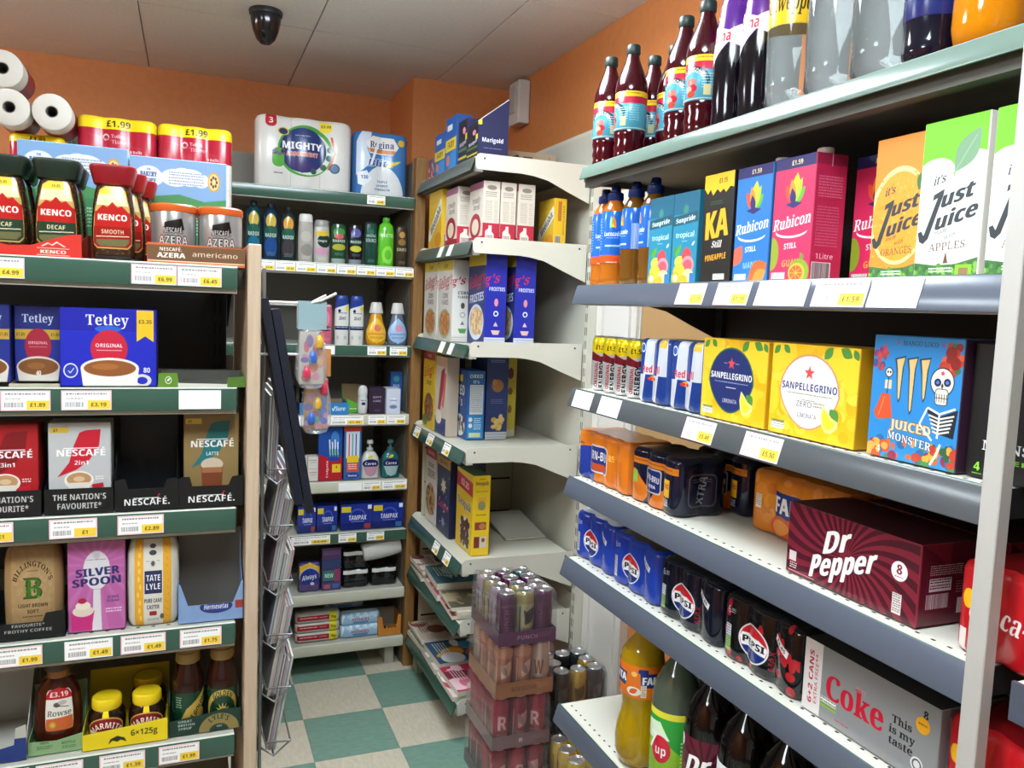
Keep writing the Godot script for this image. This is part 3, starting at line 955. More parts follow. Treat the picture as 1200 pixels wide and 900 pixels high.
func stock_left():
	cur = 0
	var y := 1.6525
	# instant coffee jars
	var gold := M("1b2a20", 0.35); var red := M("8e1620", 0.3); var clear := M("8d7a66", 0.08, 0.0, 1.0)
	var prints := {"DECAF": jar_print("DECAF"), "SMOOTH": jar_print("SMOOTH")}
	var gj := "green-lidded decaf coffee jar in the red tray, "; var rj := "red-lidded smooth coffee jar, "
	var jars := [[-0.290, 1.615, "DECAF", gj + "cropped, at the shelf front"], [-0.2115, 1.615, "DECAF", gj + "at the front beside the red-lidded jar"], [-0.125, 1.612, "SMOOTH", rj + "first of its row at the shelf front"], [-0.290, 1.70, "DECAF", gj + "behind the cropped one"], [-0.2115, 1.70, "DECAF", gj + "behind the one next to the red lid"], [-0.112, 1.70, "SMOOTH", rj + "second of its row"], [-0.098, 1.785, "SMOOTH", rj + "third of its row before the pale blue carton"]]
	for j in jars:
		var k: String = j[2]
		var lab: String = j[3]
		var grp: String = "green-lidded coffee jars" if k == "DECAF" else "red-lidded coffee jars"
		turned_item("jar" + k, "coffee_jar", lab, "jar", V(j[0], y + (0.0018 if k == "DECAF" else 0.0), j[1]), 0.0, grp, [
			["base", [[0.0, 0.029], [0.004, 0.032], [0.012, 0.033]], null, M("241811", 0.08), {"pow": 5.0}],
			["body", [[0.012, 0.033], [0.05, 0.0345], [0.095, 0.0325], [0.12, 0.029], [0.131, 0.026]], prints[k], pm("gloss"), {"pow": 5.0, "span": 210.0, "seg": 32}],
			["lid", [[0.131, 0.027], [0.134, 0.031], [0.145, 0.0335], [0.16, 0.0375], [0.164, 0.037], [0.166, 0.034]], null, gold if k == "DECAF" else red, {"pow": 5.0, "seg": 32}]])
	var p := pic(240, 66, "cf2a1c")
	p.text("KENCO", 188, 50, 9, "f3e4d8", {"w": 46, "bold": 0.4}); p.rect(158, 58, 60, 1.5, "f3e4d8"); p.rect(158, 40, 60, 1.5, "f3e4d8")
	p.pts([165, 36, 178, 26, 186, 31, 194, 22, 212, 36], C("f3e4d8")); p.pts([170, 36, 179, 29, 187, 34, 195, 26, 207, 36], C("cf2a1c"))
	tray_item("kenco", "cardboard_tray", "red wavy-edged cardboard tray holding the decaf coffee jars", V(-0.27, y, 1.653), 0.0, 0.196, 0.172, put(p), "b9231a", 0.05, 0.05,
		[[0, 0], [0, 0.03], [0.2, 0.028], [0.45, 0.018], [0.62, 0.02], [0.78, 0.032], [0.9, 0.04], [1, 0.042], [1, 0]])
	# coffee tins
	p = pic(200, 96, "8d8c8a")
	for i in 40: p.rect(i * 5, 0, 5, 96, Color(0.62, 0.61, 0.6).lightened(rr(-0.0, 0.25, i)))
	p.pts([78, 22, 122, 14, 128, 34, 112, 40, 76, 38], C("26221f")); p.text("NESCAFÉ.", 100, 36, 9, "f2f0ee", {"w": 50, "out": C("2b2724"), "ow": 1.0})
	p.text("AZERA", 100, 54, 15, "f4f2f0", {"w": 76, "out": C("2b2724"), "ow": 1.2}); p.pts([60, 66, 96, 64, 84, 74, 62, 76], C("26221f"))
	var tin := put(p)
	for q in [[-0.0275, 1.612, "front one beside the coffee jars"], [0.0525, 1.612, "front one beside the pale wooden end panel"], [-0.0275, 1.694, "rear one beside the coffee jars"], [0.0525, 1.694, "rear one beside the pale wooden end panel"]]:
		turned_item("tin", "coffee_tin", "silver coffee tin with orange lid, " + q[2], "tin", V(q[0], y + 0.0018, q[1]), 0.0, "silver coffee tins", [
			["body", [[0.0, 0.037], [0.003, 0.0385], [0.09, 0.0385], [0.094, 0.037]], tin, pm("can"), {"span": 200.0, "seg": 28}],
			["lid", [[0.092, 0.039], [0.094, 0.0398], [0.103, 0.0398], [0.106, 0.037]], null, M("d35d20", 0.35), {"seg": 28}]])
	p = pic(260, 56, "cf5f28")
	p.rect(0, 6, 260, 40, "6e4a29"); p.rect(0, 46, 260, 3, "e9c9a8")
	p.text("NESCAFÉ.", 60, 16, 9, "f5efe8", {"w": 58}); p.text("AZERA", 61, 32, 13, "f5efe8", {"w": 74, "bold": 0.5}); p.text("americano", 178, 26, 13, "ead9c4", {"f": "s", "w": 122})
	tray_item("azera", "cardboard_tray", "brown and orange cardboard tray of americano coffee tins", V(0.0125, y, 1.653), 0.0, 0.163, 0.166, put(p), "b9562a", 0.04, 0.04, [[0, 0], [0, 0.037], [1, 0.034], [1, 0]])
	# pale blue bakery cartons behind
	p = pic(260, 190, "7aa3cf")
	for c in [[48, 30, 34, 15], [30, 36, 20, 12], [66, 34, 22, 13], [120, 32, 40, 15], [160, 30, 40, 15], [190, 34, 24, 12], [140, 26, 30, 12]]: p.ell(c[0], c[1], c[2], c[3], C("dde3e8"))
	p.text("THE", 48, 21, 4, "3a6296"); p.text("BAKERY", 48, 29, 8, "234f8c", {"f": "rb", "w": 44, "bold": 0.4}); p.text("STORY", 48, 40, 8, "234f8c", {"f": "rb", "w": 40, "bold": 0.4})
	p.small(102, 22, 96, 24, 5, "7f95ac")
	p.ell(226, 34, 17, 17, C("d99b2a")); p.ell(226, 34, 14, 14, C("eed08c"))
	for i in 7: p.ell(226 + cos(i * 0.9) * 8, 34 + sin(i * 0.9) * 8, 3, 3, C("5a3320"))
	p.pts([0, 82, 60, 66, 130, 60, 200, 70, 260, 64, 260, 190, 0, 190], C("3f8a4c")); p.pts([0, 100, 90, 82, 180, 84, 260, 96, 260, 190, 0, 190], C("2f7a48"))
	p.small(60, 98, 150, 34, 6, "a8cfa9")
	var bk := put(p)
	box_item("bakery", "bakery_carton", "pale blue carton with clouds standing behind the decaf coffee jars", "carton", V(-0.2145, y, 1.868), 0.0, "pale blue bakery cartons", Vector3(0.195, 0.236, 0.045), bk, sw("89aed4"), sw("a9c3de"))
	box_item("bakery2", "bakery_carton", "pale blue carton with clouds standing behind the coffee tins", "carton", V(-0.021, y, 1.868), 0.0, "pale blue bakery cartons", Vector3(0.186, 0.226, 0.045), bk, sw("89aed4"), sw("a9c3de"))
	tissue()
	# ---- tea
	y = 1.4325
	p = pic(150, 180, "1a2a86")  # colours dimmed: the shade of the set-back box is in its print
	p.rect(0, 0, 150, 66, "16246f"); p.text("Tetley", 75, 30, 19, "c9cdd8", {"f": "rb", "w": 104})
	p.rect(0, 56, 150, 24, "b9952f"); p.text("£1.85", 18, 68, 7, "57471a", {"w": 28}); p.text("£1.85", 132, 68, 7, "57471a", {"w": 28}); p.ell(75, 96, 44, 42, C("9c1c33")); p.text("ORIGINAL", 75, 88, 6.5, "d9b9bd", {"w": 64}); p.rect(45, 97, 60, 1.5, "b9838c")
	p.ell(75, 146, 72, 26, C("cfcac0")); p.pts([3, 146, 147, 146, 140, 180, 10, 180], C("cfcac0")); p.ell(75, 145, 66, 20, C("7a4a22")); p.ell(68, 143, 30, 8, C("8f5a2c")); p.text("40", 75, 160, 11, "f2f0ea")
	var t40 := put(p)
	for q in [[-0.2455, 1.64, "blue box of forty tea bags in painted shade beside the larger tea box"], [-0.3205, 1.625, "blue box of forty tea bags in painted shade at the shelf's cropped end"]]:
		box_item("t40", "tea_box", q[2], "tea box", V(q[0], y + 0.006, q[1]), 0.0, "small tea boxes", Vector3(0.0715, 0.132, 0.06), t40, sw("16226a"), sw("1a2870"))
	p = pic(240, 190, "1522b4")
	p.rect(0, 0, 240, 56, "1219a0"); p.rect(0, 56, 240, 1.2, "2b38c4"); p.text("Tetley", 116, 28, 25, "f4f4f8", {"f": "rb", "w": 108}); p.ell(118, 50, 34, 8, C("2b5fc4"))
	p.rect(190, 2, 44, 62, "e8b923"); p.pts([190, 64, 212, 50, 234, 64, 234, 80, 212, 66, 190, 80], C("e8b923")); p.text("£3.35", 212, 30, 9, "5a4a12", {"w": 34})
	p.ell(120, 98, 47, 46, C("c41b39")); p.text("ORIGINAL", 120, 90, 9, "f5e6e8", {"w": 68}); p.rect(88, 101, 64, 2, "e3a3ad")
	p.ell(204, 176, 24, 16, C("d9d4ca")); p.ell(204, 176, 14, 9, C("1522b4")); p.ell(122, 146, 74, 26, C("e9e5dc")); p.pts([48, 146, 196, 146, 190, 190, 54, 190], C("e9e5dc")); p.ell(122, 146, 66, 20, C("8f5326")); p.ell(110, 142, 34, 8, C("a8662f"))
	p.ell(24, 152, 18, 18, C("dfe3ee")); p.ell(24, 152, 15, 15, C("2436a8")); p.line(18, 152, 23, 158, 2, C("e8ecf6")); p.line(23, 158, 32, 146, 2, C("e8ecf6")); p.text("80", 216, 150, 12, "f4f4f8")
	box_item("t80", "tea_box", "large royal blue box of eighty tea bags with teacup picture", "tea box", V(-0.1315, y + 0.001, 1.614), 0.0, "", Vector3(0.153, 0.1365, 0.075), put(p), sw("101a86"), sw("1420a0"))
	p = pic(240, 34, "cfccc2"); p.rect(0, 0, 52, 34, "5f8a2a"); p.ell(26, 17, 9, 9, C("dfe8d2")); p.ell(26, 17, 7, 7, C("4b7a30")); p.leaf(22, 20, 31, 12, 0.25, C("dfe8d2")); p.rect(188, 0, 52, 34, "4f7427")
	tray_item("teatray", "cardboard_tray", "empty tray with green corners beside the large tea box", V(0.0225, y, 1.636), 0.0, 0.148, 0.14, put(p), "4f7427", 0.018, 0.02, [[0, 0], [0, 0.026], [0.21, 0.026], [0.22, 0.008], [0.78, 0.006], [0.79, 0.018], [1, 0.02], [1, 0]], "", "57564f")
	p = pic(60, 20, "b9b29c")
	tray_item("teatray2", "cardboard_tray", "low beige cardboard tray under the small tea box", V(-0.2455, y, 1.635), 0.0, 0.0745, 0.13, put(p), "a8a08a", 0.005, 0.03, [[0, 0], [0, 0.006], [1, 0.006], [1, 0]])
	# ---- coffee sachets
	y = 1.2085
	for k in ["3in1", "2in1", "latte"]:
		var cfg: Dictionary = {"3in1": {"bg": "a8141c", "sw": "7c0d14", "t": "3in1"}, "2in1": {"bg": "b9bbbb", "sw": "c3162c", "t": "2in1"}, "latte": {"bg": "8a7346", "sw": "1e6d72", "t": "LATTE"}}[k]
		p = pic(150, 230, cfg.bg)
		p.pts([60, 60, 74, 26, 90, 20, 126, 18, 122, 60, 96, 100, 66, 122, 20, 140, 48, 104], C(cfg.sw))
		p.rect(4, 12, 44, 14, "d9b53a"); p.text("£1" if k != "latte" else "£1", 16, 19, 7, "5a4a18")
		p.text("NESCAFÉ", 78, 78, 17, "f2f0ee", {"w": 118, "bold": 0.4}); p.rect(34, 65, 86, 2.5, "f2f0ee")
		p.text(cfg.t, 78, 104, 11 if k != "latte" else 9, "f4f2f0", {"w": 34})
		if k == "latte":
			p.pts([46, 130, 108, 130, 104, 200, 50, 200], C("7a3f22")); p.ell(77, 132, 31, 17, C("c9b9a3")); p.pts([48, 140, 106, 140, 105, 154, 49, 154], C("a06a44"))
		else:
			p.ell(72, 150, 36, 24, C("e9e4da")); p.ell(72, 147, 30, 17, C("b98f62")); p.ell(72, 147, 14, 7, C("d9b98f")); p.pts([40, 156, 104, 156, 92, 180, 52, 180], C("e0dbd0"))
			p.line(104, 168, 132, 164, 12, C("c3162c")); p.small(112, 140, 22, 12, 2, "e6e2da")
		meshes["sachet" + k] = put(p)
	box_item("s3", "coffee_sachet_box", "red box of three-in-one coffee sachets with a coffee cup", "coffee box", V(-0.292, y + 0.0018, 1.612), 0.0, "", Vector3(0.097, 0.157, 0.058), meshes.sachet3in1, sw("8d1118"), sw("8d1118"))
	box_item("s2", "coffee_sachet_box", "silver box of two-in-one coffee sachets with a red swoosh", "coffee box", V(-0.1795, y + 0.0018, 1.612), 0.0, "", Vector3(0.099, 0.158, 0.058), meshes.sachet2in1, sw("9c9e9e"), sw("adafaf"))
	box_item("sl", "coffee_sachet_box", "beige and teal box of latte sachets in a black tray", "coffee box", V(0.0385, y + 0.0018, 1.635), 0.0, "", Vector3(0.098, 0.168, 0.06), meshes.sachetlatte, sw("6d5a38"), sw("6d5a38"))
	p = pic(180, 56, "0d0e10"); p.text("THE NATION'S", 90, 19, 13, "cfcfca", {"w": 140}); p.text("FAVOURITE*", 90, 39, 13, "cfcfca", {"w": 116})
	var nf := put(p)
	tray_item("nf", "cardboard_tray", "black cardboard tray with white lettering under the red sachet box", V(-0.292, y, 1.625), 0.0, 0.107, 0.11, nf, "0d0e10", 0.07, 0.13, [[0, 0], [0, 0.045], [1, 0.045], [1, 0]])
	tray_item("nf", "cardboard_tray", "black cardboard tray with white lettering under the silver sachet box", V(-0.1795, y, 1.625), 0.0, 0.107, 0.11, nf, "0d0e10", 0.07, 0.13, [[0, 0], [0, 0.045], [1, 0.045], [1, 0]])
	p = pic(180, 90, "0d0e10"); p.text("NESCAFÉ.", 90, 66, 18, "f0f0ee", {"w": 130}); p.rect(50, 54, 74, 2.5, "f0f0ee"); p.line(120, 52, 126, 44, 4, C("c3162c"))
	var nt := put(p)
	var dip := [[0, 0], [0, 0.055], [0.06, 0.058], [0.16, 0.058], [0.2, 0.04], [0.76, 0.04], [0.82, 0.056], [0.95, 0.058], [1, 0.055], [1, 0]]
	tray_item("nt", "cardboard_tray", "empty black tray with dipped front between the two filled ones", V(-0.071, y, 1.632), 0.0, 0.104, 0.125, nt, "0b0c0e", 0.11, 0.165, dip, "", "0e1016")
	tray_item("nt2", "cardboard_tray", "black tray with dipped front holding the latte sachets", V(0.0385, y, 1.632), 0.0, 0.112, 0.125, nt, "0b0c0e", 0.08, 0.1, dip)
	# ---- sugar
	y = 0.9885
	p = pic(140, 230, "a98a5e")
	p.dots(0, 0, 140, 230, 120, 3, 9, [C("a5865a"), C("ad8e63"), C("b09268")], 3)
	p.arc("BILLINGTON'S", 70, 106, 62, 14, C("3a2a1a"), -90.0, {"f": "rb"}); p.rect(52, 62, 36, 1.5, "5a452c")
	p.text("B", 70, 108, 56, "2d4420", {"f": "rb", "w": 62}); p.text("B", 70, 108, 50, "3f6a24", {"f": "rb", "w": 54}); p.dots(46, 84, 48, 50, 40, 1.5, 4.5, [C("6f9a3a"), C("2b4a1c")], 8); p.text("B", 70, 108, 50, "3f6a24", {"f": "r", "w": 50})
	p.text("LIGHT BROWN", 70, 154, 9, "3a2a1a", {"w": 96}); p.text("SOFT", 70, 170, 9, "3a2a1a", {"w": 38}); p.small(36, 182, 70, 5, 1, "5a452c")
	var bil: Mesh = keep("bil", func(): return bag_mesh(0.09, 0.158, 0.055, put(p), sw("9c7e54")))
	solo("sugar_bag", bil, "clear bag of light brown sugar with a green letter on it", "sugar bag", V(-0.2565, y + 0.0018, 1.618))
	p = pic(190, 80, "101114"); p.text("NATION'S", 104, 22, 9, "b9b9b4", {"w": 62}); p.text("FAVOURITE*", 104, 38, 9, "b9b9b4", {"w": 76}); p.text("FROTHY COFFEE", 104, 54, 9, "b9b9b4", {"w": 110})
	tray_item("frothy", "cardboard_tray", "black cardboard tray with white lettering holding the brown sugar", V(-0.267, y, 1.62), 0.0, 0.125, 0.1, put(p), "0d0e10", 0.055, 0.06, [[0, 0], [0, 0.045], [0.12, 0.03], [0.72, 0.03], [0.76, 0.045], [1, 0.048], [1, 0]])
	p = pic(150, 260, "b45e9b")
	for i in 18: p.pts([75, 70, 75 + cos(i * 0.35) * 200, 70 + sin(i * 0.35) * 200, 75 + cos(i * 0.35 + 0.12) * 200, 70 + sin(i * 0.35 + 0.12) * 200], C("bb6aa3"))
	p.ell(75, 84, 36, 56, C("d6d1d6")); p.pts([66, 130, 84, 130, 88, 260, 62, 260], C("d6d1d6")); p.ell(75, 44, 9, 8, C("c3bcc4")); p.small(50, 52, 50, 5, 1, "8d848e")
	p.text("SILVER", 78, 88, 22, "1e2560", {"w": 116, "bold": 0.8, "rot": -0.05}); p.text("SPOON", 75, 116, 22, "1e2560", {"w": 128, "bold": 0.8, "rot": -0.05})
	p.small(60, 138, 30, 3, 1, "8d848e")
	p.text("ICING", 118, 164, 7, "3a2a68", {"w": 30}); p.text("SUGAR", 118, 175, 7, "3a2a68", {"w": 34}); p.small(98, 196, 44, 16, 2, "e6c6de")
	p.pts([6, 204, 68, 200, 60, 256, 8, 256], C("c32a78")); p.ell(38, 200, 28, 16, C("d9cbb9")); p.ell(38, 184, 20, 12, C("e3d7c6")); p.ell(36, 170, 11, 8, C("a81c3a"))
	box_item("spoon", "icing_sugar_box", "pink box of icing sugar with a silver spoon picture", "sugar box", V(-0.1545, y, 1.604), 0.0, "", Vector3(0.093, 0.166, 0.052), put(p), sw("9c4f86"), sw("a8588f"))
	p = pic(140, 240, "d9a326")
	p.rect(34, 0, 74, 240, "d4d1c6"); p.pts([0, 0, 34, 0, 34, 240, 10, 240], C("e0a528")); p.pts([108, 0, 140, 0, 130, 240, 108, 240], C("e0a528"))
	for i in 12: p.line(112 + rr(0, 20, i), 10 + i * 20, 128, 20 + i * 20, 2, C("c98a1c")); 
	for i in 10: p.ell(16 + rr(-6, 10, i + 40), 20 + i * 22, 5, 8, C("efc050"))
	p.ell(70, 18, 12, 6, C("3a3a3e")); p.ell(70, 36, 14, 7, C("3a3a3e")); p.star(70, 66, 10, C("4b4b50"), 8, 0.6); p.small(44, 58, 14, 4, 1, "8a8a86"); p.small(84, 58, 14, 4, 1, "8a8a86")
	p.rect(38, 86, 66, 64, "1d2350"); p.text("TATE", 71, 106, 17, "f2f2f4", {"w": 54}); p.text("LYLE", 71, 130, 17, "f2f2f4", {"w": 54})
	p.text("PURE CANE", 70, 170, 11, "2a2a34", {"w": 66}); p.text("CASTER", 70, 188, 11, "2a2a34", {"w": 48}); p.rrect(56, 200, 28, 12, 4, C("9c2020")); p.small(48, 220, 46, 8, 2, "8a8a86"); p.ell(104, 216, 8, 8, C("5a5a5e"))
	solo("sugar_bag", keep("tate", func(): return bag_mesh(0.086, 0.162, 0.055, put(p), sw("c9c5b8"), "paper")), "white and gold paper bag of caster sugar", "sugar bag", V(-0.062, y, 1.606))
	p = pic(180, 70, "7f9cc6"); p.ell(104, 44, 46, 12, C("1c2a66")); p.ell(104, 44, 43, 10, C("26357a")); p.text("Hermesetas", 104, 44, 9, "e8ecf4", {"w": 68, "sh": 0.2}); p.rect(158, 36, 22, 14, "9c3a36")
	tray_item("herm", "cardboard_tray", "tall empty blue-grey cardboard tray beside the caster sugar", V(0.0385, y, 1.605), 0.0, 0.113, 0.072, put(p), "6c88b4", 0.1, 0.16, [[0, 0], [0, 0.075], [0.02, 0.075], [0.14, 0.033], [0.84, 0.033], [0.98, 0.075], [1, 0.075], [1, 0]], "", "5d5a55")
	# ---- honey, yeast spread, syrup
	y = 0.7685
	p = pic(150, 60, "22387a"); p.rect(0, 0, 150, 22, "b9b6ae")
	tray_item("whitebox", "cardboard_tray", "empty white cardboard tray with a blue front corner", V(-0.335, y, 1.65), 0.0, 0.135, 0.16, put(p), "a9a69e", 0.15, 0.16, [[0, 0], [0, 0.02], [0.5, 0.02], [0.86, 0.03], [0.88, 0.06], [1, 0.065], [1, 0]], "", "b5b2aa")
	p = pic(170, 150, "42190d"); p.rect(0, 0, 170, 150, "42190d")
	p.rrect(60, 22, 62, 88, 8, C("e2ddd2")); p.pts([60, 34, 66, 24, 91, 18, 116, 24, 122, 34, 122, 42, 60, 42], C("b8232a")); p.text("£3.19", 91, 32, 10, "f3e7e4", {"w": 44})
	p.ell(86, 54, 8, 5, C("5a5650")); p.ell(98, 50, 10, 5, C("b5b0a8")); p.line(80, 56, 112, 60, 1.5, C("4a4640")); p.text("Rowse", 91, 72, 12, "2b2622", {"f": "r", "w": 52, "sh": 0.1}); p.pts([62, 84, 120, 80, 122, 104, 116, 110, 66, 110, 60, 104], C("c8602a")); p.ell(76, 97, 8, 8, C("b98a2a")); p.ell(76, 97, 5, 5, C("d9a83a"))
	turned_item("rowse", "honey_bottle", "dark squeezy honey bottle with white and orange bee label", "honey bottle", V(-0.2225, y + 0.0018, 1.615), 0.0, "", [
		["body", [[0.0, 0.026], [0.005, 0.0295], [0.03, 0.031], [0.07, 0.0305], [0.1, 0.0275], [0.12, 0.0215], [0.128, 0.017]], put(p), pm("gloss"), {"span": 190.0, "fat": Vector2(1.28, 0.85), "seg": 30}],
		["collar", [[0.128, 0.017], [0.13, 0.0175], [0.142, 0.0165]], null, M("a0662e", 0.3)],
		["cap", [[0.142, 0.022], [0.146, 0.024], [0.166, 0.023], [0.169, 0.02]], null, M("3a1a12", 0.35)]])
	p = pic(120, 44, "86a878"); p.text("100%", 34, 14, 6, "3a5a36"); p.small(18, 22, 34, 10, 2, "4a6a44"); p.text("BOTTLE", 88, 20, 6, "3a5a36", {"w": 30}); p.small(74, 28, 30, 8, 2, "4a6a44")
	tray_item("rowset", "cardboard_tray", "pale green cardboard tray holding the honey bottle", V(-0.2225, y, 1.615), 0.0, 0.086, 0.075, put(p), "7d9e6e", 0.03, 0.1, [[0, 0], [0, 0.026], [0.5, 0.023], [0.9, 0.03], [1, 0.032], [1, 0]])
	p = pic(150, 80, "1c0e08")
	p.rect(66, 0, 18, 20, "f0d21e"); p.ell(75, 42, 50, 30, C("c9a14a")); p.ell(75, 42, 47, 27, C("7a1f22")); p.rect(24, 44, 102, 36, "c9a14a"); p.rect(27, 46, 96, 34, "e6dcc0"); p.arc("MARMITE", 75, 82, 52, 14, C("f2e8d2"), -90.0, {"f": "sb"})
	p.ell(75, 60, 20, 12, C("b9862a")); p.ell(75, 60, 14, 8, C("e8cf6a"))
	var mar := put(p)
	for q in [[-0.142, 1.605, "front one beside the honey"], [-0.074, 1.605, "front one beside the syrup"], [-0.0745, 1.673, "the single one behind"]]:
		turned_item("marmite", "spread_jar", "squat dark brown spread jar with yellow lid, " + q[2], "jar", V(q[0], y + 0.0018, q[1]), 0.0, "yellow-lidded spread jars", [
			["body", [[0.0, 0.02], [0.004, 0.025], [0.02, 0.0315], [0.038, 0.0325], [0.052, 0.0305], [0.062, 0.0235]], mar, pm("gloss"), {"span": 180.0, "seg": 28}],
			["lid", [[0.062, 0.0245], [0.065, 0.0255], [0.079, 0.0255], [0.082, 0.0235]], null, M("e8c81c", 0.3), {"seg": 28}]])
	p = pic(220, 54, "e8cf16"); p.pts([64, 46, 70, 34, 88, 28, 106, 34, 112, 44, 96, 38, 88, 42, 76, 38], C("2b2a14")); p.text("6×125g", 158, 26, 14, "33300f", {"w": 70})
	tray_item("marmt", "cardboard_tray", "bright yellow cardboard tray of spread jars", V(-0.108, y, 1.64), 0.0, 0.141, 0.145, put(p), "cdb512", 0.035, 0.09, [[0, 0], [0, 0.03], [0.55, 0.036], [1, 0.043], [1, 0]])
	for k in 2:
		p = pic(150, 170, "2a120c")
		p.rect(0, 70, 150, 100, "123a26"); 
		if k == 0:
			p.pts([30, 170, 70, 110, 150, 62, 150, 96, 104, 128, 76, 170], C("c3a548")); p.text("LYLE'S GOLDEN", 100, 122, 13, "17301f", {"rot": -0.72, "w": 116}); p.ell(122, 134, 18, 20, C("c3a548")); p.small(32, 80, 22, 30, 5, "8fa894")
		else:
			p.ell(75, 128, 58, 56, C("c3a548")); p.ell(75, 136, 48, 48, C("123a26")); p.arc("GOLDEN", 75, 132, 51, 13, C("17301f"), -90.0); p.star(75, 130, 26, C("d9bb5c"), 12, 0.5); p.ell(75, 130, 10, 10, C("8a6a24"))
		var ly := put(p)
		turned_item("lyle%d" % k, "syrup_bottle", ["golden syrup bottle with the label turned aside in dark green tray", "golden syrup bottle with sunburst label in dark green tray"][k], "syrup bottle", V([-0.002, 0.06][k], y + 0.0018, 1.607), 0.0, "golden syrup bottles", [
			["body", [[0.0, 0.026], [0.004, 0.0285], [0.09, 0.0285], [0.105, 0.0265], [0.124, 0.021], [0.13, 0.019]], ly, pm("gloss"), {"span": 170.0}],
			["cap", [[0.13, 0.02], [0.134, 0.0225], [0.15, 0.0215], [0.152, 0.019], [0.16, 0.018], [0.161, 0.015]], null, M("9c7f45", 0.35)]])
	p = pic(220, 66, "17362a"); p.small(30, 12, 12, 4, 1, "c6d0c4"); p.text("GREAT", 48, 24, 7, "c6d0c4", {"w": 42}); p.text("BRITISH", 52, 35, 7, "c6d0c4", {"w": 50}); p.text("SYRUP", 48, 46, 7, "c6d0c4", {"w": 40})
	p.ell(152, 62, 62, 50, C("8d7c46")); p.arc("LYLE'S", 152, 66, 44, 15, C("17362a"), -90.0); p.ell(152, 66, 30, 22, C("17362a")); p.text("1883", 152, 52, 6, "c6d0c4")
	tray_item("lylet", "cardboard_tray", "dark green cardboard tray of golden syrup bottles", V(0.029, y, 1.61), 0.0, 0.128, 0.075, put(p), "14301f", 0.035, 0.06, [[0, 0], [0, 0.03], [0.5, 0.036], [0.75, 0.042], [1, 0.04], [1, 0]])

func tissue():
	var y := 1.903
	var p := pic(240, 270, "dedad2")
	p.rect(0, 0, 240, 40, "f2d21a"); p.text("£1.99", 124, 22, 20, "2e2a12", {"w": 76}); p.rect(0, 40, 240, 80, "b01c34")
	p.ell(84, 66, 11, 11, C("d9c3c6")); p.ell(84, 66, 7, 6, C("8a2a3a")); p.text("Toilet", 122, 62, 11, "e9cdd2", {"f": "rb", "w": 42}); p.text("Tissue", 128, 80, 11, "e9cdd2", {"f": "rb", "w": 52}); p.text("9 Rolls", 180, 108, 9, "e9cdd2", {"w": 40})
	for i in 8: p.line(rr(10, 200, i), rr(56, 116, i + 9), rr(60, 230, i + 20), rr(56, 116, i + 30), 1.2, C("c23a50"))
	for i in 3: p.rect(i * 80 - 1, 120, 2, 150, "b9b5ad")
	p.rect(0, 206, 240, 2, "c3bfb7")
	var f := put(p)
	p = pic(200, 270, "dad6ce"); p.rect(0, 0, 200, 40, "e6c618"); p.text("£1.99", 60, 22, 18, "2e2a12", {"w": 60}); p.rect(0, 40, 200, 80, "a0182e")
	for i in 3: p.rect(i * 67 - 1, 120, 2, 150, "b5b1a9")
	var s := put(p)
	var m: Mesh = keep("tissuepack", func(): return pack_mesh(3, 3, 0.0395, 0.268, f, s, sw("d9c22a"), "film", 0.01))
	solo("tissue_pack", m, "red and yellow nine-roll toilet tissue pack beside the standing end rolls", "tissue pack", V(-0.222, y, 3.12), 0.0, "red tissue packs")
	solo("tissue_pack", m, "red and yellow nine-roll toilet tissue pack nearer the kitchen towels", "tissue pack", V(0.017, y, 3.12), 0.0, "red tissue packs")
	solo("tissue_pack", keep("tissuepack4", func(): return pack_mesh(2, 2, 0.0395, 0.19, f, s, sw("d9c22a"), "film", 0.01)), "short red and yellow tissue pack under the lying toilet rolls", "tissue pack", V(-0.455, y, 3.09), 0.0, "red tissue packs")
	var roll := B().turned([[0.0, 0.018], [0.0, 0.05], [0.004, 0.055], [0.1, 0.0555], [0.2, 0.055], [0.204, 0.05], [0.204, 0.018], [0.0, 0.0175]], Rect2(), 28)
	roll.moved(Transform3D(Basis(Vector3.RIGHT, PI / 2), Vector3(0, 0.0555, 0)))
	var rm := roll.mesh(M("d9d5cb", 0.85))
	var core := B().turned([[0.0, 0.0172], [0.204, 0.0172], [0.204, 0.0155], [0.0, 0.0155], [0.0, 0.0172]], Rect2(), 20)
	core.moved(Transform3D(Basis(Vector3.RIGHT, PI / 2), Vector3(0, 0.0555, 0)))
	var cm := core.mesh(M("7d7670", 0.9))
	for q in [[-0.512, 2.094, "lower one at the cropped side"], [-0.398, 2.094, "lower one beside the red tissue packs"], [-0.528, 2.2065, "topmost of the three"]]:
		var o := thing("toilet_roll", "white toilet roll lying end-on, " + q[2], "toilet roll", V(q[0], q[1], 3.06), 0.0, "lying toilet rolls")
		o.position.z += -0.06
		var a := part(o, "roll", rm)
		part(o, "core", cm)
		part(o, "wrapper", B().turned([[0.08, 0.0562], [0.204, 0.0562]], Rect2(), 28).moved(Transform3D(Basis(Vector3.RIGHT, -PI / 2), Vector3(0, 0.0555, 0.204))).mesh(M("8e2438", 0.3)))

# ------------------------------------------------------------------ toiletries and household
func tprint(bg, blobs: Array, words := []) -> Rect2:
	var p := pic(72, 110, bg)
	for b in blobs: p.ell(b[0], b[1], b[2], b[3], C(b[4]))
	for t in words: p.text(t[0], 36, t[1], t[2], t[3], {"w": t[4]})
	p.small(24, 92, 26, 10, 3, Color(bg).lightened(0.35))
	return put(p)

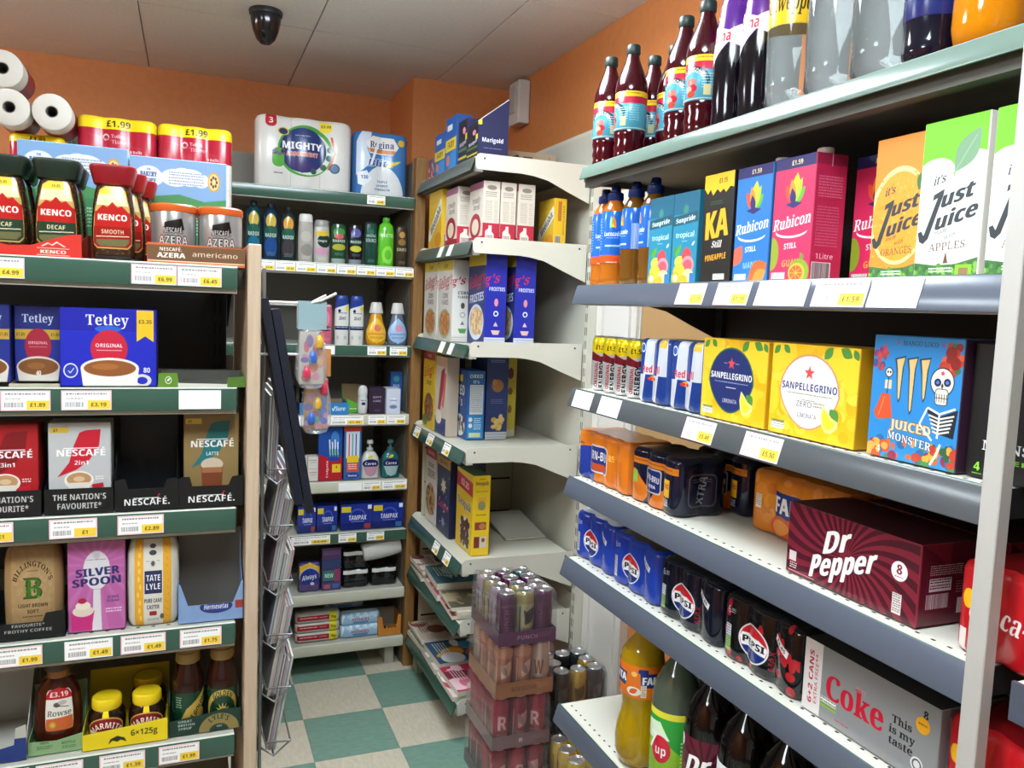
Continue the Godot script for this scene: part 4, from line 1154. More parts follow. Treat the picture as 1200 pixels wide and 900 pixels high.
func flask(label: String, x: float, d: float, y: float, w: float, h: float, pr: Rect2, cap, shape := 0, group := "", kind := "gloss", capf := 0.16):
	var r := w / 2
	var hb := h * (1.0 - capf)
	var prof: Array = [[0.0, r * 0.84], [0.004, r * 0.95], [hb * 0.1, r], [hb * 0.8, r * 0.98], [hb * 0.93, r * 0.85], [hb, r * 0.5]]
	var cp: Array = [[hb, r * 0.42], [hb + 0.002, r * 0.46], [h - 0.002, r * 0.44], [h, r * 0.38]]
	if shape == 1: # straight with full-width cap
		prof = [[0.0, r * 0.86], [0.004, r * 0.96], [hb * 0.5, r], [hb * 0.9, r * 0.96], [hb, r * 0.92]]
		cp = [[hb, r * 0.9], [hb + 0.002, r * 0.92], [h - 0.006, r * 0.86], [h, r * 0.7]]
	elif shape == 2: # standing on its cap
		cp = [[0.0, r * 0.8], [0.002, r * 0.86], [h * capf, r * 0.86]]
		prof = [[h * capf, r * 0.86], [h * 0.3, r * 0.98], [h * 0.6, r], [h * 0.9, r * 0.95], [h * 0.985, r * 0.8], [h, r * 0.5]]
	elif shape == 3: # pear
		prof = [[0.0, r * 0.7], [0.006, r * 0.88], [hb * 0.25, r], [hb * 0.45, r * 0.95], [hb * 0.75, r * 0.68], [hb, r * 0.5]]
		cp = [[hb, r * 0.6], [hb + 0.002, r * 0.68], [h - 0.004, r * 0.5], [h, r * 0.4]]
	turned_item("flask%s%.3f" % [label, w], "toiletry_bottle", label, "bottle", V(x, y, d), 0.0, group, [
		["body", prof, pr, pm(kind), {"span": 180.0, "fat": Vector2(1, 0.62), "seg": 20}],
		["cap", cp, null, M(cap, 0.35), {"fat": Vector2(1, 0.62 if shape != 0 else 1.0), "seg": 20}]])

func stock_far():
	cur = 2
	var y := 2.0425
	# kitchen towels
	var p := pic(320, 260, "d9d7d2")
	for x in [110.0, 214.0]: p.rect(x, 0, 2, 260, "bdbbb6")
	p.ell(162, 120, 98, 92, C("4a9a3a")); p.ell(168, 126, 84, 80, C("cfd8cc")); p.ell(154, 118, 82, 80, C("22356e")); p.pts([250, 60, 262, 120, 240, 180, 250, 180, 270, 120, 258, 62], C("c84a2a"))
	p.small(126, 64, 52, 7, 1, "9fb0d0"); p.text("MIGHTY", 150, 102, 25, "f0f0ee", {"w": 138, "bold": 0.6}); p.text("ABSORBENT", 150, 132, 14, "c84a2a", {"w": 110, "out": C("e8dcd4"), "ow": 1.2}); p.pts([90, 160, 140, 140, 210, 176, 150, 200], C("3a2f6a"))
	p.rrect(22, -14, 38, 58, 16, C("b02a30")); p.text("3", 41, 22, 20, "f0e4e2"); p.ell(84, 56, 20, 14, C("d8b83a")); p.ell(84, 56, 16, 11, C("2a3a5a")); p.pts([210, 6, 256, 14, 254, 36, 240, 48, 214, 44], C("e8d23a")); p.text("£3.99", 234, 24, 9, "4a3a12", {"w": 34})
	p.rrect(46, 116, 42, 68, 18, C("5aa84a")); p.dots(46, 116, 42, 24, 16, 3, 7, [C("3a3a48"), C("6a6a78")], 4)
	for q in [[250, 108], [246, 138], [226, 172], [190, 190]]: p.ell(q[0], q[1], 11, 11, C("2f5a4a"))
	p.ell(266, 174, 18, 18, C("2a3a5a")); p.ell(266, 174, 15, 15, C("5a7a9a")); p.small(52, 204, 30, 8, 1, "5a5a58")
	var f := put(p)
	solo("kitchen_towel_pack", pack_mesh(3, 1, 0.0635, 0.285, f, sw("cfcdc8"), sw("d9d7d2"), "film", 0.012), "three-roll white kitchen towel pack with a large green and navy roundel", "kitchen towels", V(0.43, y, 3.455))
	p = pic(190, 230, "3a74b4")
	p.pts([20, 0, 60, 0, 40, 60, 60, 110, 0, 160, 0, 40], C("c9d6e4")); p.ell(100, 250, 84, 130, C("d9dcde")); p.pts([36, 40, 60, 16, 140, 20, 160, 50, 140, 80, 50, 78], C("e6e2dc")); p.pts([46, 60, 150, 64, 140, 78, 52, 74], C("c87a3a")); p.text("Regina", 96, 46, 22, "2a3f7a", {"f": "rb", "w": 92}); p.text("Blitz", 94, 110, 24, "243a78", {"sh": 0.2, "w": 92, "out": C("dfe4ea"), "ow": 2.0}); p.leaf(110, 124, 170, 98, 0.1, C("d8c83a")); p.ell(170, 34, 14, 12, C("e0b83a")); p.pts([4, 150, 40, 140, 60, 170, 30, 196, 8, 190], C("e6eaee")); p.text("130", 32, 164, 12, "3a5a9a"); p.text("TRIPLE", 100, 176, 8, "4a5a78", {"w": 40}); p.text("LAYERED", 100, 190, 8, "4a5a78", {"w": 44}); p.text("STRENGTH", 100, 204, 8, "4a5a78", {"w": 58}); p.pts([80, 30, 92, 24, 60, 120, 50, 120], C("dfe6ee"))
	solo("kitchen_towel_pack", pack_mesh(2, 1, 0.058, 0.265, put(p), sw("3468a4"), sw("b9c6d4"), "film", 0.012), "blue and white two-roll kitchen towel pack beside the larger pack", "kitchen towels", V(0.742, y, 3.455))
	# shower gels
	y = 1.7525
	var rad := [tprint("0f3a44", [[36, 26, 16, 16, "c9b04a"], [36, 50, 22, 14, "1f5a4a"], [36, 80, 20, 20, "1a6a86"]], [["RADOX", 56, 8, "dfe6e2", 34]]), tprint("12304a", [[36, 26, 16, 16, "c9b04a"], [36, 50, 22, 14, "1f5a4a"], [36, 80, 20, 20, "1a4a8a"]], [["RADOX", 56, 8, "dfe6e2", 34]]), tprint("1a2a2c", [[36, 26, 16, 16, "d89a3a"], [36, 50, 22, 14, "1f5a4a"], [36, 80, 20, 20, "3a3a3e"]], [["RADOX", 56, 8, "dfe6e2", 34]])]
	flask("dark teal bath soak bottle at the cropped end of the shower gel row", 0.236, 3.42, y, 0.062, 0.232, rad[0], "10282e", 0, "dark bath soak bottles", "gloss", 0.09)
	flask("dark blue bath soak bottle between the teal and the charcoal one", 0.302, 3.42, y, 0.064, 0.226, rad[1], "10222e", 0, "dark bath soak bottles", "gloss", 0.09)
	flask("charcoal bath soak bottle beside the silver shower gel", 0.37, 3.42, y, 0.064, 0.218, rad[2], "16191b", 0, "dark bath soak bottles", "gloss", 0.09)
	flask("silver grey shower gel with white cap", 0.439, 3.41, y, 0.062, 0.196, tprint("a8a49c", [[36, 40, 18, 14, "b9b5ad"], [40, 76, 20, 16, "8f8b84"]], []), "d4d2cc", 1)
	flask("pale shower gel with a dark round logo and pink panel", 0.503, 3.41, y, 0.066, 0.176, tprint("b5b3ac", [[44, 42, 22, 20, "16302a"], [36, 74, 24, 12, "c99ab0"], [36, 20, 24, 8, "d8b83a"]], [["simple", 42, 7, "e6e6e0", 30]]), "8d8d8a", 1)
	flask("green botanical shower gel standing on its cap", 0.572, 3.41, y, 0.066, 0.166, tprint("1f4a30", [[36, 26, 20, 12, "4a8a4a"], [36, 40, 14, 8, "c85a5a"], [36, 74, 22, 10, "a8a83a"]], [["RADOX", 54, 8, "e6e6e0", 40]]), "8a9a94", 2, "", "gloss", 0.14)
	flask("lavender and black shower gel standing on its cap", 0.642, 3.41, y, 0.062, 0.166, tprint("141a20", [[36, 26, 18, 14, "5a5a9a"], [36, 76, 20, 10, "c8c83a"], [36, 54, 24, 8, "1f4a3a"]], [["RADOX", 54, 8, "e6e6e0", 36]]), "76808c", 2, "", "gloss", 0.14)
	flask("slim dark green body wash with white lettering", 0.706, 3.41, y, 0.054, 0.182, tprint("16443a", [[36, 20, 10, 8, "2a6a5a"]], [["ORIGINAL", 30, 7, "cfdcd4", 40], ["SOURCE", 42, 9, "cfdcd4", 44]]), "123a32", 1, "", "gloss", 0.05)
	flask("bright green shampoo bottle beside the dark green one", 0.771, 3.41, y, 0.068, 0.206, tprint("5ab82a", [[40, 80, 18, 22, "8ad84a"], [40, 80, 10, 12, "5ab82a"]], [["FRUCTIS", 32, 8, "e6f2d8", 44]]), "4aa82a", 0, "", "gloss", 0.1)
	flask("dark brown body wash at the wooden post end", 0.838, 3.41, y, 0.052, 0.178, tprint("3a3222", [[36, 20, 12, 9, "b98a4a"], [36, 40, 16, 9, "8a6a3a"]], [["SOURCE", 60, 8, "cfc4a4", 44]]), "2a2418", 1, "", "gloss", 0.05)
	# shampoo
	y = 1.4205
	flask("deep pink body wash beside the pale pink bottle", 0.458, 3.42, y, 0.062, 0.145, tprint("8a2040", [[36, 30, 22, 14, "b84a6a"]], [["RADIANT", 60, 7, "f0dce2", 44]]), "6a1830", 1, "", "gloss", 0.06)
	flask("pale pink body wash with clear top", 0.521, 3.4, y, 0.06, 0.165, tprint("c8607e", [[36, 34, 14, 22, "d88a9e"], [36, 64, 26, 7, "4a1a28"]], [["BLOSSOM", 64, 7, "f0dce2", 44]]), "d89aaa", 1, "", "gloss", 0.06)
	p = pic(72, 110, "d6d6d2"); p.pts([0, 0, 72, 0, 72, 6, 0, 22], C("1c3a8a")); p.ell(54, 20, 9, 7, C("e0d23a")); p.ell(26, 26, 5, 4, C("1c2a5a")); p.small(22, 30, 30, 5, 1, "6a7286"); p.text("2in1", 36, 44, 8, "3a4256", {"w": 22}); p.rect(6, 64, 60, 9, "1c2a5a"); p.small(12, 66, 46, 4, 1, "c9d0e0"); p.ell(20, 92, 5, 5, C("b9bdb5")); p.ell(46, 92, 5, 5, C("b9bdb5"))
	var hs := put(p)
	flask("white shampoo bottle with blue cap beside the pink body wash", 0.59, 3.4, y, 0.06, 0.205, hs, "1c3a8a", 1, "white blue-capped shampoos", "gloss", 0.1)
	flask("white shampoo bottle with blue cap beside the golden baby shampoo", 0.652, 3.4, y, 0.06, 0.204, hs, "1c3a8a", 1, "white blue-capped shampoos", "gloss", 0.1)
	p = pic(72, 110, "c98a12"); p.leaf(36, 14, 36, 104, 0.34, C("e8b83a")); p.ell(36, 74, 24, 26, C("e8b83a")); p.ell(38, 50, 9, 12, C("d87a5a")); p.text("johnson's", 36, 70, 7, "c8302a", {"w": 42, "f": "s"}); p.small(20, 80, 32, 8, 2, "b8701a")
	flask("golden baby shampoo with white cap", 0.737, 3.41, y, 0.09, 0.182, put(p), "c4c2bc", 3, "", "gloss", 0.26)
	p = pic(72, 110, "5a6a80"); p.leaf(36, 14, 36, 104, 0.34, C("9ab8dc")); p.ell(36, 74, 24, 26, C("9ab8dc")); p.ell(38, 50, 9, 12, C("d88aa4")); p.text("johnson's", 36, 70, 7, "2a4a9a", {"w": 42, "f": "s"}); p.small(20, 80, 32, 8, 2, "5a78b0")
	flask("blue baby shampoo with white cap by the wooden post", 0.829, 3.41, y, 0.088, 0.182, put(p), "c4c2bc", 3, "", "gloss", 0.26)
	# deodorants
	y = 1.1275
	p = pic(220, 44, "2a7ab8"); p.text("Sure", 84, 22, 16, "e6f0f6", {"sh": 0.1, "w": 44}); p.text("Sure", 182, 22, 16, "e6f0f6", {"sh": 0.1, "w": 44})
	for x in [46.0, 144.0]:
		p.line(x, 20, x + 6, 30, 4, C("e6f0f6")); p.line(x + 6, 30, x + 14, 12, 4, C("e6f0f6"))
	tray_item("sure", "cardboard_tray", "bright blue cardboard tray of deodorants", V(0.522, y, 3.45), 0.0, 0.2, 0.15, put(p), "2470a8", 0.045, 0.05, [[0, 0], [0, 0.05], [1, 0.05], [1, 0]], "", "7a6a52")
	p = pic(90, 50, "5aa82a"); p.small(12, 34, 40, 8, 1, "dfe8d2")
	tray_item("gtray", "cardboard_tray", "lime green cardboard tray with the white roll-on in front of it", V(0.666, y, 3.5), 0.0, 0.083, 0.14, put(p), "4f9426", 0.05, 0.11, [[0, 0], [0, 0.06], [0.5, 0.04], [1, 0.055], [1, 0]], "", "8a7350")
	turned_item("rollon", "roll_on_deodorant", "white roll-on deodorant with rounded cap", "deodorant", V(0.686, y, 3.405), 0.0, "", [
		["body", [[0.0, 0.017], [0.004, 0.02], [0.03, 0.022], [0.06, 0.021], [0.075, 0.019]], tprint("d0d0d2", [[36, 46, 10, 10, "3a3a4a"]], [["Sure", 26, 7, "3a3a4a", 26]]), pm("gloss"), {"span": 180.0}],
		["cap", [[0.075, 0.019], [0.08, 0.0205], [0.1, 0.0205], [0.114, 0.017], [0.12, 0.008]], null, M("d4d4d4", 0.3)]])
	box_item("purple", "soap_box", "dark purple box beside the white roll-on", "box", V(0.744, y, 3.42), 0.0, "", Vector3(0.068, 0.112, 0.07), tprint("2a1830", [], [["SOFT", 40, 8, "b9a8bc", 40], ["CARE", 56, 8, "b9a8bc", 36]]), sw("24142a"), sw("32203a"))
	box_item("white", "soap_box", "white and blue box beside the dark purple box", "box", V(0.81, y, 3.41), 0.0, "", Vector3(0.062, 0.11, 0.09), tprint("c9cede", [[36, 50, 18, 10, "e6eaf2"], [36, 78, 20, 8, "6a7ab0"]], [["nivea", 50, 10, "4a5a9a", 34]]), sw("a9aebe"), sw("b9bece"))
	box_item("tallblue", "plaster_box", "tall blue box behind the white one by the wooden post", "box", V(0.846, y, 3.49), 0.0, "", Vector3(0.052, 0.175, 0.05), tprint("1a4a8a", [[36, 20, 20, 8, "2a8a8a"]], [["PLUS", 40, 9, "c9d6e8", 40]]), sw("163e74"), sw("1a4a8a"))
	for q in [[0.448, "black deodorant can with a white tick behind the blue tray", 0.155], [0.387, "black deodorant can half hidden by the hanging toys", 0.15]]:
		turned_item("spray", "spray_can", q[1], "deodorant", V(q[0], y + 0.002, 3.435 if q[0] > 0.4 else 3.4), 0.0, "black spray cans", [
			["body", [[0.0, 0.02], [0.003, 0.0225], [0.11, 0.0225], [0.12, 0.019]], tprint("121316", [], [["Sure", 30, 8, "dfe2e4", 30], ["V", 52, 12, "dfe2e4", 16]]), pm("can"), {"span": 180.0}],
			["cap", [[0.12, 0.02], [0.122, 0.0215], [0.145, 0.02], [0.15, 0.014]], null, M("16171a", 0.35)]])
	box_item("razor", "razor_box", "black and silver box under the hanging toys", "box", V(0.377, y, 3.47), 0.0, "", Vector3(0.07, 0.1, 0.05), tprint("1b1c1e", [[36, 60, 22, 14, "4a4c50"]], [["SMOOTH", 96, 8, "dfe2e4", 50]]), sw("161718"), sw("2a2b2e"))
	# toothbrushes, soaps
	y = 0.8445
	var sp := tprint("d4cfc6", [], [["EUTHYMOL", 30, 9, "b02a34", 58], ["TOOTHPASTE", 50, 6, "6a6a6a", 50]])
	for q in [[0.44, 0.0, "small white box with red lettering, lower of its stack by the magazines"], [0.44, 0.052, "small white box with red lettering, upper of its stack by the magazines"], [0.485, 0.0, "small white box with red lettering, lower of its stack by the toothbrushes"], [0.485, 0.052, "small white box with red lettering, upper of its stack by the toothbrushes"]]:
		box_item("paste", "toothpaste_box", q[2], "box", V(q[0] - 0.004, y + q[1], 3.42), 0.0, "small white and red boxes", Vector3(0.043, 0.051, 0.06), sp, sw("c0bbb2"), sw("c9c4bb"))
	p = pic(110, 230, "1f4a9a"); p.pts([0, 120, 40, 134, 110, 130, 110, 230, 0, 230], C("b01c2a")); p.ell(76, 60, 20, 34, C("3a7ac0"))
	for i in 4: p.line(50 + i * 13, 60 + (i % 2) * 10, 54 + i * 12, 124, 6, C("dfe8ee")); p.line(54 + i * 12, 100, 54 + i * 12, 140, 4, C("4ab06a"))
	p.ell(72, 140, 30, 10, C("2a3f9a")); p.rect(64, 162, 40, 34, "e8c42a"); p.text("4", 84, 174, 10, "3a2f10"); p.text("Colgate", 40, 182, 9, "f0dcdc", {"rot": -PI / 2, "w": 70})
	box_item("brush", "toothbrush_box", "blue and red multipack of toothbrushes", "toothbrushes", V(0.551, y, 3.41), 0.0, "", Vector3(0.1, 0.238, 0.05), put(p), sw("1a3f84"), sw("1f4a9a"), "gloss")
	p = pic(90, 230, "3a5f9a"); p.rect(0, 0, 90, 30, "c94a3a"); p.rect(10, 30, 70, 110, "cfd6dc"); 
	for i in 3: p.line(26 + i * 18, 40, 26 + i * 18, 130, 6, [C("c83a5a"), C("3a9ab0"), C("2a4a9a")][i])
	p.rect(16, 130, 60, 28, "e8c42a"); p.rect(16, 160, 60, 36, "d8503a"); p.small(22, 164, 46, 26, 3, "f0dcd4"); p.ell(45, 212, 34, 11, C("1f3a8a")); p.text("Wisdom", 45, 212, 8, "f0f0f0", {"w": 46})
	box_item("brush2", "toothbrush_box", "hanging blister pack of toothbrushes beside the blue and red multipack", "toothbrushes", V(0.644, y, 3.4), 0.0, "", Vector3(0.075, 0.24, 0.035), put(p), sw("2f5088"), sw("3a5f9a"), "gloss")
	for k in 2:
		p = pic(90, 90, ["c4c4be", "1f5a5e"][k]); p.ell(45, 40, 26, 14, C("1c2050")); p.text("Carex", 45, 40, 9, "e6e6ee", {"w": 34}); p.pts([22, 50, 68, 50, 58, 78, 45, 84, 32, 78], C("b98a9a") if k == 0 else C("9ab0b0")); p.leaf(34, 22, 56, 14, 0.2, C("c8b83a"))
		turned_item("carex%d" % k, "hand_wash", ["white pump hand wash with a navy oval label", "teal pump hand wash by the wooden post"][k], "soap pump", V([0.725, 0.815][k], y, 3.42), 0.0, "", [
			["body", [[0.0, 0.036], [0.004, 0.04], [0.06, 0.04], [0.09, 0.036], [0.112, 0.022], [0.118, 0.012]], put(p), pm("gloss"), {"span": 180.0, "fat": Vector2(1, 0.7), "pow": 3.0}],
			["pump", [[0.118, 0.014], [0.13, 0.014], [0.132, 0.006], [0.148, 0.006], [0.15, 0.014], [0.163, 0.013], [0.165, 0.008]], null, M(["b9b9b4", "3a5a5a"][k], 0.35)]])
	# tampons
	y = 0.6245
	for k in 2:
		p = pic(150, 100, "1c2f8a"); p.ell(80, 46, 40, 30, C("3a4fb0")); p.ell(80, 50, 34, 26, C("1c2f8a")); p.rect(4, 8, 44, 22, "d8c02a"); p.text("TAMPAX", 80, 52, 18, "e6eaf4", {"w": 84, "sh": 0.1}); p.small(50, 66, 60, 5, 1, "9aa8d8"); p.rect(128, 4, 18, 16, "dfe4f0"); p.rect(0, 72, 150, 28, "16246a"); p.rect(112, 76, 30, 20, ["9a3a3a", "3a6a9a"][k])
		meshes["tmp%d" % k] = put(p)
	for q in [[0.458, 0.076, 0, "small blue tampon box by the magazine rack"], [0.542, 0.086, 1, "small blue tampon box beside the wide ones"], [0.667, 0.138, 0, "wide blue tampon box in the middle of the row"], [0.8045, 0.138, 1, "wide blue tampon box at the wooden post"]]:
		box_item("tmp%.2f" % q[0], "tampon_box", q[3], "box", V(q[0], y, 3.42), 0.0, "blue tampon boxes", Vector3(q[1], 0.112, 0.07), meshes["tmp%d" % q[2]], sw("16246a"), sw("1a2c80"), "gloss")
	# pads and liners
	y = 0.3645
	p = pic(120, 110, "4a3a78"); p.pts([0, 10, 60, 0, 120, 16, 120, 60, 0, 60], C("d8b02a")); p.ell(60, 50, 56, 32, C("b9bcd8")); p.ell(60, 54, 56, 32, C("24348a")); p.text("Always", 58, 54, 18, "e8eaf4", {"sh": 0.1, "w": 84, "slope": -0.08}); p.rect(0, 82, 120, 28, "5a4a80"); p.ell(76, 80, 12, 6, C("d9d4e4"))
	solo("sanitary_pack", pack_mesh(2, 1, 0.0235, 0.125, put(p), sw("3a2f68"), sw("4a3a78"), "film", 0.004), "purple and navy sanitary pack by the magazine rack", "sanitary pack", V(0.475, y, 3.42))
	p = pic(90, 150, "3a2a5a"); p.rect(0, 0, 90, 40, "4a2a5a"); p.rect(4, 10, 82, 14, "7a4a8a"); p.rect(0, 44, 90, 26, "2a3a6a"); p.rect(4, 80, 60, 36, "2f6a6a"); p.text("NEW", 34, 98, 14, "c9e0dc", {"w": 40}); p.rect(60, 76, 26, 44, "8a2a5a"); p.rect(0, 124, 90, 26, "4a3a78"); p.rect(10, 130, 30, 14, "a85a5a"); p.rect(50, 130, 30, 14, "3a6a9a")
	box_item("purpletmp", "tampon_box", "tall dark purple tampon box between the sanitary pack and black bags", "box", V(0.566, y, 3.43), 0.0, "", Vector3(0.082, 0.185, 0.07), put(p), sw("2f2248"), sw("3a2a5a"), "gloss")
	p = pic(130, 100, "101113"); p.rect(0, 8, 130, 20, "d4d2cc"); p.line(10, 60, 120, 56, 2, C("3a3c40")); p.line(20, 80, 100, 78, 2, C("2f3034"))
	var bb := put(p)
	var bm := pack_mesh(2, 1, 0.03, 0.082, bb, sw("141518"), sw("1a1b1e"), "gloss", 0.004)
	for q in [[0.672, 0.0, "black bag with white top band, lower of the stack beside the purple box"], [0.672, 0.0835, "black bag with white top band, upper of the stack beside the purple box"], [0.797, 0.0, "black bag with white top band under the lying white roll"]]:
		solo("liner_pack", bm, q[2], "bag", V(q[0], y + q[1], 3.43), 0.0, "black banded bags")
	var wb := B().turned([[0.0, 0.03], [0.004, 0.038], [0.06, 0.041], [0.12, 0.04], [0.166, 0.037], [0.17, 0.03]], Rect2(), 24, 0.0, Rect2(), Rect2(), 2.6)
	wb.moved(Transform3D(Basis(Vector3.FORWARD, PI / 2 - 0.16), Vector3(-0.085, 0.045, 0)))
	solo("bin_bag_roll", wb.mesh(M("c9c7c1", 0.35)), "white wrapped roll lying across the top of the black bags", "bin bags", V(0.784, y + 0.106, 3.41))
	# wipes
	y = 0.1425
	p = pic(220, 60, "b8b4ac"); p.rect(0, 14, 168, 30, "a01c2c"); p.small(16, 24, 90, 9, 1, "e6cdd0"); p.small(116, 26, 40, 6, 1, "d9a8ae"); p.rect(168, 0, 40, 60, "d8cc1e"); p.text("70p", 188, 30, 16, "33300f", {"w": 30})
	var wp := put(p)
	for i in 3: solo("wipes_pack", keep("wipes", func(): return pack_mesh(3, 1, 0.0315, 0.042, wp, sw("b8b4ac"), sw("c4c0b8"), "film", 0.001)), ["red and white pack of wipes at the bottom of its stack", "red and white pack of wipes in the middle of its stack", "red and white pack of wipes on top of its stack"][i], "wipes", V(0.513, y + i * 0.0425, 3.42), 0.0, "red and white wipes")
	p = pic(200, 70, "9ac0dc"); p.dots(0, 0, 200, 30, 20, 6, 14, [C("b9d6e8"), C("cfe2ee")], 3); p.text("HUGGIES", 100, 36, 18, "b8303c", {"w": 92}); p.rect(60, 48, 80, 12, "5a8ac0"); p.pts([0, 0, 16, 10, 0, 70], C("e6ecee"))
	var hg := put(p)
	for i in 3: solo("wipes_pack", keep("hug", func(): return pack_mesh(3, 1, 0.029, 0.052, hg, sw("9ac0dc"), sw("b9d0e0"), "film", 0.001)), ["pale blue baby wipes pack lying directly on the shelf", "pale blue baby wipes pack second in its stack", "pale blue baby wipes pack on top, pushed back"][i], "wipes", V([0.695, 0.697, 0.64][i], y + i * 0.0525, [3.42, 3.425, 3.5][i]), 0.0, "pale blue baby wipes")
	p = pic(120, 50, "c8802a"); p.text("BIC", 74, 24, 15, "1c1a18", {"sh": 0.3, "w": 48}); p.ell(34, 24, 7, 9, C("1c1a18"))
	tray_item("bic", "cardboard_tray", "orange cardboard tray of lighters with cut-out front", V(0.822, y, 3.435), 0.0, 0.1, 0.12, put(p), "b8741f", 0.085, 0.085, [[0, 0], [0, 0.085], [0.14, 0.085], [0.2, 0.045], [0.8, 0.045], [0.86, 0.09], [1, 0.09], [1, 0]], "", "8a7a6a")

# ------------------------------------------------------------------ cereal bay. boxes face the aisle (-x); their narrow ends face -depth
func cer(key: String, label: String, x: float, d: float, y: float, size: Vector3, front: Rect2, side: Rect2, top, group := "", n := "cereal_box", cat := "cereal"):
	return box_item("cer" + key, n, label, cat, V(x + size.z / 2, y, d + size.x / 2), RT, group, size, front, side, sw(top))

func stock_cereal():
	cur = 2
	var y := 2.1075
	var p := pic(130, 150, "1f5fb0")
	p.rect(0, 60, 130, 34, "e0c42a"); p.text("FAIRY", 66, 76, 18, "3a3a2a", {"w": 80}); p.rect(20, 20, 60, 16, "d9e4ee"); p.ell(34, 118, 20, 16, C("c87a5a")); p.pts([60, 100, 130, 96, 130, 150, 40, 150], C("2f86cc"))
	var bl := put(p)
	cer("foil1", "blue box with a yellow band at the wooden post end of the top shelf", 0.915, 3.06, y, Vector3(0.14, 0.165, 0.06), bl, sw("1a4a8a"), "1f5fb0", "blue banded boxes", "foil_box", "box")
	cer("foil2", "blue box with a yellow band in the middle of the top shelf", 0.915, 2.92, y, Vector3(0.135, 0.2, 0.06), bl, sw("1a4a8a"), "1f5fb0", "blue banded boxes", "foil_box", "box")
	p = pic(130, 190, "181a28"); p.rect(0, 0, 130, 20, "22253a"); p.ell(86, 46, 20, 14, C("d88ab0")); p.text("Marigold", 70, 96, 16, "cfd2dc", {"w": 96, "slope": -0.1}); p.rect(0, 150, 130, 10, "b8a82a"); p.rect(0, 116, 130, 12, "4a6a3a"); p.rect(104, 60, 26, 26, "d8c82a")
	var mf := put(p)
	p = pic(110, 190, "23284e"); p.text("Marigold", 54, 128, 13, "eef0f6", {"w": 76}); p.small(22, 152, 66, 4, 1, "8a90b4"); p.rect(0, 60, 14, 24, "d8c82a")
	var ms := put(p)
	var gb := thing("glove_box", "navy display box with a slanted top and white lettering on its end", "box", V(0.922, y, 2.695))
	var gq := B().slab(PackedVector2Array([Vector2(0, 0), Vector2(0.112, 0), Vector2(0.112, 0.213), Vector2(0, 0.128)]), 0.0, 0.115, ms, sw("20244a"))
	gq.quad(Vector3(-0.0003, 0, -0.115), Vector3(-0.0003, 0, 0), Vector3(-0.0003, 0.128, 0), Vector3(-0.0003, 0.128, -0.115), mf)
	part(gb, "body", gq.mesh(pm()))
	part(gb, "white_edge", B().tube([Vector3(0.0, 0.1295, -0.002), Vector3(0.112, 0.2145, -0.002)], 0.0016, 6).mesh(M("d9d9d6", 0.5)))
	cer("glove2", "navy glove box behind the one with the lettered end", 0.922, 2.815, y, Vector3(0.1, 0.165, 0.1), mf, sw("20244a"), "2a2f58", "", "glove_box", "box")
	p = pic(80, 60, "8a3a4a"); p.dots(0, 0, 80, 60, 24, 4, 10, [C("d8c8c0"), C("3a4a6a"), C("c87a8a"), C("4a6a4a")], 3)
	cer("small", "small patterned box beside the wooden post on top", 0.915, 3.205, y, Vector3(0.09, 0.085, 0.06), put(p), sw("4a3a44"), "6a4a54", "", "small_box", "box")
	p = pic(180, 70, "a8937a"); p.pts([44, 20, 60, 12, 74, 30, 60, 46, 44, 40], C("3a3028")); p.rect(78, 16, 28, 34, "4a3f34"); p.small(110, 26, 44, 9, 1, "5a4c3e"); p.rect(158, 8, 2, 54, "7a6a56")
	var cb := put(p)
	cer("carton", "brown corrugated carton with black print at the back of the top shelf", 1.06, 2.86, y, Vector3(0.2, 0.078, 0.235), sw("9a866e"), cb, "a08c74", "", "cardboard_carton", "carton")
	# hot cereals
	y = 1.8245
	p = pic(160, 200, "e0b83a"); p.rect(0, 0, 160, 44, "d8b02e"); p.pts([0, 150, 20, 120, 150, 30, 160, 40, 160, 80, 20, 170, 0, 170], C("f0ecdc")); p.text("Weetabix", 86, 100, 30, "2a2a4a", {"rot": -0.62, "w": 140, "sh": 0.1}); p.ell(120, 170, 40, 26, C("d8902a")); p.ell(50, 190, 30, 16, C("e8a83a"))
	var wf := put(p)
	p = pic(80, 200, "e0b41e"); p.rect(26, 12, 22, 80, "b86a2a"); p.small(56, 30, 12, 120, 18, "6a5212"); p.rect(10, 150, 36, 44, "d9d2c0"); p.bars(12, 152, 32, 40, "3a3426")
	var ws := put(p)
	cer("weet1", "yellow wheat biscuit box by the wooden post", 0.915, 3.08, y, Vector3(0.18, 0.23, 0.085), wf, ws, "d0a824", "yellow wheat biscuit boxes")
	cer("weet2", "yellow wheat biscuit box at the back of its shelf", 1.225, 2.70, y, Vector3(0.14, 0.178, 0.05), wf, ws, "d0a824", "yellow wheat biscuit boxes")
	p = pic(150, 210, "d9d0c4"); p.rect(0, 0, 150, 24, "9a5a78"); p.text("ready", 76, 60, 20, "6a6460", {"f": "rb", "w": 90, "sh": 0.2}); p.text("brek", 80, 84, 18, "6a6460", {"f": "rb", "w": 70, "sh": 0.2}); p.ell(70, 150, 60, 44, C("a82438")); p.ell(70, 152, 38, 28, C("e0d4bc")); p.rect(0, 186, 150, 24, "a82438")
	var qf := put(p)
	p = pic(84, 210, "d2c9bb"); p.ell(42, 22, 24, 8, C("8a8076")); p.small(12, 36, 56, 20, 3, "8a8076"); p.small(12, 66, 34, 70, 12, "a89e90"); p.small(56, 66, 18, 90, 12, "b5ab9d"); p.rect(0, 142, 84, 68, "b8283e"); p.pts([14, 210, 14, 170, 30, 160, 30, 150, 46, 150, 46, 170, 58, 180, 58, 210], C("e0d8cc")); p.bars(18, 182, 34, 26, "8a8076")
	var qs := put(p)
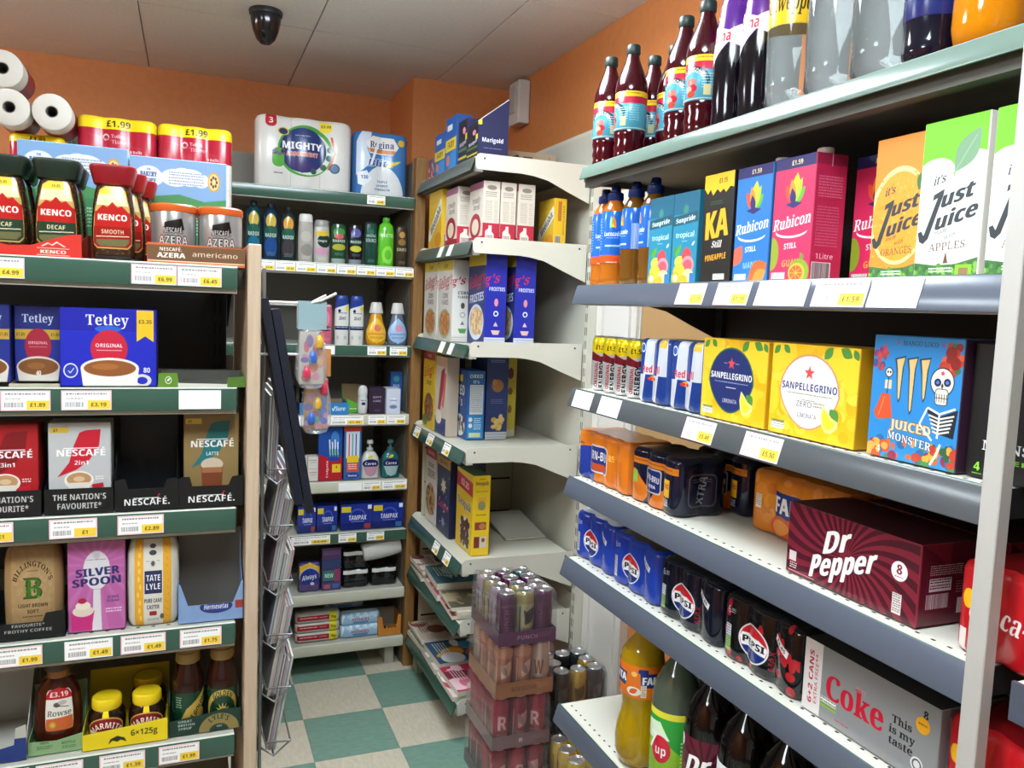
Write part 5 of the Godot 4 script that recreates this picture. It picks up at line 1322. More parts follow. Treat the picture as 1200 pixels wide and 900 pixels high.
	for q in [[0.918, 2.885, "white and red hot oat box, far facing of its shelf", 0.072], [0.952, 2.70, "white and red hot oat box at the aisle edge of its row", 0.062], [1.018, 2.70, "white and red hot oat box in the middle of its row", 0.058], [1.084, 2.70, "white and red hot oat box deepest in its row", 0.064]]:
		cer("oat%.3f" % q[3], q[2], q[0], q[1], y, Vector3(0.15, 0.215, q[3]), qf, qs, "b87a8a", "white and red oat boxes")
	# flakes
	y = 1.4645
	p = pic(190, 320, "d4d2cc"); p.rect(0, 0, 190, 40, "d8c02a"); p.text("£2.99", 96, 22, 14, "5a4a12", {"w": 50}); p.text("Kellogg's", 96, 84, 44, "b01c2c", {"f": "rb", "sh": 0.3, "w": 170, "slope": -0.14}); p.text("CORN", 96, 140, 20, "5a5a54", {"w": 70}); p.text("FLAKES", 96, 166, 20, "5a5a54", {"w": 84}); p.ell(96, 252, 76, 60, C("9ab090")); p.ell(96, 250, 66, 50, C("b5763a")); p.dots(40, 210, 112, 80, 50, 5, 10, [C("c88a4a"), C("a8682f"), C("d8a05a")], 4)
	var cf := put(p)
	p = pic(84, 320, "d0cec8"); p.text("g's", 24, 82, 30, "b01c2c", {"f": "rb", "sh": 0.3, "w": 60, "slope": -0.14}); p.text("CORN", 46, 128, 12, "3a3a36", {"w": 46}); p.text("FLAKES", 46, 144, 9, "3a3a36", {"w": 46}); p.ell(44, 178, 8, 12, C("3a3a36")); p.ell(44, 214, 11, 11, C("8a8a84")); p.ell(44, 214, 8, 8, C("d0cec8")); p.star(44, 248, 10, C("6a6a64"), 3, 0.5); p.pts([26, 268, 62, 268, 56, 286, 34, 286], C("4a8a4a")); p.rect(0, 296, 84, 24, "c4c2bc"); p.rect(0, 302, 84, 2, "9a9892"); p.rect(0, 310, 84, 2, "9a9892")
	var cs := put(p)
	cer("corn", "white corn flakes box with red script by the wooden post", 0.917, 3.115, y, Vector3(0.19, 0.308, 0.08), cf, cs, "c9b83a", "white corn flakes boxes")
	cer("corn", "white corn flakes box with red script beside the blue frosted flakes", 0.917, 2.912, y, Vector3(0.19, 0.308, 0.08), cf, cs, "c9b83a", "white corn flakes boxes")
	p = pic(190, 330, "22306e"); p.rect(0, 0, 190, 44, "d8c02a"); p.text("Kellogg's", 96, 96, 44, "c8244a", {"f": "rb", "sh": 0.3, "w": 170, "slope": -0.14}); p.text("FROSTIES", 96, 160, 30, "dfe4f0", {"w": 150, "slope": -0.1}); p.ell(96, 250, 84, 66, C("c9d2e4")); p.ell(96, 246, 70, 52, C("c8a87a")); p.dots(40, 206, 112, 80, 40, 6, 11, [C("e0c49a"), C("b98f5a")], 6)
	var ff := put(p)
	p = pic(84, 330, "1f2aa0"); p.text("g's", 26, 92, 34, "c8244a", {"f": "rb", "sh": 0.3, "w": 62, "slope": -0.14}); p.text("FROSTIES", 46, 128, 13, "e6eaf6", {"w": 62}); p.ell(44, 176, 8, 14, C("d88a9a")); p.ell(44, 216, 10, 10, C("e0e4f0")); p.ell(44, 216, 6, 6, C("1f2aa0")); p.star(44, 256, 11, C("d8b8c0"), 3, 0.5); p.pts([26, 276, 62, 276, 56, 292, 34, 292], C("e0b8b4")); p.rect(0, 302, 84, 28, "c9ccd8"); p.rect(0, 309, 84, 2, "8a8ea4"); p.rect(0, 318, 84, 2, "8a8ea4")
	var fs := put(p)
	cer("frost", "royal blue frosted flakes box at the aisle edge", 0.972, 2.70, y, Vector3(0.19, 0.327, 0.08), ff, fs, "1a2488", "royal blue frosted flakes boxes")
	cer("frost", "royal blue frosted flakes box behind its twin", 1.085, 2.70, y, Vector3(0.19, 0.327, 0.08), ff, fs, "1a2488", "royal blue frosted flakes boxes")
	# chocolate and kids cereals
	y = 1.0885
	p = pic(180, 320, "d8b81e"); p.rect(0, 0, 180, 34, "9a2428"); p.text("KELLOGG", 90, 18, 12, "e0c4b0", {"w": 60}); p.text("Kellogg's", 90, 80, 40, "a81c28", {"f": "rb", "sh": 0.3, "w": 150, "slope": -0.14}); p.text("CRUNCHY", 90, 130, 18, "4a3a1a", {"w": 80}); p.ell(96, 232, 70, 60, C("7a4a1e")); p.dots(40, 190, 112, 84, 40, 6, 12, [C("8f5a26"), C("6a3c16"), C("a8703a")], 6); p.ell(40, 290, 40, 24, C("5a7a3a"))
	cer("choc", "yellow nut cereal box with red script by the wooden post", 0.925, 3.14, y, Vector3(0.17, 0.32, 0.05), put(p), sw("c8a81e"), "9a2428")
	p = pic(180, 320, "d2c8bc"); p.rect(0, 0, 180, 40, "c8a88a"); p.pts([40, 250, 90, 60, 150, 40, 130, 130, 80, 230], C("a8242c")); p.pts([110, 200, 150, 60, 176, 70, 140, 210], C("c86a5a")); p.rect(0, 250, 180, 70, "2f3f7a"); p.ell(60, 250, 50, 30, C("e8e2d6"))
	cer("wafer", "white and red striped cereal box between the yellow and blue boxes", 0.928, 2.985, y, Vector3(0.15, 0.31, 0.05), put(p), sw("b8a898"), "c8a88a")
	p = pic(190, 270, "1f4a94"); p.rect(20, 20, 110, 26, "d8c02a"); p.text("OREO", 90, 80, 40, "eef2f6", {"w": 130, "bold": 1.0, "out": C("12306a"), "ow": 2.5}); p.text("O's", 96, 126, 34, "eef2f6", {"w": 70, "out": C("12306a"), "ow": 2.5}); p.ell(96, 220, 76, 44, C("dfe6ea")); p.dots(40, 190, 112, 56, 30, 7, 12, [C("2a2420"), C("4a3a30"), C("e6e0d4")], 6)
	var of := put(p)
	p = pic(84, 270, "1f66b0"); p.text("OREO", 42, 20, 14, "eef2f6", {"w": 60}); p.text("O's", 42, 42, 12, "eef2f6", {"w": 28}); p.rect(14, 54, 62, 116, "d9dfe4"); p.small(18, 58, 54, 106, 18, "7a8494"); p.rect(6, 172, 72, 92, "2f8ac8"); p.small(36, 184, 34, 50, 6, "cfe2ee"); p.ell(20, 190, 9, 9, C("e6eaee")); p.ell(20, 214, 9, 9, C("e6eaee")); p.rect(14, 242, 54, 18, "c9d6a8")
	cer("oreo", "blue sandwich-biscuit cereal box standing at the shelf edge", 0.984, 2.9, y, Vector3(0.175, 0.266, 0.072), of, put(p), "2a5aa4")
	p = pic(90, 310, "24386e"); p.small(16, 14, 58, 12, 2, "8a9ac0"); p.ell(46, 110, 24, 24, C("a06a3a")); p.ell(34, 96, 10, 10, C("b87a48")); p.small(20, 160, 50, 20, 3, "6a7aa4"); p.dots(24, 220, 44, 50, 12, 7, 12, [C("c8a04a"), C("d8b86a")], 5); p.rect(0, 282, 90, 28, "b9bcc4"); p.rect(0, 290, 90, 2, "7a7e8a"); p.rect(0, 300, 90, 2, "7a7e8a")
	cer("bear", "navy cereal box with hoops on its end panel", 1.062, 2.9, y, Vector3(0.19, 0.325, 0.09), sw("24386e"), put(p), "2a4078")
	cer("navy", "plain navy cereal box between the blue boxes", 0.985, 3.085, y, Vector3(0.12, 0.315, 0.05), sw("1f356a"), sw("22386e"), "2a4078")
	p = pic(60, 310, "b8a42a"); p.ell(30, 60, 14, 22, C("5a2a1a")); p.ell(30, 130, 12, 14, C("6a4a1a")); p.ell(30, 200, 10, 16, C("7a5a1a")); p.rect(0, 280, 60, 30, "b5b29a")
	cer("yel", "yellow and brown cereal box deepest in its row", 1.156, 2.95, y, Vector3(0.18, 0.315, 0.05), sw("c8a81e"), put(p), "b89a1e")
	# lower kids cereals
	y = 0.6845
	p = pic(170, 320, "cfccc6"); p.rect(0, 0, 170, 40, "a8343c"); p.text("BIG PACK", 86, 21, 15, "ecd2d0", {"w": 100}); p.text("COOKIE", 86, 72, 18, "4a4a48", {"w": 90}); p.text("CRISPS", 86, 110, 32, "3a3a3a", {"w": 120, "f": "rb"}); p.ell(86, 220, 74, 70, C("b89a6a")); p.dots(30, 170, 112, 100, 50, 7, 13, [C("8a5a2f"), C("c8a878"), C("6a4426")], 8)
	cer("cookie", "white cookie cereal box with red top band by the wooden post", 0.947, 3.15, y, Vector3(0.16, 0.315, 0.07), put(p), sw("b9b4ac"), "a8343c")
	p = pic(170, 320, "1c2450"); p.rect(0, 0, 170, 40, "b08a3a"); p.text("BIG PACK", 86, 21, 15, "3a2c10", {"w": 100}); p.text("Golden", 86, 200, 30, "c8385a", {"f": "rb", "w": 140, "sh": 0.1}); p.star(86, 120, 40, C("d8cfa8"), 8, 0.5); p.star(90, 270, 26, C("8a92b8"), 8, 0.5); p.dots(10, 60, 150, 240, 30, 2, 6, [C("d8d2b8"), C("4a5a9a")], 3)
	cer("golden", "navy starry cereal box between the white and yellow boxes", 0.947, 2.96, y, Vector3(0.175, 0.31, 0.07), put(p), sw("161c40"), "b08a3a")
	p = pic(180, 310, "e0bc16"); p.pts([0, 14, 180, 30, 180, 84, 0, 70], C("b8242c")); p.text("£3.25", 92, 50, 24, "f0dcd8", {"w": 84, "slope": 0.1}); p.text("Nesquik", 90, 128, 30, "1c2a6a", {"f": "rb", "w": 150, "slope": 0.08, "out": C("e8e2d2"), "ow": 1.5}); p.ell(100, 236, 58, 64, C("cfc8b8")); p.dots(56, 186, 90, 100, 60, 8, 12, [C("4a2414"), C("5f3019"), C("3a1a0e")], 6)
	var nf := put(p)
	p = pic(84, 310, "e2be1a"); p.small(30, 12, 30, 5, 1, "5a4a12"); p.text("Nesquik", 44, 30, 13, "2a2a3a", {"f": "rb", "w": 62}); p.small(14, 60, 56, 5, 1, "6a5a1a"); p.rect(24, 84, 40, 50, "d8a83a"); p.ell(44, 116, 18, 18, C("8a8a5a")); p.small(20, 150, 46, 8, 1, "6a5a1a"); p.rect(14, 180, 54, 30, "8a3a2a"); p.ell(50, 196, 16, 12, C("b87a4a")); p.rect(12, 236, 26, 44, "7a2f2a"); p.rect(38, 236, 34, 44, "cfc4b4"); p.ell(56, 250, 8, 8, C("7a4a2a"))
	cer("nesq", "bright yellow chocolate cereal box with red price band", 0.962, 2.73, y, Vector3(0.19, 0.3, 0.068), nf, put(p), "3f6a4a")
	cer("green", "dark cereal box behind the bright yellow one", 1.035, 2.99, y, Vector3(0.15, 0.29, 0.07), sw("3a3f5a"), sw("2a2f48"), "3f4a5a")
	# loose white panel and newspapers, magazines on the two lowest shelves
	var lp := B().box(Vector3(-0.14, -0.003, -0.085), Vector3(0.14, 0.003, 0.085))
	lp.moved(Transform3D(Basis(Vector3.FORWARD, 0.14), Vector3(0, 0.024, 0)))
	solo("loose_panel", lp.mesh(M("cfccbd", 0.42)), "loose cream metal panel lying askew at the back of the lowest cereal shelf", "panel", V(1.245, 0.6845, 3.02), RT)
	paper_piles()

func cover(sd: int, bg, cols: Array) -> Rect2:
	var p := pic(120, 150, bg)
	p.dots(10, 40, 100, 100, 12, 10, 30, cols, sd)
	p.rect(6, 6, 108, 26, cols[0])
	p.small(12, 12, 96, 14, 1, cols[cols.size() - 1], sd)
	p.small(12, 110, 60, 30, 5, cols[cols.size() - 1], sd + 1)
	return put(p)

func paper_piles():
	var items := [
		[0.46, 3.215, [["b9b0a4", ["d8d2c8", "6a4a44", "3a3a3a"], 0.21, 0.27], ["c8c0b4", ["8a7a6a", "d8d2c4"], 0.21, 0.28], ["a86a6a", ["e0d4c8", "6a3a3a"], 0.21, 0.28]], "magazine in the pile by the wooden post on the upper magazine shelf"],
		[0.46, 2.99, [["c86a7a", ["e8d8c8", "8a3a4a"], 0.22, 0.28], ["d8b8b0", ["c8a89a", "6a5a54"], 0.21, 0.28], ["3a6a6a", ["2a4a54", "a8c0b8", "d8d8d0"], 0.22, 0.29]], "magazine in the teal-topped pile on the upper magazine shelf"],
		[0.46, 2.785, [["d87a84", ["f0d8d0", "8a3a3a"], 0.2, 0.27], ["c9bfa8", ["d8cfb8", "8a7a64"], 0.2, 0.27], ["5a5440", ["6a644c", "a89a7a"], 0.18, 0.22]], "magazine in the pile at the open end of the upper magazine shelf"],
		[0.16, 3.21, [["c4bca8", ["d8d0bc", "7a5a50"], 0.22, 0.28], ["bdb5a0", ["d2cab4", "8a8070"], 0.22, 0.28], ["c9c1ac", ["b8a898", "7a3f3a"], 0.22, 0.28]], "magazine in the pale pile by the wooden post on the lowest shelf"],
		[0.16, 2.998, [["cfc8bc", ["e0d8cc", "8a8a8a"], 0.21, 0.27], ["2a4a6a", ["c84a3a", "3a9ac0", "e0a03a", "dfe6ea"], 0.21, 0.28]], "bright comic in the middle of the lowest shelf"],
		[0.16, 2.776, [["d9c4c4", ["e8e0dc", "b83a5a"], 0.21, 0.28], ["b8244a", ["e0708a", "7a1a34", "f0c8d0"], 0.21, 0.28]], "pink puzzle magazine at the open end of the lowest shelf"]]
	var k := 0
	for it in items:
		var y: float = it[0] + 0.0048
		for j in it[2].size():
			var m: Array = it[2][j]
			var cols := []
			for c in m[1]: cols.append(C(c))
			var uv := cover(k * 7 + j, C(m[0]), cols)
			var th := 0.012 + rr(0.0, 0.014, k * 5 + j)
			var q := B().box(Vector3(-m[2] / 2, 0, -m[3] / 2), Vector3(m[2] / 2, th, m[3] / 2), sw("cfc8ba"))
			q.quad(Vector3(-m[2] / 2, th + 0.0002, m[3] / 2), Vector3(m[2] / 2, th + 0.0002, m[3] / 2), Vector3(m[2] / 2, th + 0.0002, -m[3] / 2), Vector3(-m[2] / 2, th + 0.0002, -m[3] / 2), uv)
			solo("magazine_pile", q.mesh(pm("paper")), it[3].replace("magazine in", ["bottom magazines of", "middle magazines of", "top magazines of"][j] if it[2].size() == 3 else ["bottom magazines of", "top magazines of"][j]).replace("bright comic", ["white magazine under the bright comic", "bright blue and red comic"][j] if "comic" in it[3] else "").replace("pink puzzle magazine", ["pale magazine under the pink one", "pink puzzle magazine"][j] if "puzzle" in it[3] else ""), "magazines", V(0.905 + m[3] / 2 + 0.012 * (j % 2) - 0.014, y, it[1]), RT + rr(-0.07, 0.07, k * 11 + j), "magazine piles")
			y += th + 0.0006
		k += 1

# ------------------------------------------------------------------ drinks
func pepsi(p: Pic, cx: float, cy: float, r: float, ring := "f2f2f4", fx := 1.0):
	p.ell(cx, cy, r * fx * 1.08, r * 1.08, C(ring))
	p.ell(cx, cy, r * fx, r, C("c8202c"))
	p.pts([cx - r * fx, cy - r * 0.1, cx - r * fx * 0.9, cy - r * 0.34, cx + r * fx * 0.5, cy - r * 0.42, cx + r * fx * 0.97, cy - r * 0.16, cx + r * fx, cy, cx + r * fx * 0.9, cy + r * 0.4, cx, cy + r * 0.3, cx - r * fx * 0.9, cy + r * 0.42, cx - r * fx, cy], C("f2f2f4"))
	var v := PackedVector2Array()
	for i in 21:
		var a := PI * 0.13 + i * PI * 0.74 / 20
		v.append(Vector2(cx + cos(a) * r * fx, cy + sin(a) * r))
	v.append(Vector2(cx, cy + r * 0.3))
	p.poly(v, C("17307e"))
	p.text("PEPSI", cx, cy, r * 0.38, "12131c", {"w": r * fx * 1.72, "bold": 0.5})

func nutri(p: Pic, x, y, w, h, g := "8ab84a"):
	p.rect(x, y, w, h, "e4e4e0"); p.rect(x, y + h * 0.55, w, h * 0.45, g); p.small(x + 1, y + 1, w - 2, h - 2, 3, "7a7a76")

func fruit_crown(p: Pic, cx, cy, s):
	p.leaf(cx, cy, cx - s * 0.55, cy - s * 0.75, 0.22, C("e8503a")); p.leaf(cx, cy, cx + s * 0.6, cy - s * 0.6, 0.22, C("58a83a")); p.leaf(cx, cy, cx + s * 0.12, cy - s * 1.15, 0.24, C("f0c42a")); p.leaf(cx, cy, cx + s * 0.42, cy - s * 0.95, 0.15, C("a8c832")); p.leaf(cx, cy, cx - s * 0.22, cy - s * 0.95, 0.2, C("f08a2a")); p.leaf(cx, cy + s * 0.1, cx - s * 0.16, cy - s * 0.62, 0.24, C("2a2464")); p.pts([cx - s * 0.5, cy - s * 0.02, cx, cy - s * 0.12, cx + s * 0.5, cy - s * 0.02, cx, cy + s * 0.14], C("2a2464"))

const RT := -PI / 2
func stock_drinks():
	cur = 1
	squash()
	juice()
	energy()
	cans()
	big_bottles()

func squash():
	var y := 1.9495
	var p := pic(230, 112, "4fa3bd")
	p.rect(0, 0, 230, 16, "e8c02a"); p.small(20, 5, 190, 6, 1, "8a6a1a"); p.rect(0, 16, 230, 20, "b8243f")
	p.ell(92, 62, 62, 34, C("16323a")); p.ell(92, 72, 52, 30, C("4fa3bd")); p.arc("ROBINSONS", 92, 92, 56, 11, C("f2efe6"), -90.0, {"fx": 0.9})
	p.ell(88, 66, 20, 10, C("e8756a")); p.ell(96, 82, 16, 10, C("c82a3a")); p.ell(80, 84, 13, 9, C("f0a89a")); p.ell(90, 96, 16, 8, C("d8503a"))
	p.small(128, 46, 36, 40, 6, "b9dbe2"); p.rect(134, 74, 24, 26, "e6dca0"); p.small(170, 40, 40, 50, 7, "8fc6d4"); p.small(10, 44, 34, 50, 7, "8fc6d4"); p.rect(0, 106, 230, 3, "d8d6c0")
	var rob := put(p)
	var ruby := M("3d0510", 0.05)
	var capg := M("2a3a36", 0.4)
	var spots := [[0.95, 1.795, 0.9, "red squash bottle with blue label standing first at the shelf end"], [0.95, 1.689, 0.1, "red squash bottle with its blue label turned, second in its row"], [1.035, 1.735, 0.5, "red squash bottle tucked behind the two at the shelf end"], [1.035, 1.645, 0.2, "red squash bottle behind, in the gap of the blue-labelled row"], [0.955, 1.482, 0.75, "red squash bottle with raised label beside the gap"], [0.945, 1.392, 0.65, "red squash bottle next to the purple blackcurrant bottles"]]
	for q in spots:
		turned_item("rob", "squash_bottle", q[3], "bottle", V(q[0], y, q[1]), RT + q[2], "red squash bottles", [
			["body", [[0.0, 0.031], [0.005, 0.0365], [0.02, 0.0345], [0.03, 0.037], [0.042, 0.0345], [0.055, 0.0375], [0.064, 0.0365], [0.15, 0.0365], [0.158, 0.0375], [0.178, 0.035], [0.2, 0.0275], [0.22, 0.019], [0.234, 0.0145], [0.243, 0.0135]], null, ruby, {"seg": 28}],
			["label", [[0.066, 0.0369], [0.0665, 0.0373], [0.1515, 0.0373], [0.152, 0.0369]], rob, pm("film"), {"span": 210.0, "seg": 28, "open": true}],
			["cap", [[0.24, 0.0145], [0.242, 0.0162], [0.259, 0.016], [0.262, 0.0145]], null, capg, {"seg": 20}]])
	p = pic(230, 170, "5b2a86")
	p.dots(0, 0, 230, 60, 24, 5, 12, [C("6a3596"), C("4a1f74")], 2)
	for q in [[70, 20], [120, 44], [160, 16], [100, 70]]: p.ell(q[0], q[1], 13, 15, C("d9b98a")); p.ell(q[0], q[1], 9, 10, C("8a4a86"))
	p.ell(132, 20, 13, 5, C("e8c02a")); p.pts([0, 96, 70, 92, 150, 108, 230, 88, 230, 150, 150, 130, 80, 170, 0, 150], C("e9e5e4"))
	p.text("Ribena", 106, 118, 20, "c3243c", {"f": "sb", "w": 100, "sh": 0.1}); p.pts([0, 150, 80, 170, 150, 132, 230, 150, 230, 170, 0, 170], C("0c0a12"))
	var rib := put(p)
	for q in [[0.95, 1.308, "tall blackcurrant bottle with purple and white label beside the red squash"], [0.95, 1.228, "tall blackcurrant bottle with purple and white label beside the clear bottles"]]:
		turned_item("rib", "blackcurrant_bottle", q[2], "bottle", V(q[0], y, q[1]), RT + 0.05, "blackcurrant bottles", [
			["body", [[0.0, 0.03], [0.006, 0.0365], [0.03, 0.035], [0.05, 0.0365], [0.12, 0.036]], null, M("0a0710", 0.05), {"seg": 28}],
			["label", [[0.115, 0.0365], [0.14, 0.0365], [0.18, 0.034], [0.23, 0.027], [0.265, 0.018], [0.28, 0.0145]], rib, pm("gloss"), {"span": 220.0, "seg": 28}],
			["cap", [[0.28, 0.0145], [0.282, 0.0165], [0.3, 0.016], [0.302, 0.0145]], null, M("3a1a56", 0.35)]])
	# clear mixers
	p = pic(220, 60, "e8b822"); p.text("Schweppes", 110, 30, 22, "2b2418", {"f": "rb", "sh": 0.2, "w": 150})
	var sch := put(p)
	var glass := M("eef4f2", 0.02, 0.0, 0.04)
	glass.transparency = BaseMaterial3D.TRANSPARENCY_ALPHA
	glass.refraction_enabled = true; glass.refraction_scale = 0.033
	for q in [[1.146, 0.0415, "clear tonic bottle with yellow shoulder label by the blackcurrant bottles"], [1.045, 0.0445, "clear plain bottle between two other clear bottles"], [0.942, 0.048, "wide clear ribbed bottle beside the dark cola bottle"]]:
		var r: float = q[1]
		var spec := [
			["body", [[0.0, r * 0.7], [0.004, r * 0.86], [0.014, r * 0.97], [0.05, r * 0.95], [0.1, r], [0.16, r * 0.97], [0.2, r], [0.24, r * 0.82], [0.28, r * 0.45], [0.3, 0.0145]], null, glass, {"seg": 32}],
			["cap", [[0.298, 0.0145], [0.3, 0.0165], [0.32, 0.016], [0.322, 0.0145]], null, M("d0b024" if q[0] > 1.1 else "d9d9d6", 0.35)]]
		if q[0] > 1.1: spec.insert(1, ["label", [[0.135, r * 0.985], [0.2, r * 1.01], [0.205, r * 1.0]], sch, pm("film"), {"span": 200.0, "open": true, "seg": 28}])
		turned_item("clear%.3f" % q[0], "mixer_bottle", q[2], "bottle", V(0.95, y, q[0]), RT + (0.6 if q[0] > 1.1 else 0.0), "clear mixer bottles", spec)
	turned_item("darkb", "cola_bottle", "dark blue cola bottle standing between the clear and orange bottles", "bottle", V(0.948, y, 0.858), RT, "", [
		["body", [[0.0, 0.028], [0.005, 0.034], [0.02, 0.0375], [0.03, 0.0355], [0.06, 0.0375], [0.2, 0.037], [0.24, 0.03], [0.28, 0.016], [0.3, 0.0145]], null, M("0b0c1c", 0.05)],
		["label", [[0.06, 0.0379], [0.061, 0.0382], [0.15, 0.0382], [0.151, 0.0378]], sw("1b2560"), pm("film"), {"open": true}],
		["cap", [[0.298, 0.0145], [0.3, 0.0165], [0.32, 0.016]], null, M("16203e", 0.35)]])
	turned_item("orangeb", "orangeade_bottle", "round yellow-orange drink bottle at the cropped end of the top shelf", "bottle", V(0.952, y, 0.775), RT, "", [
		["body", [[0.0, 0.03], [0.006, 0.038], [0.03, 0.043], [0.08, 0.0425], [0.16, 0.043], [0.22, 0.036], [0.27, 0.018], [0.29, 0.0145]], null, M("c4760a", 0.06)],
		["cap", [[0.288, 0.0145], [0.29, 0.0165], [0.31, 0.016]], null, M("d0701a", 0.35)]])

func juice():
	var y := 1.6605
	var p := pic(210, 170, "1c5fb8")
	p.rect(0, 0, 210, 120, "1f63bb"); p.pts([105, 16, 116, 44, 94, 44], C("f0c42a")); p.leaf(105, 14, 92, 48, 0.16, C("58b83a")); p.leaf(105, 14, 118, 48, 0.16, C("e87a2a")); p.text("Lucozade", 105, 62, 12, "e6ecf4", {"w": 74, "sh": 0.1}); p.small(78, 72, 54, 4, 1, "9fbde0"); p.rect(72, 92, 66, 5, "a9c9ea"); p.rect(0, 120, 210, 50, "e0562a"); p.text("ORANGE", 105, 142, 9, "f6e2d6", {"w": 48}); p.small(12, 20, 40, 90, 12, "7fa6d6"); p.bars(158, 40, 36, 70, "d9dee6")
	var luc := put(p)
	for q in [[0.965, 1.815, 1.0], [0.955, 1.748, 0.95], [0.965, 1.668, -0.1], [0.97, 1.592, -0.3]]:
		turned_item("luc%d" % (1 if q[1] > 1.7 else 0), "energy_bottle", ["orange energy bottle at the shelf end beside its twin", "orange energy bottle facing out with blue label and sports cap", "energy bottle turned so the small print faces the aisle", "energy bottle turned to its barcode beside the tropical cartons"][[1.815, 1.748, 1.668, 1.592].find(q[1])], "bottle", V(q[0], y, q[1]), RT + q[2], "sports-capped energy bottles", [
			["body", [[0.0, 0.026], [0.005, 0.031], [0.02, 0.0325], [0.04, 0.03], [0.06, 0.0325], [0.16, 0.0325], [0.185, 0.028], [0.2, 0.0185], [0.206, 0.016]], null, M("b0621a" if q[1] > 1.7 else "6a4416", 0.06)],
			["label", [[0.055 if q[1] > 1.7 else 0.085, 0.0329], [0.086, 0.0331], [0.16, 0.0331], [0.178, 0.0305]], luc, pm("gloss"), {"span": 210.0, "open": true, "vlo": 0.03, "vhi": 0.178}],
			["cap", [[0.205, 0.0175], [0.208, 0.0195], [0.222, 0.019], [0.226, 0.012], [0.238, 0.0115], [0.241, 0.009]], null, M("12327e", 0.35)]])
	p = pic(150, 300, "1f7f9e")
	p.rect(0, 0, 150, 70, "1a5f7a"); p.star(75, 56, 20, C("3a7f74"), 10, 0.6); p.pts([0, 76, 150, 66, 150, 100, 0, 108], C("16505f")); p.text("Sunpride", 75, 88, 15, "e8efe9", {"f": "rb", "w": 116, "slope": -0.06}); p.text("tropical", 75, 138, 17, "e6f2f2", {"f": "s", "w": 110}); p.small(60, 158, 32, 5, 1, "9fd0da")
	p.leaf(120, 176, 138, 162, 0.2, C("d9eef0")); p.leaf(20, 210, 60, 170, 0.2, C("4f9a3a")); p.leaf(10, 200, 30, 172, 0.2, C("3f8a34")); p.ell(50, 226, 30, 20, C("e8c24a")); p.ell(92, 206, 28, 24, C("d8434a")); p.ell(100, 238, 38, 30, C("f08a92")); p.ell(100, 240, 28, 20, C("e0525f")); p.ell(50, 256, 36, 24, C("f2b43a")); p.ell(106, 272, 34, 22, C("f6d28a")); p.ell(30, 278, 24, 20, C("e8a01e")); p.ell(30, 278, 15, 12, C("f8e2a0")); p.ell(78, 286, 26, 16, C("f0a02a")); p.rect(116, 264, 26, 30, "2a6ab0")
	var sun := put(p)
	for q in [[1.507, "teal tropical juice carton next to the energy bottles"], [1.414, "teal tropical juice carton next to the black pineapple carton"]]:
		box_item("sun", "juice_carton", q[1], "carton", V(0.965, y, q[0]), RT, "teal tropical cartons", Vector3(0.09, 0.186, 0.06), sun, sw("1a6a84"), sw("17566c"))
	p = pic(170, 340, "16130f")
	p.rect(0, 0, 170, 44, "e8b41e"); p.pts([0, 40, 20, 60, 36, 46, 52, 66, 76, 48, 94, 60, 112, 50, 126, 62, 150, 46, 170, 50, 170, 30, 0, 30], C("e8b41e")); p.text("£1.15", 108, 24, 15, "3a2c08", {"w": 46}); p.small(40, 84, 70, 14, 2, "2f5a3a")
	p.text("KA", 85, 156, 84, "f0a81c", {"f": "sb", "w": 128, "bold": 3.0, "slope": -0.08}); p.text("Still", 90, 218, 20, "f0ede4", {"f": "rb", "sh": 0.3, "w": 56}); p.text("PINEAPPLE", 86, 258, 18, "f0a81c", {"w": 120, "slope": -0.06}); nutri(p, 78, 310, 66, 18, "e4e4e0")
	box_item("ka", "juice_carton", "black pineapple drink carton with gold lettering and torn yellow top", "carton", V(0.965, y, 1.3035), RT, "", Vector3(0.094, 0.208, 0.065), put(p), sw("14110e"), sw("c99a1c"))
	for k in 2:
		p = pic(170, 340, ["2470b8", "cf2a5a"][k])
		p.rect(0, 0, 170, 32, "241f5a"); p.text("£1.59", 92, 17, 13, "e8dc9a", {"w": 46}); fruit_crown(p, 88, 130, 74)
		p.ell(84, 204, 68, 17, C("f4f2f0")); p.ell(86, 198, 70, 17, C(["2470b8", "cf2a5a"][k])); p.text("Rubicon", 85, 176, 30, "f4f2f0", {"f": "rb", "sh": 0.15, "w": 160, "slope": -0.1}); p.text("STILL", 84, 242, 15, "f4f2f0", {"w": 54, "slope": -0.06}); p.text(["MANGO", "GUAVA"][k], 96, 288, 18, ["8fb8e0", "e0a03a"][k], {"w": 88, "slope": -0.06})
		if k == 0:
			p.leaf(0, 290, 40, 230, 0.35, C("e8604a")); p.leaf(80, 332, 168, 286, 0.32, C("e0602a")); p.leaf(100, 340, 165, 306, 0.3, C("f08a3a"))
		else:
			p.ell(4, 262, 30, 46, C("8a9a2a")); p.leaf(130, 262, 142, 286, 0.3, C("6a8a2a")); p.ell(126, 314, 44, 34, C("7aa02a")); p.ell(118, 316, 34, 26, C("f0a83a")); p.ell(116, 317, 27, 20, C("d85a2a")); for_wedges(p, 116, 317, 25, 18)
		nutri(p, 8, 314, 60, 18, "e4e4e0")
		meshes["rub%d" % k] = put(p)
	p = pic(100, 340, "b01f4a"); p.rect(0, 0, 100, 30, "8f1a3c"); p.line(50, 0, 50, 34, 3, C("d9a0b0")); p.small(12, 60, 76, 60, 8, "cf6a88"); p.small(12, 140, 70, 110, 14, "c25a7a"); p.text("1Litre", 44, 272, 14, "eed2da", {"f": "s", "w": 54}); p.rect(6, 288, 60, 50, "d9ccd0"); p.bars(9, 290, 54, 44, "3a2a30")
	var rs := put(p)
	var capw := M("d9d6d4", 0.35)
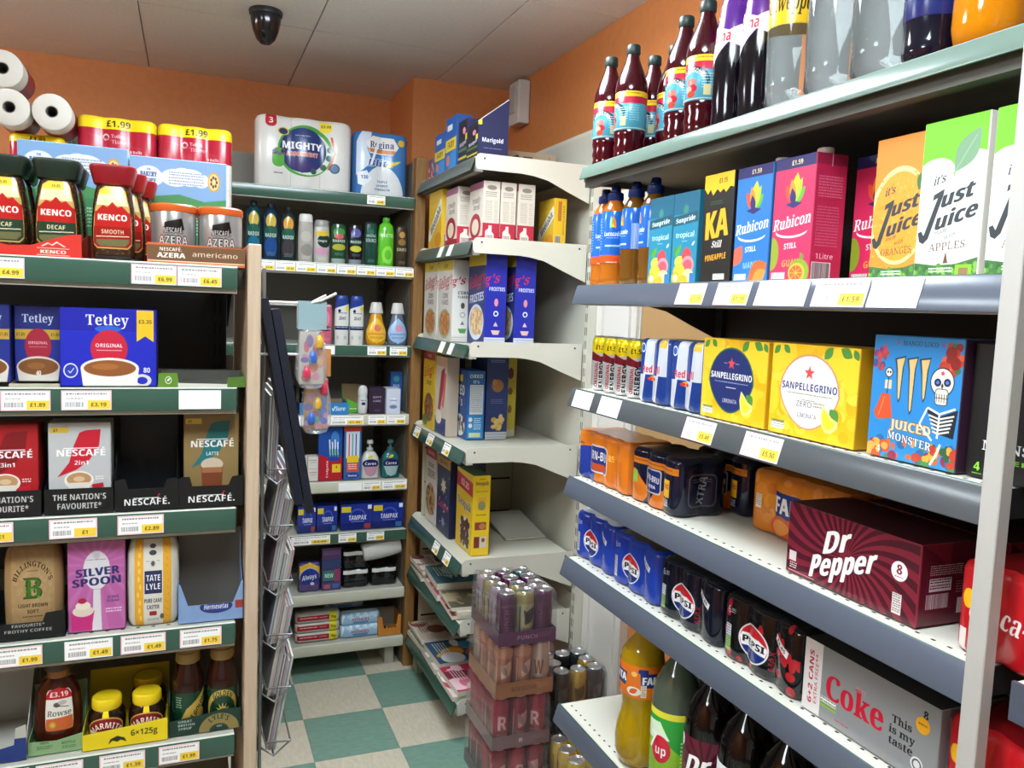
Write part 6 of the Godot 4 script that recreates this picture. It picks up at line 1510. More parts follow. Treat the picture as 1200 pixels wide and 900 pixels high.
	for q in [[0, 0.963, 1.196, "blue mango juice carton between the pineapple and guava cartons"], [1, 0.963, 1.093, "pink guava juice carton with white screw cap facing the aisle"], [1, 1.055, 1.005, "pink guava juice carton pushed back in shade behind the row"]]:
		var o := thing("juice_carton", q[3], "carton", V(q[1], y, q[2]), RT, "fruit juice cartons with crowns")
		var f: Rect2 = meshes["rub%d" % q[0]]
		part(o, "body", keep("rubb%d" % q[0], func(): return B().carton(0.097, 0.206, 0.065, f, rs if q[0] == 1 else sw("1f5f9c"), sw(["1f5f9c", "b8264f"][q[0]])).mesh(pm())))
		part(o, "screw_cap", keep("rubcap", func(): return B().turned([[0.206, 0.0135], [0.208, 0.014], [0.219, 0.0135], [0.22, 0.012]], Rect2(), 18, 0.0, Rect2()).mesh(capw)), Vector3(0.018, 0, -0.012))
	for k in 2:
		p = pic(180, 380, ["e8862a", "e9e6de"][k])
		if k == 0:
			p.ell(90, 210, 100, 130, C("f2cf8a")); p.ell(90, 212, 90, 118, C("e8952a")); p.dots(10, 100, 160, 220, 160, 2, 6, [C("eda040"), C("e28a20")], 6); p.leaf(150, 150, 172, 96, 0.3, C("3f6a3a"))
		else:
			p.rect(0, 0, 180, 96, "6ab81e"); p.pts([0, 112, 40, 92, 80, 100, 96, 140, 110, 100, 160, 86, 180, 96, 180, 0, 0, 0], C("6ab81e")); p.ell(44, 122, 52, 32, C("e9e6de")); p.ell(148, 118, 52, 34, C("e9e6de")); p.leaf(96, 130, 160, 34, 0.26, C("6f9472")); p.line(96, 130, 150, 50, 2, C("8fae8a"))
		p.text("it's", 56, 142, 20, "2b3034", {"f": "r", "sh": 0.2, "w": 34, "slope": -0.2, "bold": 0.6})
		p.text("ust", 112, 182, 36, "2b3338", {"f": "sb", "sh": 0.25, "w": 86, "slope": -0.25, "bold": 1.6}); p.text("uice", 112, 232, 36, "2b3338", {"f": "sb", "sh": 0.25, "w": 112, "slope": -0.25, "bold": 1.6})
		p.pts([42, 178, 72, 166, 70, 180, 34, 284, 20, 296, 8, 290, 2, 268, 12, 264, 20, 276, 54, 186, 40, 192], C("2b3338"))
		p.text("made", 70, 268, 10, "2b3034", {"f": "r", "sh": 0.3, "slope": -0.2}); p.text("with", 98, 280, 10, "2b3034", {"f": "r", "sh": 0.3, "slope": -0.2}); p.text(["ORANGES", "APPLES"][k], 90, 304, 18, "4a3a2a", {"f": "r", "w": 104, "slope": -0.06})
		p.pts([0, 342, 60, 350, 120, 348, 180, 334, 180, 380, 0, 380], C("3a6a34")); p.dots(0, 350, 180, 30, 40, 3, 8, [C("2f5a2c"), C("4f8a3a"), C("79a84a")], 9); p.small(44, 356, 70, 14, 2, "dfe6da")
		if k == 1: p.pts([84, 346, 90, 316, 98, 346], C("5a4028")); p.rect(120, 350, 46, 28, "7ab02a"); p.rect(130, 358, 26, 18, "8a6a4a")
		meshes["jj%d" % k] = put(p)
	box_item("jjo", "juice_carton", "orange juice carton with sliced orange picture and black lettering", "carton", V(0.978, y, 0.889), RT, "", Vector3(0.096, 0.205, 0.063), meshes.jj0, sw("cf7420"), sw("d97a24"))
	box_item("jja", "juice_carton", "green-topped apple juice carton beside the orange juice carton", "carton", V(0.958, y, 0.788), RT, "green-topped apple cartons", Vector3(0.098, 0.207, 0.063), meshes.jj1, sw("d9d6ce"), sw("5aa01a"))
	box_item("jja", "juice_carton", "green-topped apple juice carton at the cropped end of its shelf", "carton", V(0.958, y, 0.682), RT, "green-topped apple cartons", Vector3(0.098, 0.207, 0.063), meshes.jj1, sw("d9d6ce"), sw("5aa01a"))

func for_wedges(p: Pic, cx, cy, rx, ry):
	for i in 8: p.line(cx, cy, cx + cos(i * PI / 4) * rx, cy + sin(i * PI / 4) * ry, 2, C("f0b04a"))

func energy():
	var y := 1.4045
	var p := pic(150, 210, "c9c9ca")
	p.rect(0, 0, 150, 64, "e6d21a"); p.text("£1.5", 75, 40, 17, "2b2a12", {"w": 40}); p.pts([0, 66, 40, 58, 80, 76, 150, 64, 150, 92, 80, 98, 0, 88], C("7c1f2e"))
	p.text("ORIGINAL", 62, 148, 15, "b8203a", {"rot": -PI / 2, "w": 96}); p.text("ENERGY", 86, 146, 20, "1c1c20", {"rot": -PI / 2, "w": 106, "bold": 0.6}); p.small(6, 110, 24, 90, 12, "8a8a90"); p.small(118, 110, 26, 90, 12, "8a8a90")
	var en := put(p)
	for i in 4:
		var o := thing("energy_can", "slim silver energy can with yellow band, %s in its row" % ["at the shelf end", "second from the shelf end", "third from the shelf end", "next to the blue four-packs"][i], "can", V(0.96, y, 1.785 - i * 0.0575), RT + 0.8, "slim yellow-topped energy cans")
		can_parts(o, "slim", Vector3.ZERO, 0.0268, 0.1345, en)
	# silver and blue four-packs
	p = pic(200, 230, "c9ccd2")
	for k in 2:
		var x := k * 100.0
		p.pts([x + 10, 0, x + 56, 0, x + 42, 130, x + 0, 130, x, 60], C("1b3a86")); p.pts([x + 56, 130, x + 100, 130, x + 100, 230, x + 40, 230], C("1b3a86"))
		p.rect(x + 56, 0, 44, 130, "c3c7ce"); p.rect(x, 130, 42, 100, "c3c7ce")
	p.text("Red Bull", 100, 110, 24, "c3243c", {"w": 124, "f": "sb"}); p.ell(100, 142, 20, 9, C("d8902a")); p.ell(84, 144, 14, 6, C("c3383a")); p.ell(116, 144, 14, 6, C("c3383a")); p.rect(156, 2, 40, 28, "d8b43a"); p.ell(34, 34, 17, 17, C("dfe6ee")); p.ell(34, 34, 13, 13, C("2a5ab0"))
	var rb := put(p)
	for q in [[1.508, "blue and silver four-can energy pack beside the slim cans"], [1.382, "blue and silver four-can energy pack beside the lemon soda"]]:
		solo("energy_multipack", keep("rbpack", func(): return pack_mesh(2, 2, 0.0295, 0.14, rb, sw("2a4a92"), sw("c3c7ce"), "film", 0.006)), q[1], "multipack", V(0.99, y, q[0]), RT, "blue and silver energy packs")
	# lemon sodas
	for k in 2:
		p = pic(320, 250, "e8b412")
		p.dots(0, 0, 320, 250, 60, 10, 26, [C("eec02a"), C("e6a80e"), C("f0ca3e")], 12 + k)
		for q in [[20, 40, 24, 44], [66, 30, 30, 50], [250, 44, 36, 42], [300, 60, 30, 60], [10, 150, 24, 50]]: p.ell(q[0], q[1], q[2], q[3], C("efc62a"))
		for q in [[30, 6, 6, 30], [44, 4, 70, 26], [230, 2, 200, 34], [256, 4, 296, 24], [300, 4, 318, 30]]: p.leaf(q[0], q[1], q[2], q[3], 0.3, C("4f8a34"))
		var c: String = ["1d2a66", "e6e2da"][k]
		var v := PackedVector2Array()
		for i in 33:
			var a := i * TAU / 32
			var xx := cos(a) * 108.0; var yy := sin(a) * 96.0
			if sin(a) > 0: xx *= 1.0 - 0.22 * sin(a)
			v.append(Vector2(150 + xx, 130 + yy * (1.05 if sin(a) < 0 else 0.95)))
		var v2 := PackedVector2Array()
		for q in v: v2.append(Vector2(150, 130) + (q - Vector2(150, 130)) * 1.05)
		p.poly(v2, C(["2f6a4a", "c98a6a"][k])); p.poly(v, C(c))
		p.star(150, 74, 20, C("d8434a")); p.small(112, 72, 20, 5, 1, "b9bcd0"); p.small(170, 72, 20, 5, 1, "b9bcd0")
		p.text("SANPELLEGRINO", 150, 112, 19, ["f0eee8", "2a3070"][k], {"w": 206}); p.small(68, 130, 168, 6, 1, ["9aa0c0", "8a8678"][k]); p.rect(128, 146, 50, 2, ["f0eee8", "8a8678"][k])
		if k == 1:
			p.text("ZERO", 136, 158, 15, "4a4e5e", {"f": "s", "w": 58}); p.small(172, 150, 40, 16, 2, "8a8678")
		p.text("LIMONATA", 150, 188, 12, ["f0eee8", "4a4e5e"][k], {"w": 70, "f": "s"})
		p.leaf(232, 160, 262, 192, 0.4, C("4f8a34")); p.pts([206, 152, 222, 164, 240, 182, 262, 190, 262, 206, 240, 222, 220, 222, 206, 206, 200, 180], C("f6e08a")); p.pts([210, 160, 222, 172, 238, 188, 256, 196, 240, 212, 222, 214, 210, 200, 206, 180], C("f0cf2e"))
		nutri(p, 10, 216, 54, 20, "f0f0ea"); p.bars(12, 212, 50, 6, "3a5a2a")
		meshes["sp%d" % k] = put(p)
	box_item("sp0", "soda_multipack", "yellow lemon soda pack with navy shield label", "multipack", V(0.985, y, 1.2225), RT, "", Vector3(0.19, 0.152, 0.11), meshes.sp0, sw("d09c14"), sw("d8a81c"))
	box_item("sp1", "soda_multipack", "yellow lemon soda pack with white zero shield label", "multipack", V(0.985, y, 1.0195), RT, "", Vector3(0.196, 0.153, 0.11), meshes.sp1, sw("c28f12"), sw("d8a81c"))
	box_item("sp1", "soda_multipack", "yellow lemon soda pack half hidden behind the blue skull pack", "multipack", V(1.135, y, 0.905), RT, "", Vector3(0.196, 0.153, 0.11), meshes.sp1, sw("c28f12"), sw("d8a81c"))
	# skull pack
	p = pic(300, 360, "2a82c4")
	p.dots(0, 300, 300, 60, 50, 6, 16, [C("b8402a"), C("d8602a"), C("3f7a4a"), C("2a5f9a"), C("8a2a4a"), C("e09a3a")], 3); p.dots(0, 30, 44, 70, 16, 5, 12, [C("8a3a6a"), C("c3485a"), C("3a4a8a"), C("b9402a")], 5); p.dots(236, 20, 60, 80, 18, 8, 18, [C("b83a2a"), C("d85a3a"), C("8a2420"), C("3f6a3a")], 7); p.dots(200, 300, 100, 50, 20, 6, 15, [C("b83a2a"), C("d8a03a"), C("2f5a3a")], 17); p.dots(0, 318, 70, 40, 14, 8, 16, [C("c8502a"), C("e0a04a")], 19)
	p.text("MANGO LOCO", 160, 20, 13, "14304a", {"f": "r", "w": 116}); p.star(86, 20, 7, C("c83a4a")); p.star(236, 20, 7, C("c83a4a"))
	for k in 3:
		var x := 92.0 + k * 42; var l: float = [120.0, 150.0, 110.0][k]
		p.pts([x - 14, 66 - k * 2, x + 24, 56, x + 18, 90, x + 14, 60 + l, x + 8, 74 + l, x + 2, 58 + l, x - 6, 100], C("16324a")); p.pts([x - 8, 69 - k * 2, x + 21, 61, x + 14, 92, x + 11, 58 + l, x + 7, 66 + l, x + 4, 56 + l, x - 2, 98], C("d8b878"))
	p.text("JUICED", 146, 258, 27, "f0c890", {"w": 138, "bold": 1.0, "out": C("7a3a1a"), "ow": 2.0, "slope": 0.04}); p.text("MONSTER", 146, 296, 22, "eef2f4", {"f": "rb", "w": 150, "slope": 0.1, "out": C("16324a"), "ow": 1.5})
	p.ell(240, 120, 38, 40, C("16202a")); p.ell(240, 120, 35, 37, C("e4dccb")); p.rrect(220, 138, 42, 46, 10, C("16202a")); p.rrect(222, 140, 38, 42, 9, C("e4dccb")); p.ell(226, 122, 11, 11, C("16204a")); p.ell(256, 120, 11, 11, C("16204a")); p.ell(226, 122, 5, 5, C("4a7ac8")); p.ell(256, 120, 5, 5, C("4a7ac8")); p.pts([237, 130, 241, 122, 245, 130, 241, 140], C("2a2420"))
	for i in 5: p.line(226 + i * 8, 152, 226 + i * 8, 176, 1.6, C("3a2c24"))
	p.line(222, 164, 260, 164, 1.6, C("3a2c24")); p.star(240, 96, 8, C("c83a6a"), 6, 0.5)
	p.pts([196, 196, 244, 214, 296, 190, 288, 270, 236, 262], C("14202c"))
	for i in 5: p.line(206 + i * 4, 214 + i * 11, 240, 222 + i * 10, 5, C("e8e2d4")); p.line(240, 222 + i * 10, 286 - i * 3, 208 + i * 11, 5, C("e8e2d4"))
	p.line(240, 206, 238, 276, 6, C("e8e2d4")); p.line(200, 196, 178, 244, 6, C("e8e2d4")); p.line(178, 244, 222, 284, 6, C("e8e2d4")); p.line(200, 194, 240, 208, 6, C("e8e2d4")); p.line(240, 208, 288, 188, 6, C("e8e2d4")); p.line(250, 290, 240, 320, 7, C("e8e2d4")); p.line(240, 320, 222, 352, 7, C("e8e2d4"))
	p.ell(60, 108, 14, 15, C("14202c")); p.ell(60, 108, 11, 12, C("e4dccb")); p.ell(56, 107, 3, 4, C("14202c")); p.ell(65, 107, 3, 4, C("14202c")); p.rect(48, 130, 24, 26, "d8c8b0"); p.line(60, 120, 58, 170, 3, C("14202c")); p.pts([40, 170, 70, 172, 82, 240, 30, 250, 14, 232], C("d8502a")); p.line(50, 180, 32, 240, 3, C("f0905a"))
	p.text("4", 42, 334, 20, "e8dca0")
	var mk := put(p)
	box_item("monster", "energy_multipack", "bright blue four-can pack printed with a flowered skeleton", "multipack", V(0.998, y, 0.823), RT, "", Vector3(0.15, 0.176, 0.135), mk, sw("3a1f34"), sw("2f7ab4"))
	p = pic(300, 360, "121314"); p.pts([60, 84, 130, 70, 128, 110, 116, 220, 104, 240, 94, 200, 92, 110], C("7ac83a")); p.pts([140, 84, 180, 74, 176, 110, 166, 240, 158, 260, 150, 200], C("7ac83a")); p.pts([190, 84, 230, 74, 226, 110, 216, 210, 208, 230, 200, 190], C("7ac83a")); p.text("MONSTER", 150, 270, 26, "eceef0", {"f": "rb", "w": 220}); p.text("ENERGY", 150, 304, 12, "7ac83a", {"w": 150}); p.text("4", 30, 330, 24, "8ad83a"); p.small(18, 348, 26, 6, 1, "8ad83a")
	box_item("monsterb", "energy_multipack", "black four-can energy pack with green claw marks", "multipack", V(1.01, y, 0.668), RT, "", Vector3(0.15, 0.172, 0.135), put(p), sw("0e0f10"), sw("0e0f10"))

func cans():
	var y := 1.1785
	var p := pic(320, 150, "e07a1c")
	p.rect(0, 0, 320, 150, "e07a1c"); p.pts([0, 60, 40, 50, 110, 44, 128, 90, 120, 150, 0, 150], C("1f3a9a")); p.rrect(82, 36, 120, 84, 12, C("d9d2cc")); p.rrect(87, 41, 110, 74, 10, C("23357e")); p.text("IRN-BRU", 142, 68, 26, "f0e6e0", {"w": 98}); p.pts([90, 92, 194, 92, 186, 114, 98, 114], C("c8502a")); p.text("85", 222, 62, 18, "f2c85a"); p.small(18, 40, 26, 10, 1, "3a2a1a")
	for i in 12: p.rect(224, 64 + i * 6, 70, 2.4, "cf6a14")
	solo("soda_multipack", pack_mesh(4, 2, 0.0325, 0.122, put(p), sw("c96a18"), sw("d87620"), "film", 0.007), "orange and blue wrapped soda pack at the shelf end", "multipack", V(0.995, y, 1.7145), RT)
	p = pic(240, 150, "12162e")
	p.rect(0, 26, 240, 18, "d87a24"); p.small(20, 32, 200, 6, 1, "8a4a14"); p.pts([0, 60, 30, 60, 96, 120, 60, 150, 0, 150], C("d8741e")); p.pts([100, 150, 130, 110, 180, 90, 180, 150], C("d8741e")); p.rrect(76, 46, 80, 66, 8, C("b9b4b4")); p.rrect(80, 50, 72, 58, 7, C("1d2c66")); p.text("IRN-BRU", 116, 72, 16, "e8e2e2", {"w": 64, "slope": 0.1}); p.text("XTRA", 116, 94, 9, "e8e2e2", {"w": 40}); p.rect(176, 60, 34, 46, "e8b41e"); p.text("100", 193, 78, 13, "c3243c", {"w": 28}); p.rect(10, 64, 30, 34, "8ab84a"); p.small(176, 112, 30, 20, 4, "e8e4dc")
	var xf := put(p)
	p = pic(160, 150, "12152a"); p.rrect(30, 40, 96, 86, 16, C("4a4c58")); p.rrect(34, 44, 88, 78, 14, C("191c30")); p.text("XTRA", 78, 82, 26, "8a8c98", {"w": 74, "rot": -1.4}); p.small(44, 52, 66, 12, 2, "5a5c68")
	var xs := put(p)
	var xm := pack_mesh(3, 2, 0.0325, 0.122, xf, xs, sw("14182e"), "gloss", 0.007)
	solo("soda_multipack", xm, "navy wrapped soda pack with an orange band beside the orange pack", "multipack", V(0.998, y, 1.483), RT, "navy soda packs")
	solo("soda_multipack", xm, "navy wrapped soda pack tucked behind its twin near the back panel", "multipack", V(1.145, y, 1.45), RT, "navy soda packs")
	p = pic(320, 150, "d8821e"); p.dots(0, 0, 320, 150, 40, 8, 20, [C("e08e2a"), C("d07a16"), C("e89a3a")], 21); p.pts([84, 40, 230, 46, 222, 108, 92, 100], C("1f3580")); p.text("FANTA", 156, 74, 38, "f2efe8", {"w": 136, "bold": 1.5, "out": C("1f3580"), "ow": 3.0, "slope": 0.05}); p.ell(110, 124, 40, 26, C("e0602a")); p.ell(110, 124, 30, 18, C("f0a04a")); p.ell(70, 40, 16, 14, C("c8702a")); p.rect(20, 60, 20, 34, "efe9dc"); p.small(22, 62, 16, 28, 6, "8a6a4a")
	solo("soda_multipack", pack_mesh(4, 2, 0.033, 0.122, put(p), sw("b86a18"), sw("c87a1e"), "film", 0.007), "orange fruit soda pack set back beside the maroon carton", "multipack", V(1.115, y, 1.17), RT)
	# maroon carton
	p = pic(420, 190, "7a2233")
	for i in 30:
		var a := i * TAU / 30
		var v := PackedVector2Array()
		for e in [0, 1]:
			var row := []
			for k in 12:
				var rr2 := 20.0 + k * 26.0
				var aa: float = a + e * 0.105 + k * 0.055
				row.append(Vector2(208 + cos(aa) * rr2, 92 + sin(aa) * rr2))
			if e == 1: row.reverse()
			v.append_array(PackedVector2Array(row))
		p.poly(v, C("4a1624"))
	p.text("Dr", 176, 62, 56, "f2eeec", {"f": "sb", "sh": 0.2, "slope": -0.36, "w": 80, "bold": 2.0, "out": C("2a0c14"), "ow": 2.5}); p.text("Pepper", 196, 112, 56, "f2eeec", {"f": "sb", "sh": 0.2, "slope": -0.36, "w": 206, "bold": 2.0, "out": C("2a0c14"), "ow": 2.5})
	p.ell(368, 76, 23, 23, C("f2eeec")); p.text("8", 368, 72, 22, "7a2233"); p.small(356, 88, 24, 4, 1, "9a5a66"); p.rect(354, 128, 26, 48, "e0d8d4"); p.small(356, 130, 22, 44, 8, "7a6a6a"); p.rect(10, 130, 26, 26, "d9cdcd"); p.small(14, 160, 26, 18, 3, "d9c6c8"); p.rect(10, 182, 96, 2, "c98a92")
	var dp := put(p)
	p = pic(190, 190, "5c1a28"); p.rect(0, 0, 6, 190, "8a2a3c")
	p.pts([6, 0, 84, 0, 84, 60, 50, 30], C("7a2233")); p.rect(20, 62, 90, 90, "641d2c"); p.small(30, 50, 90, 26, 5, "c9a8ac"); p.rect(30, 80, 60, 30, "d9ccd0"); p.small(32, 82, 56, 26, 4, "5c1a28"); p.bars(24, 116, 60, 34, "d9ccd0"); p.rect(110, 130, 30, 36, "cfc4c6"); p.small(104, 90, 40, 30, 5, "9a6a72")
	var dps := put(p)
	box_item("drp", "soda_carton", "maroon swirled eight-can soda carton with white lettering", "multipack", V(0.997, y, 0.919), RT, "", Vector3(0.262, 0.118, 0.132), dp, dps, sw("3f141f"), "film")
	box_item("drp", "soda_carton", "maroon soda carton standing behind the other maroon carton", "multipack", V(1.135, y, 0.893), RT, "", Vector3(0.262, 0.118, 0.132), dp, dps, sw("3f141f"), "film")
	# red cola packs at the post
	p = pic(280, 150, "b8161e"); p.text("Coca-Cola", 140, 76, 34, "f2e8e6", {"f": "rb", "sh": 0.3, "w": 220}); p.ell(26, 60, 16, 16, C("f0b41e")); p.rect(250, 0, 30, 60, "b8161e"); p.rect(6, 110, 20, 40, "e8dcd8")
	var ck := put(p)
	var cm := pack_mesh(3, 2, 0.033, 0.12, ck, sw("a8141c"), sw("8e1218"), "film", 0.007)
	solo("cola_multipack", cm, "red cola pack behind the grey post beside the maroon carton", "multipack", V(0.995, y, 0.634), RT, "red cola packs")
	# lower shelf
	y = 0.9685
	for k in 3:
		p = pic(330, 170, ["1b3fb0", "0b1226", "0d0d12"][k])
		if k == 2: p.dots(0, 0, 330, 170, 26, 9, 16, [C("b0202a")], 31)
		pepsi(p, 140, 98, 45, "e8e8ec", 1.35)
		p.text("6", 34, 40, 18, "d9dde6", {"f": "s"}); p.small(44, 34, 16, 14, 3, "d9dde6"); p.rect(24, 78, 22, 70, "cfd6de"); p.rect(24, 110, 22, 38, "cfd6de" if k == 0 else "8ab84a"); p.small(26, 80, 18, 64, 9, "5a626c")
		if k > 0: p.text("MAX", 216, 116, 20, "8a1f2a", {"rot": -PI / 2, "w": 50})
		p.line(226, 40 + k * 4, 292, 66 + k * 4, 18, C("e6e6e8")); p.text("£2.85", 259, 53 + k * 4, 9, "20232c", {"rot": 0.38, "w": 48})
		meshes["pep%d" % k] = put(p)
	p = pic(200, 130, "0b0f1e"); p.text("PEPSI", 100, 66, 34, "1c2438", {"w": 150})
	var pt := put(p)
	solo("cola_multipack", keep("pp0", func(): return pack_mesh(3, 2, 0.0335, 0.119, meshes.pep0, sw("1a3aa4"), sw("9aa4b8"), "film", 0.008)), "bright blue wrapped cola pack at the shelf end by the upright", "multipack", V(1.0, y, 1.742), RT, "bright blue cola packs")
	solo("cola_multipack", keep("pp0b", func(): return pack_mesh(3, 2, 0.0335, 0.119, meshes.pep0, sw("1a3aa4"), pt, "film", 0.008)), "bright blue wrapped cola pack between its twin and the black packs", "multipack", V(0.997, y, 1.539), RT, "bright blue cola packs")
	solo("cola_multipack", keep("pp1", func(): return pack_mesh(3, 2, 0.036, 0.121, meshes.pep1, sw("0a0f20"), pt, "gloss", 0.009)), "black wrapped cola pack without red spots", "multipack", V(1.0, y, 1.325), RT)
	solo("cola_multipack", keep("pp2", func(): return pack_mesh(3, 2, 0.036, 0.121, meshes.pep2, sw("0c0c11"), pt, "gloss", 0.009)), "black wrapped cola pack covered in red spots", "multipack", V(1.0, y, 1.104), RT)
	p = pic(420, 190, "8a8b8d")
	p.rect(0, 0, 64, 190, "d9d6d4"); p.text("6+2 CANS", 26, 96, 15, "b8243c", {"rot": -PI / 2, "w": 140}); p.text("EXTRA FREE**", 46, 96, 11, "b8243c", {"rot": -PI / 2, "w": 130, "f": "s"})
	p.text("Coke", 176, 96, 62, "c41e34", {"f": "rb", "w": 184, "bold": 1.5}); p.text("diet", 196, 60, 14, "c98a92", {"f": "r", "w": 34}); nutri(p, 66, 128, 54, 26); p.small(120, 168, 46, 5, 1, "c41e34")
	p.text("This", 322, 78, 18, "1c1c1e", {"f": "rb", "w": 56}); p.text("is my", 324, 104, 18, "1c1c1e", {"f": "rb", "w": 74}); p.text("taste", 322, 130, 18, "1c1c1e", {"f": "rb", "w": 68}); p.text("8", 384, 30, 18, "1c1c1e"); p.ell(378, 56, 19, 19, C("e8a81e")); p.small(366, 52, 24, 7, 1, "7a5a10"); p.ell(370, 150, 17, 17, C("e2e2e2")); p.ell(370, 150, 13, 13, C("5a5c5e")); p.ell(370, 150, 9, 9, C("d9d9d9"))
	var dk := put(p)
	p = pic(180, 190, "6e6f71"); p.rect(0, 0, 24, 190, "8a8b8d"); p.rect(24, 20, 70, 170, "9c9da0"); p.rect(40, 20, 14, 170, "c9cacc"); p.rect(100, 20, 60, 170, "8e1a28"); p.small(104, 40, 50, 130, 16, "b9555f")
	box_item("diet", "cola_carton", "silver-grey eight-can diet cola carton with a white end band", "multipack", V(0.997, y, 0.863), RT, "", Vector3(0.256, 0.118, 0.132), dk, put(p), sw("2c2d2f"), "film")
	solo("cola_multipack", cm, "red cola pack beside the silver-grey carton on the shelf below", "multipack", V(0.998, y, 0.634), RT, "red cola packs")
	solo("cola_multipack", keep("ckbig", func(): return pack_mesh(3, 2, 0.033, 0.12, ck, sw("a8141c"), sw("8e1218"), "film", 0.007)), "red cola pack in the bay beyond the grey post, upper shelf", "multipack", V(1.0, 1.1785, 0.43), RT, "red cola packs")
	solo("cola_multipack", meshes.ckbig, "red cola pack in the bay beyond the grey post, lower shelf", "multipack", V(1.0, 0.9685, 0.43), RT, "red cola packs")

func big_bottles():
	var y := 0.5725
	var p := pic(300, 120, "e6761e")
	for q in [60.0, 196.0]:
		p.pts([q - 50, 22, q + 44, 30, q + 40, 78, q - 46, 74], C("1f3580")); p.text("FANTA", q, 50, 27, "f4f2ec", {"w": 84, "bold": 1.2, "out": C("1f3580"), "ow": 2.5})
	p.ell(128, 30, 9, 9, C("f2c06a")); p.ell(128, 92, 22, 16, C("f4efe6")); p.leaf(114, 100, 140, 82, 0.3, C("e0602a")); p.rect(150, 66, 16, 44, "efe9dc"); p.small(152, 68, 12, 40, 8, "8a6a4a"); p.rrect(140, 10, 30, 16, 6, C("1f3580"))
	var fl := put(p)
	var juice := M("a8860e", 0.07)
	turned_item("fanta", "soda_bottle", "large orange soda bottle with curved waist and orange label", "bottle", V(0.962, y, 1.525), RT + 1.0, "", [
		["body", [[0.0, 0.036], [0.006, 0.045], [0.03, 0.0535], [0.06, 0.055], [0.09, 0.0515], [0.115, 0.0445], [0.135, 0.042], [0.155, 0.044], [0.17, 0.049], [0.2, 0.0505], [0.24, 0.0505], [0.262, 0.047], [0.282, 0.036], [0.3, 0.02], [0.31, 0.0145]], null, juice, {"seg": 32}],
		["label", [[0.166, 0.0485], [0.172, 0.0505], [0.2, 0.0511], [0.24, 0.0511], [0.243, 0.0507]], fl, pm("film"), {"span": 260.0, "seg": 32, "open": true}],
		["cap", [[0.308, 0.0145], [0.31, 0.016], [0.328, 0.0155], [0.33, 0.014]], null, M("c8601a", 0.35)]])
	p = pic(300, 150, "2f9a3a"); p.pts([0, 0, 300, 0, 300, 14, 0, 14], C("d9d23a")); p.pts([0, 60, 110, 40, 190, 90, 300, 70, 300, 150, 0, 150], C("8ac02a")); p.pts([60, 30, 130, 24, 160, 60, 70, 70], C("d9efd0")); p.ell(132, 84, 32, 30, C("c8243a")); p.text("up", 134, 86, 20, "f4f2f0", {"w": 34}); p.text("7", 104, 70, 40, "f4f2f0", {"sh": 0.2}); p.small(190, 60, 60, 60, 7, "cfe6a8")
	turned_item("sevenup", "soda_bottle", "green-labelled lemonade bottle beside the orange soda bottle", "bottle", V(0.962, y, 1.385), RT + 0.65, "", [
		["body", [[0.0, 0.036], [0.006, 0.045], [0.03, 0.0505], [0.08, 0.05], [0.22, 0.0505], [0.25, 0.046], [0.28, 0.032], [0.3, 0.018], [0.308, 0.0145]], null, M("4d584a", 0.05), {"seg": 32}],
		["label", [[0.055, 0.0508], [0.056, 0.0512], [0.2, 0.0512], [0.201, 0.0508]], put(p), pm("film"), {"span": 260.0, "seg": 32, "open": true}],
		["cap", [[0.306, 0.0145], [0.308, 0.016], [0.326, 0.0155], [0.328, 0.014]], null, M("2f7a3a", 0.35)]])
	p = pic(300, 150, "5c1f30")
	for i in 14: p.line(150, 60, 150 + cos(i * 0.45) * 200, 60 + sin(i * 0.45) * 200, 7, C("43131f"))
	p.ell(70, 20, 12, 14, C("e6dfdf")); p.text("Dr", 134, 56, 40, "f2eeec", {"sh": 0.25, "slope": -0.14, "w": 62, "bold": 1.5, "out": C("2a0c14"), "ow": 2.5}); p.text("Pepper", 150, 108, 42, "f2eeec", {"sh": 0.25, "slope": -0.14, "w": 150, "bold": 1.5, "out": C("2a0c14"), "ow": 2.5})
	var dl := put(p)
	p = pic(300, 90, "0e1424"); p.rect(0, 0, 300, 22, "dfe0e2"); p.text("£2.19", 150, 11, 11, "20232c", {"w": 46}); pepsi(p, 150, 58, 26, "e8e8ec")
	var pl := put(p)
	for q in [[1.262, 0, "large dark soda bottle with maroon label and white lettering"], [1.152, 1, "large cola bottle with white price band beside the maroon-labelled one"], [1.042, 1, "large cola bottle in the middle of the dark bottles"], [0.932, 1, "large cola bottle below the silver-grey carton"], [0.822, 1, "large cola bottle next to the grey post"]]:
		turned_item("dark%d" % q[1], "soda_bottle", q[2], "bottle", V(0.962, y, q[0]), RT + 0.75, "large dark soda bottles", [
			["body", [[0.0, 0.036], [0.006, 0.045], [0.03, 0.0515], [0.08, 0.0505], [0.22, 0.0515], [0.25, 0.0475], [0.28, 0.034], [0.3, 0.018], [0.308, 0.0145]], null, M("0a0708", 0.05), {"seg": 32}],
			["label", [[0.07 if q[1] == 0 else 0.1, 0.0517], [0.101, 0.0521], [0.205, 0.0521], [0.206, 0.0517]], dl if q[1] == 0 else pl, pm("film"), {"span": 260.0, "seg": 32, "open": true, "vlo": 0.07 if q[1] == 0 else 0.1, "vhi": 0.206}],
			["cap", [[0.306, 0.0145], [0.308, 0.016], [0.326, 0.0155], [0.328, 0.014]], null, M("191a1e", 0.35)]])

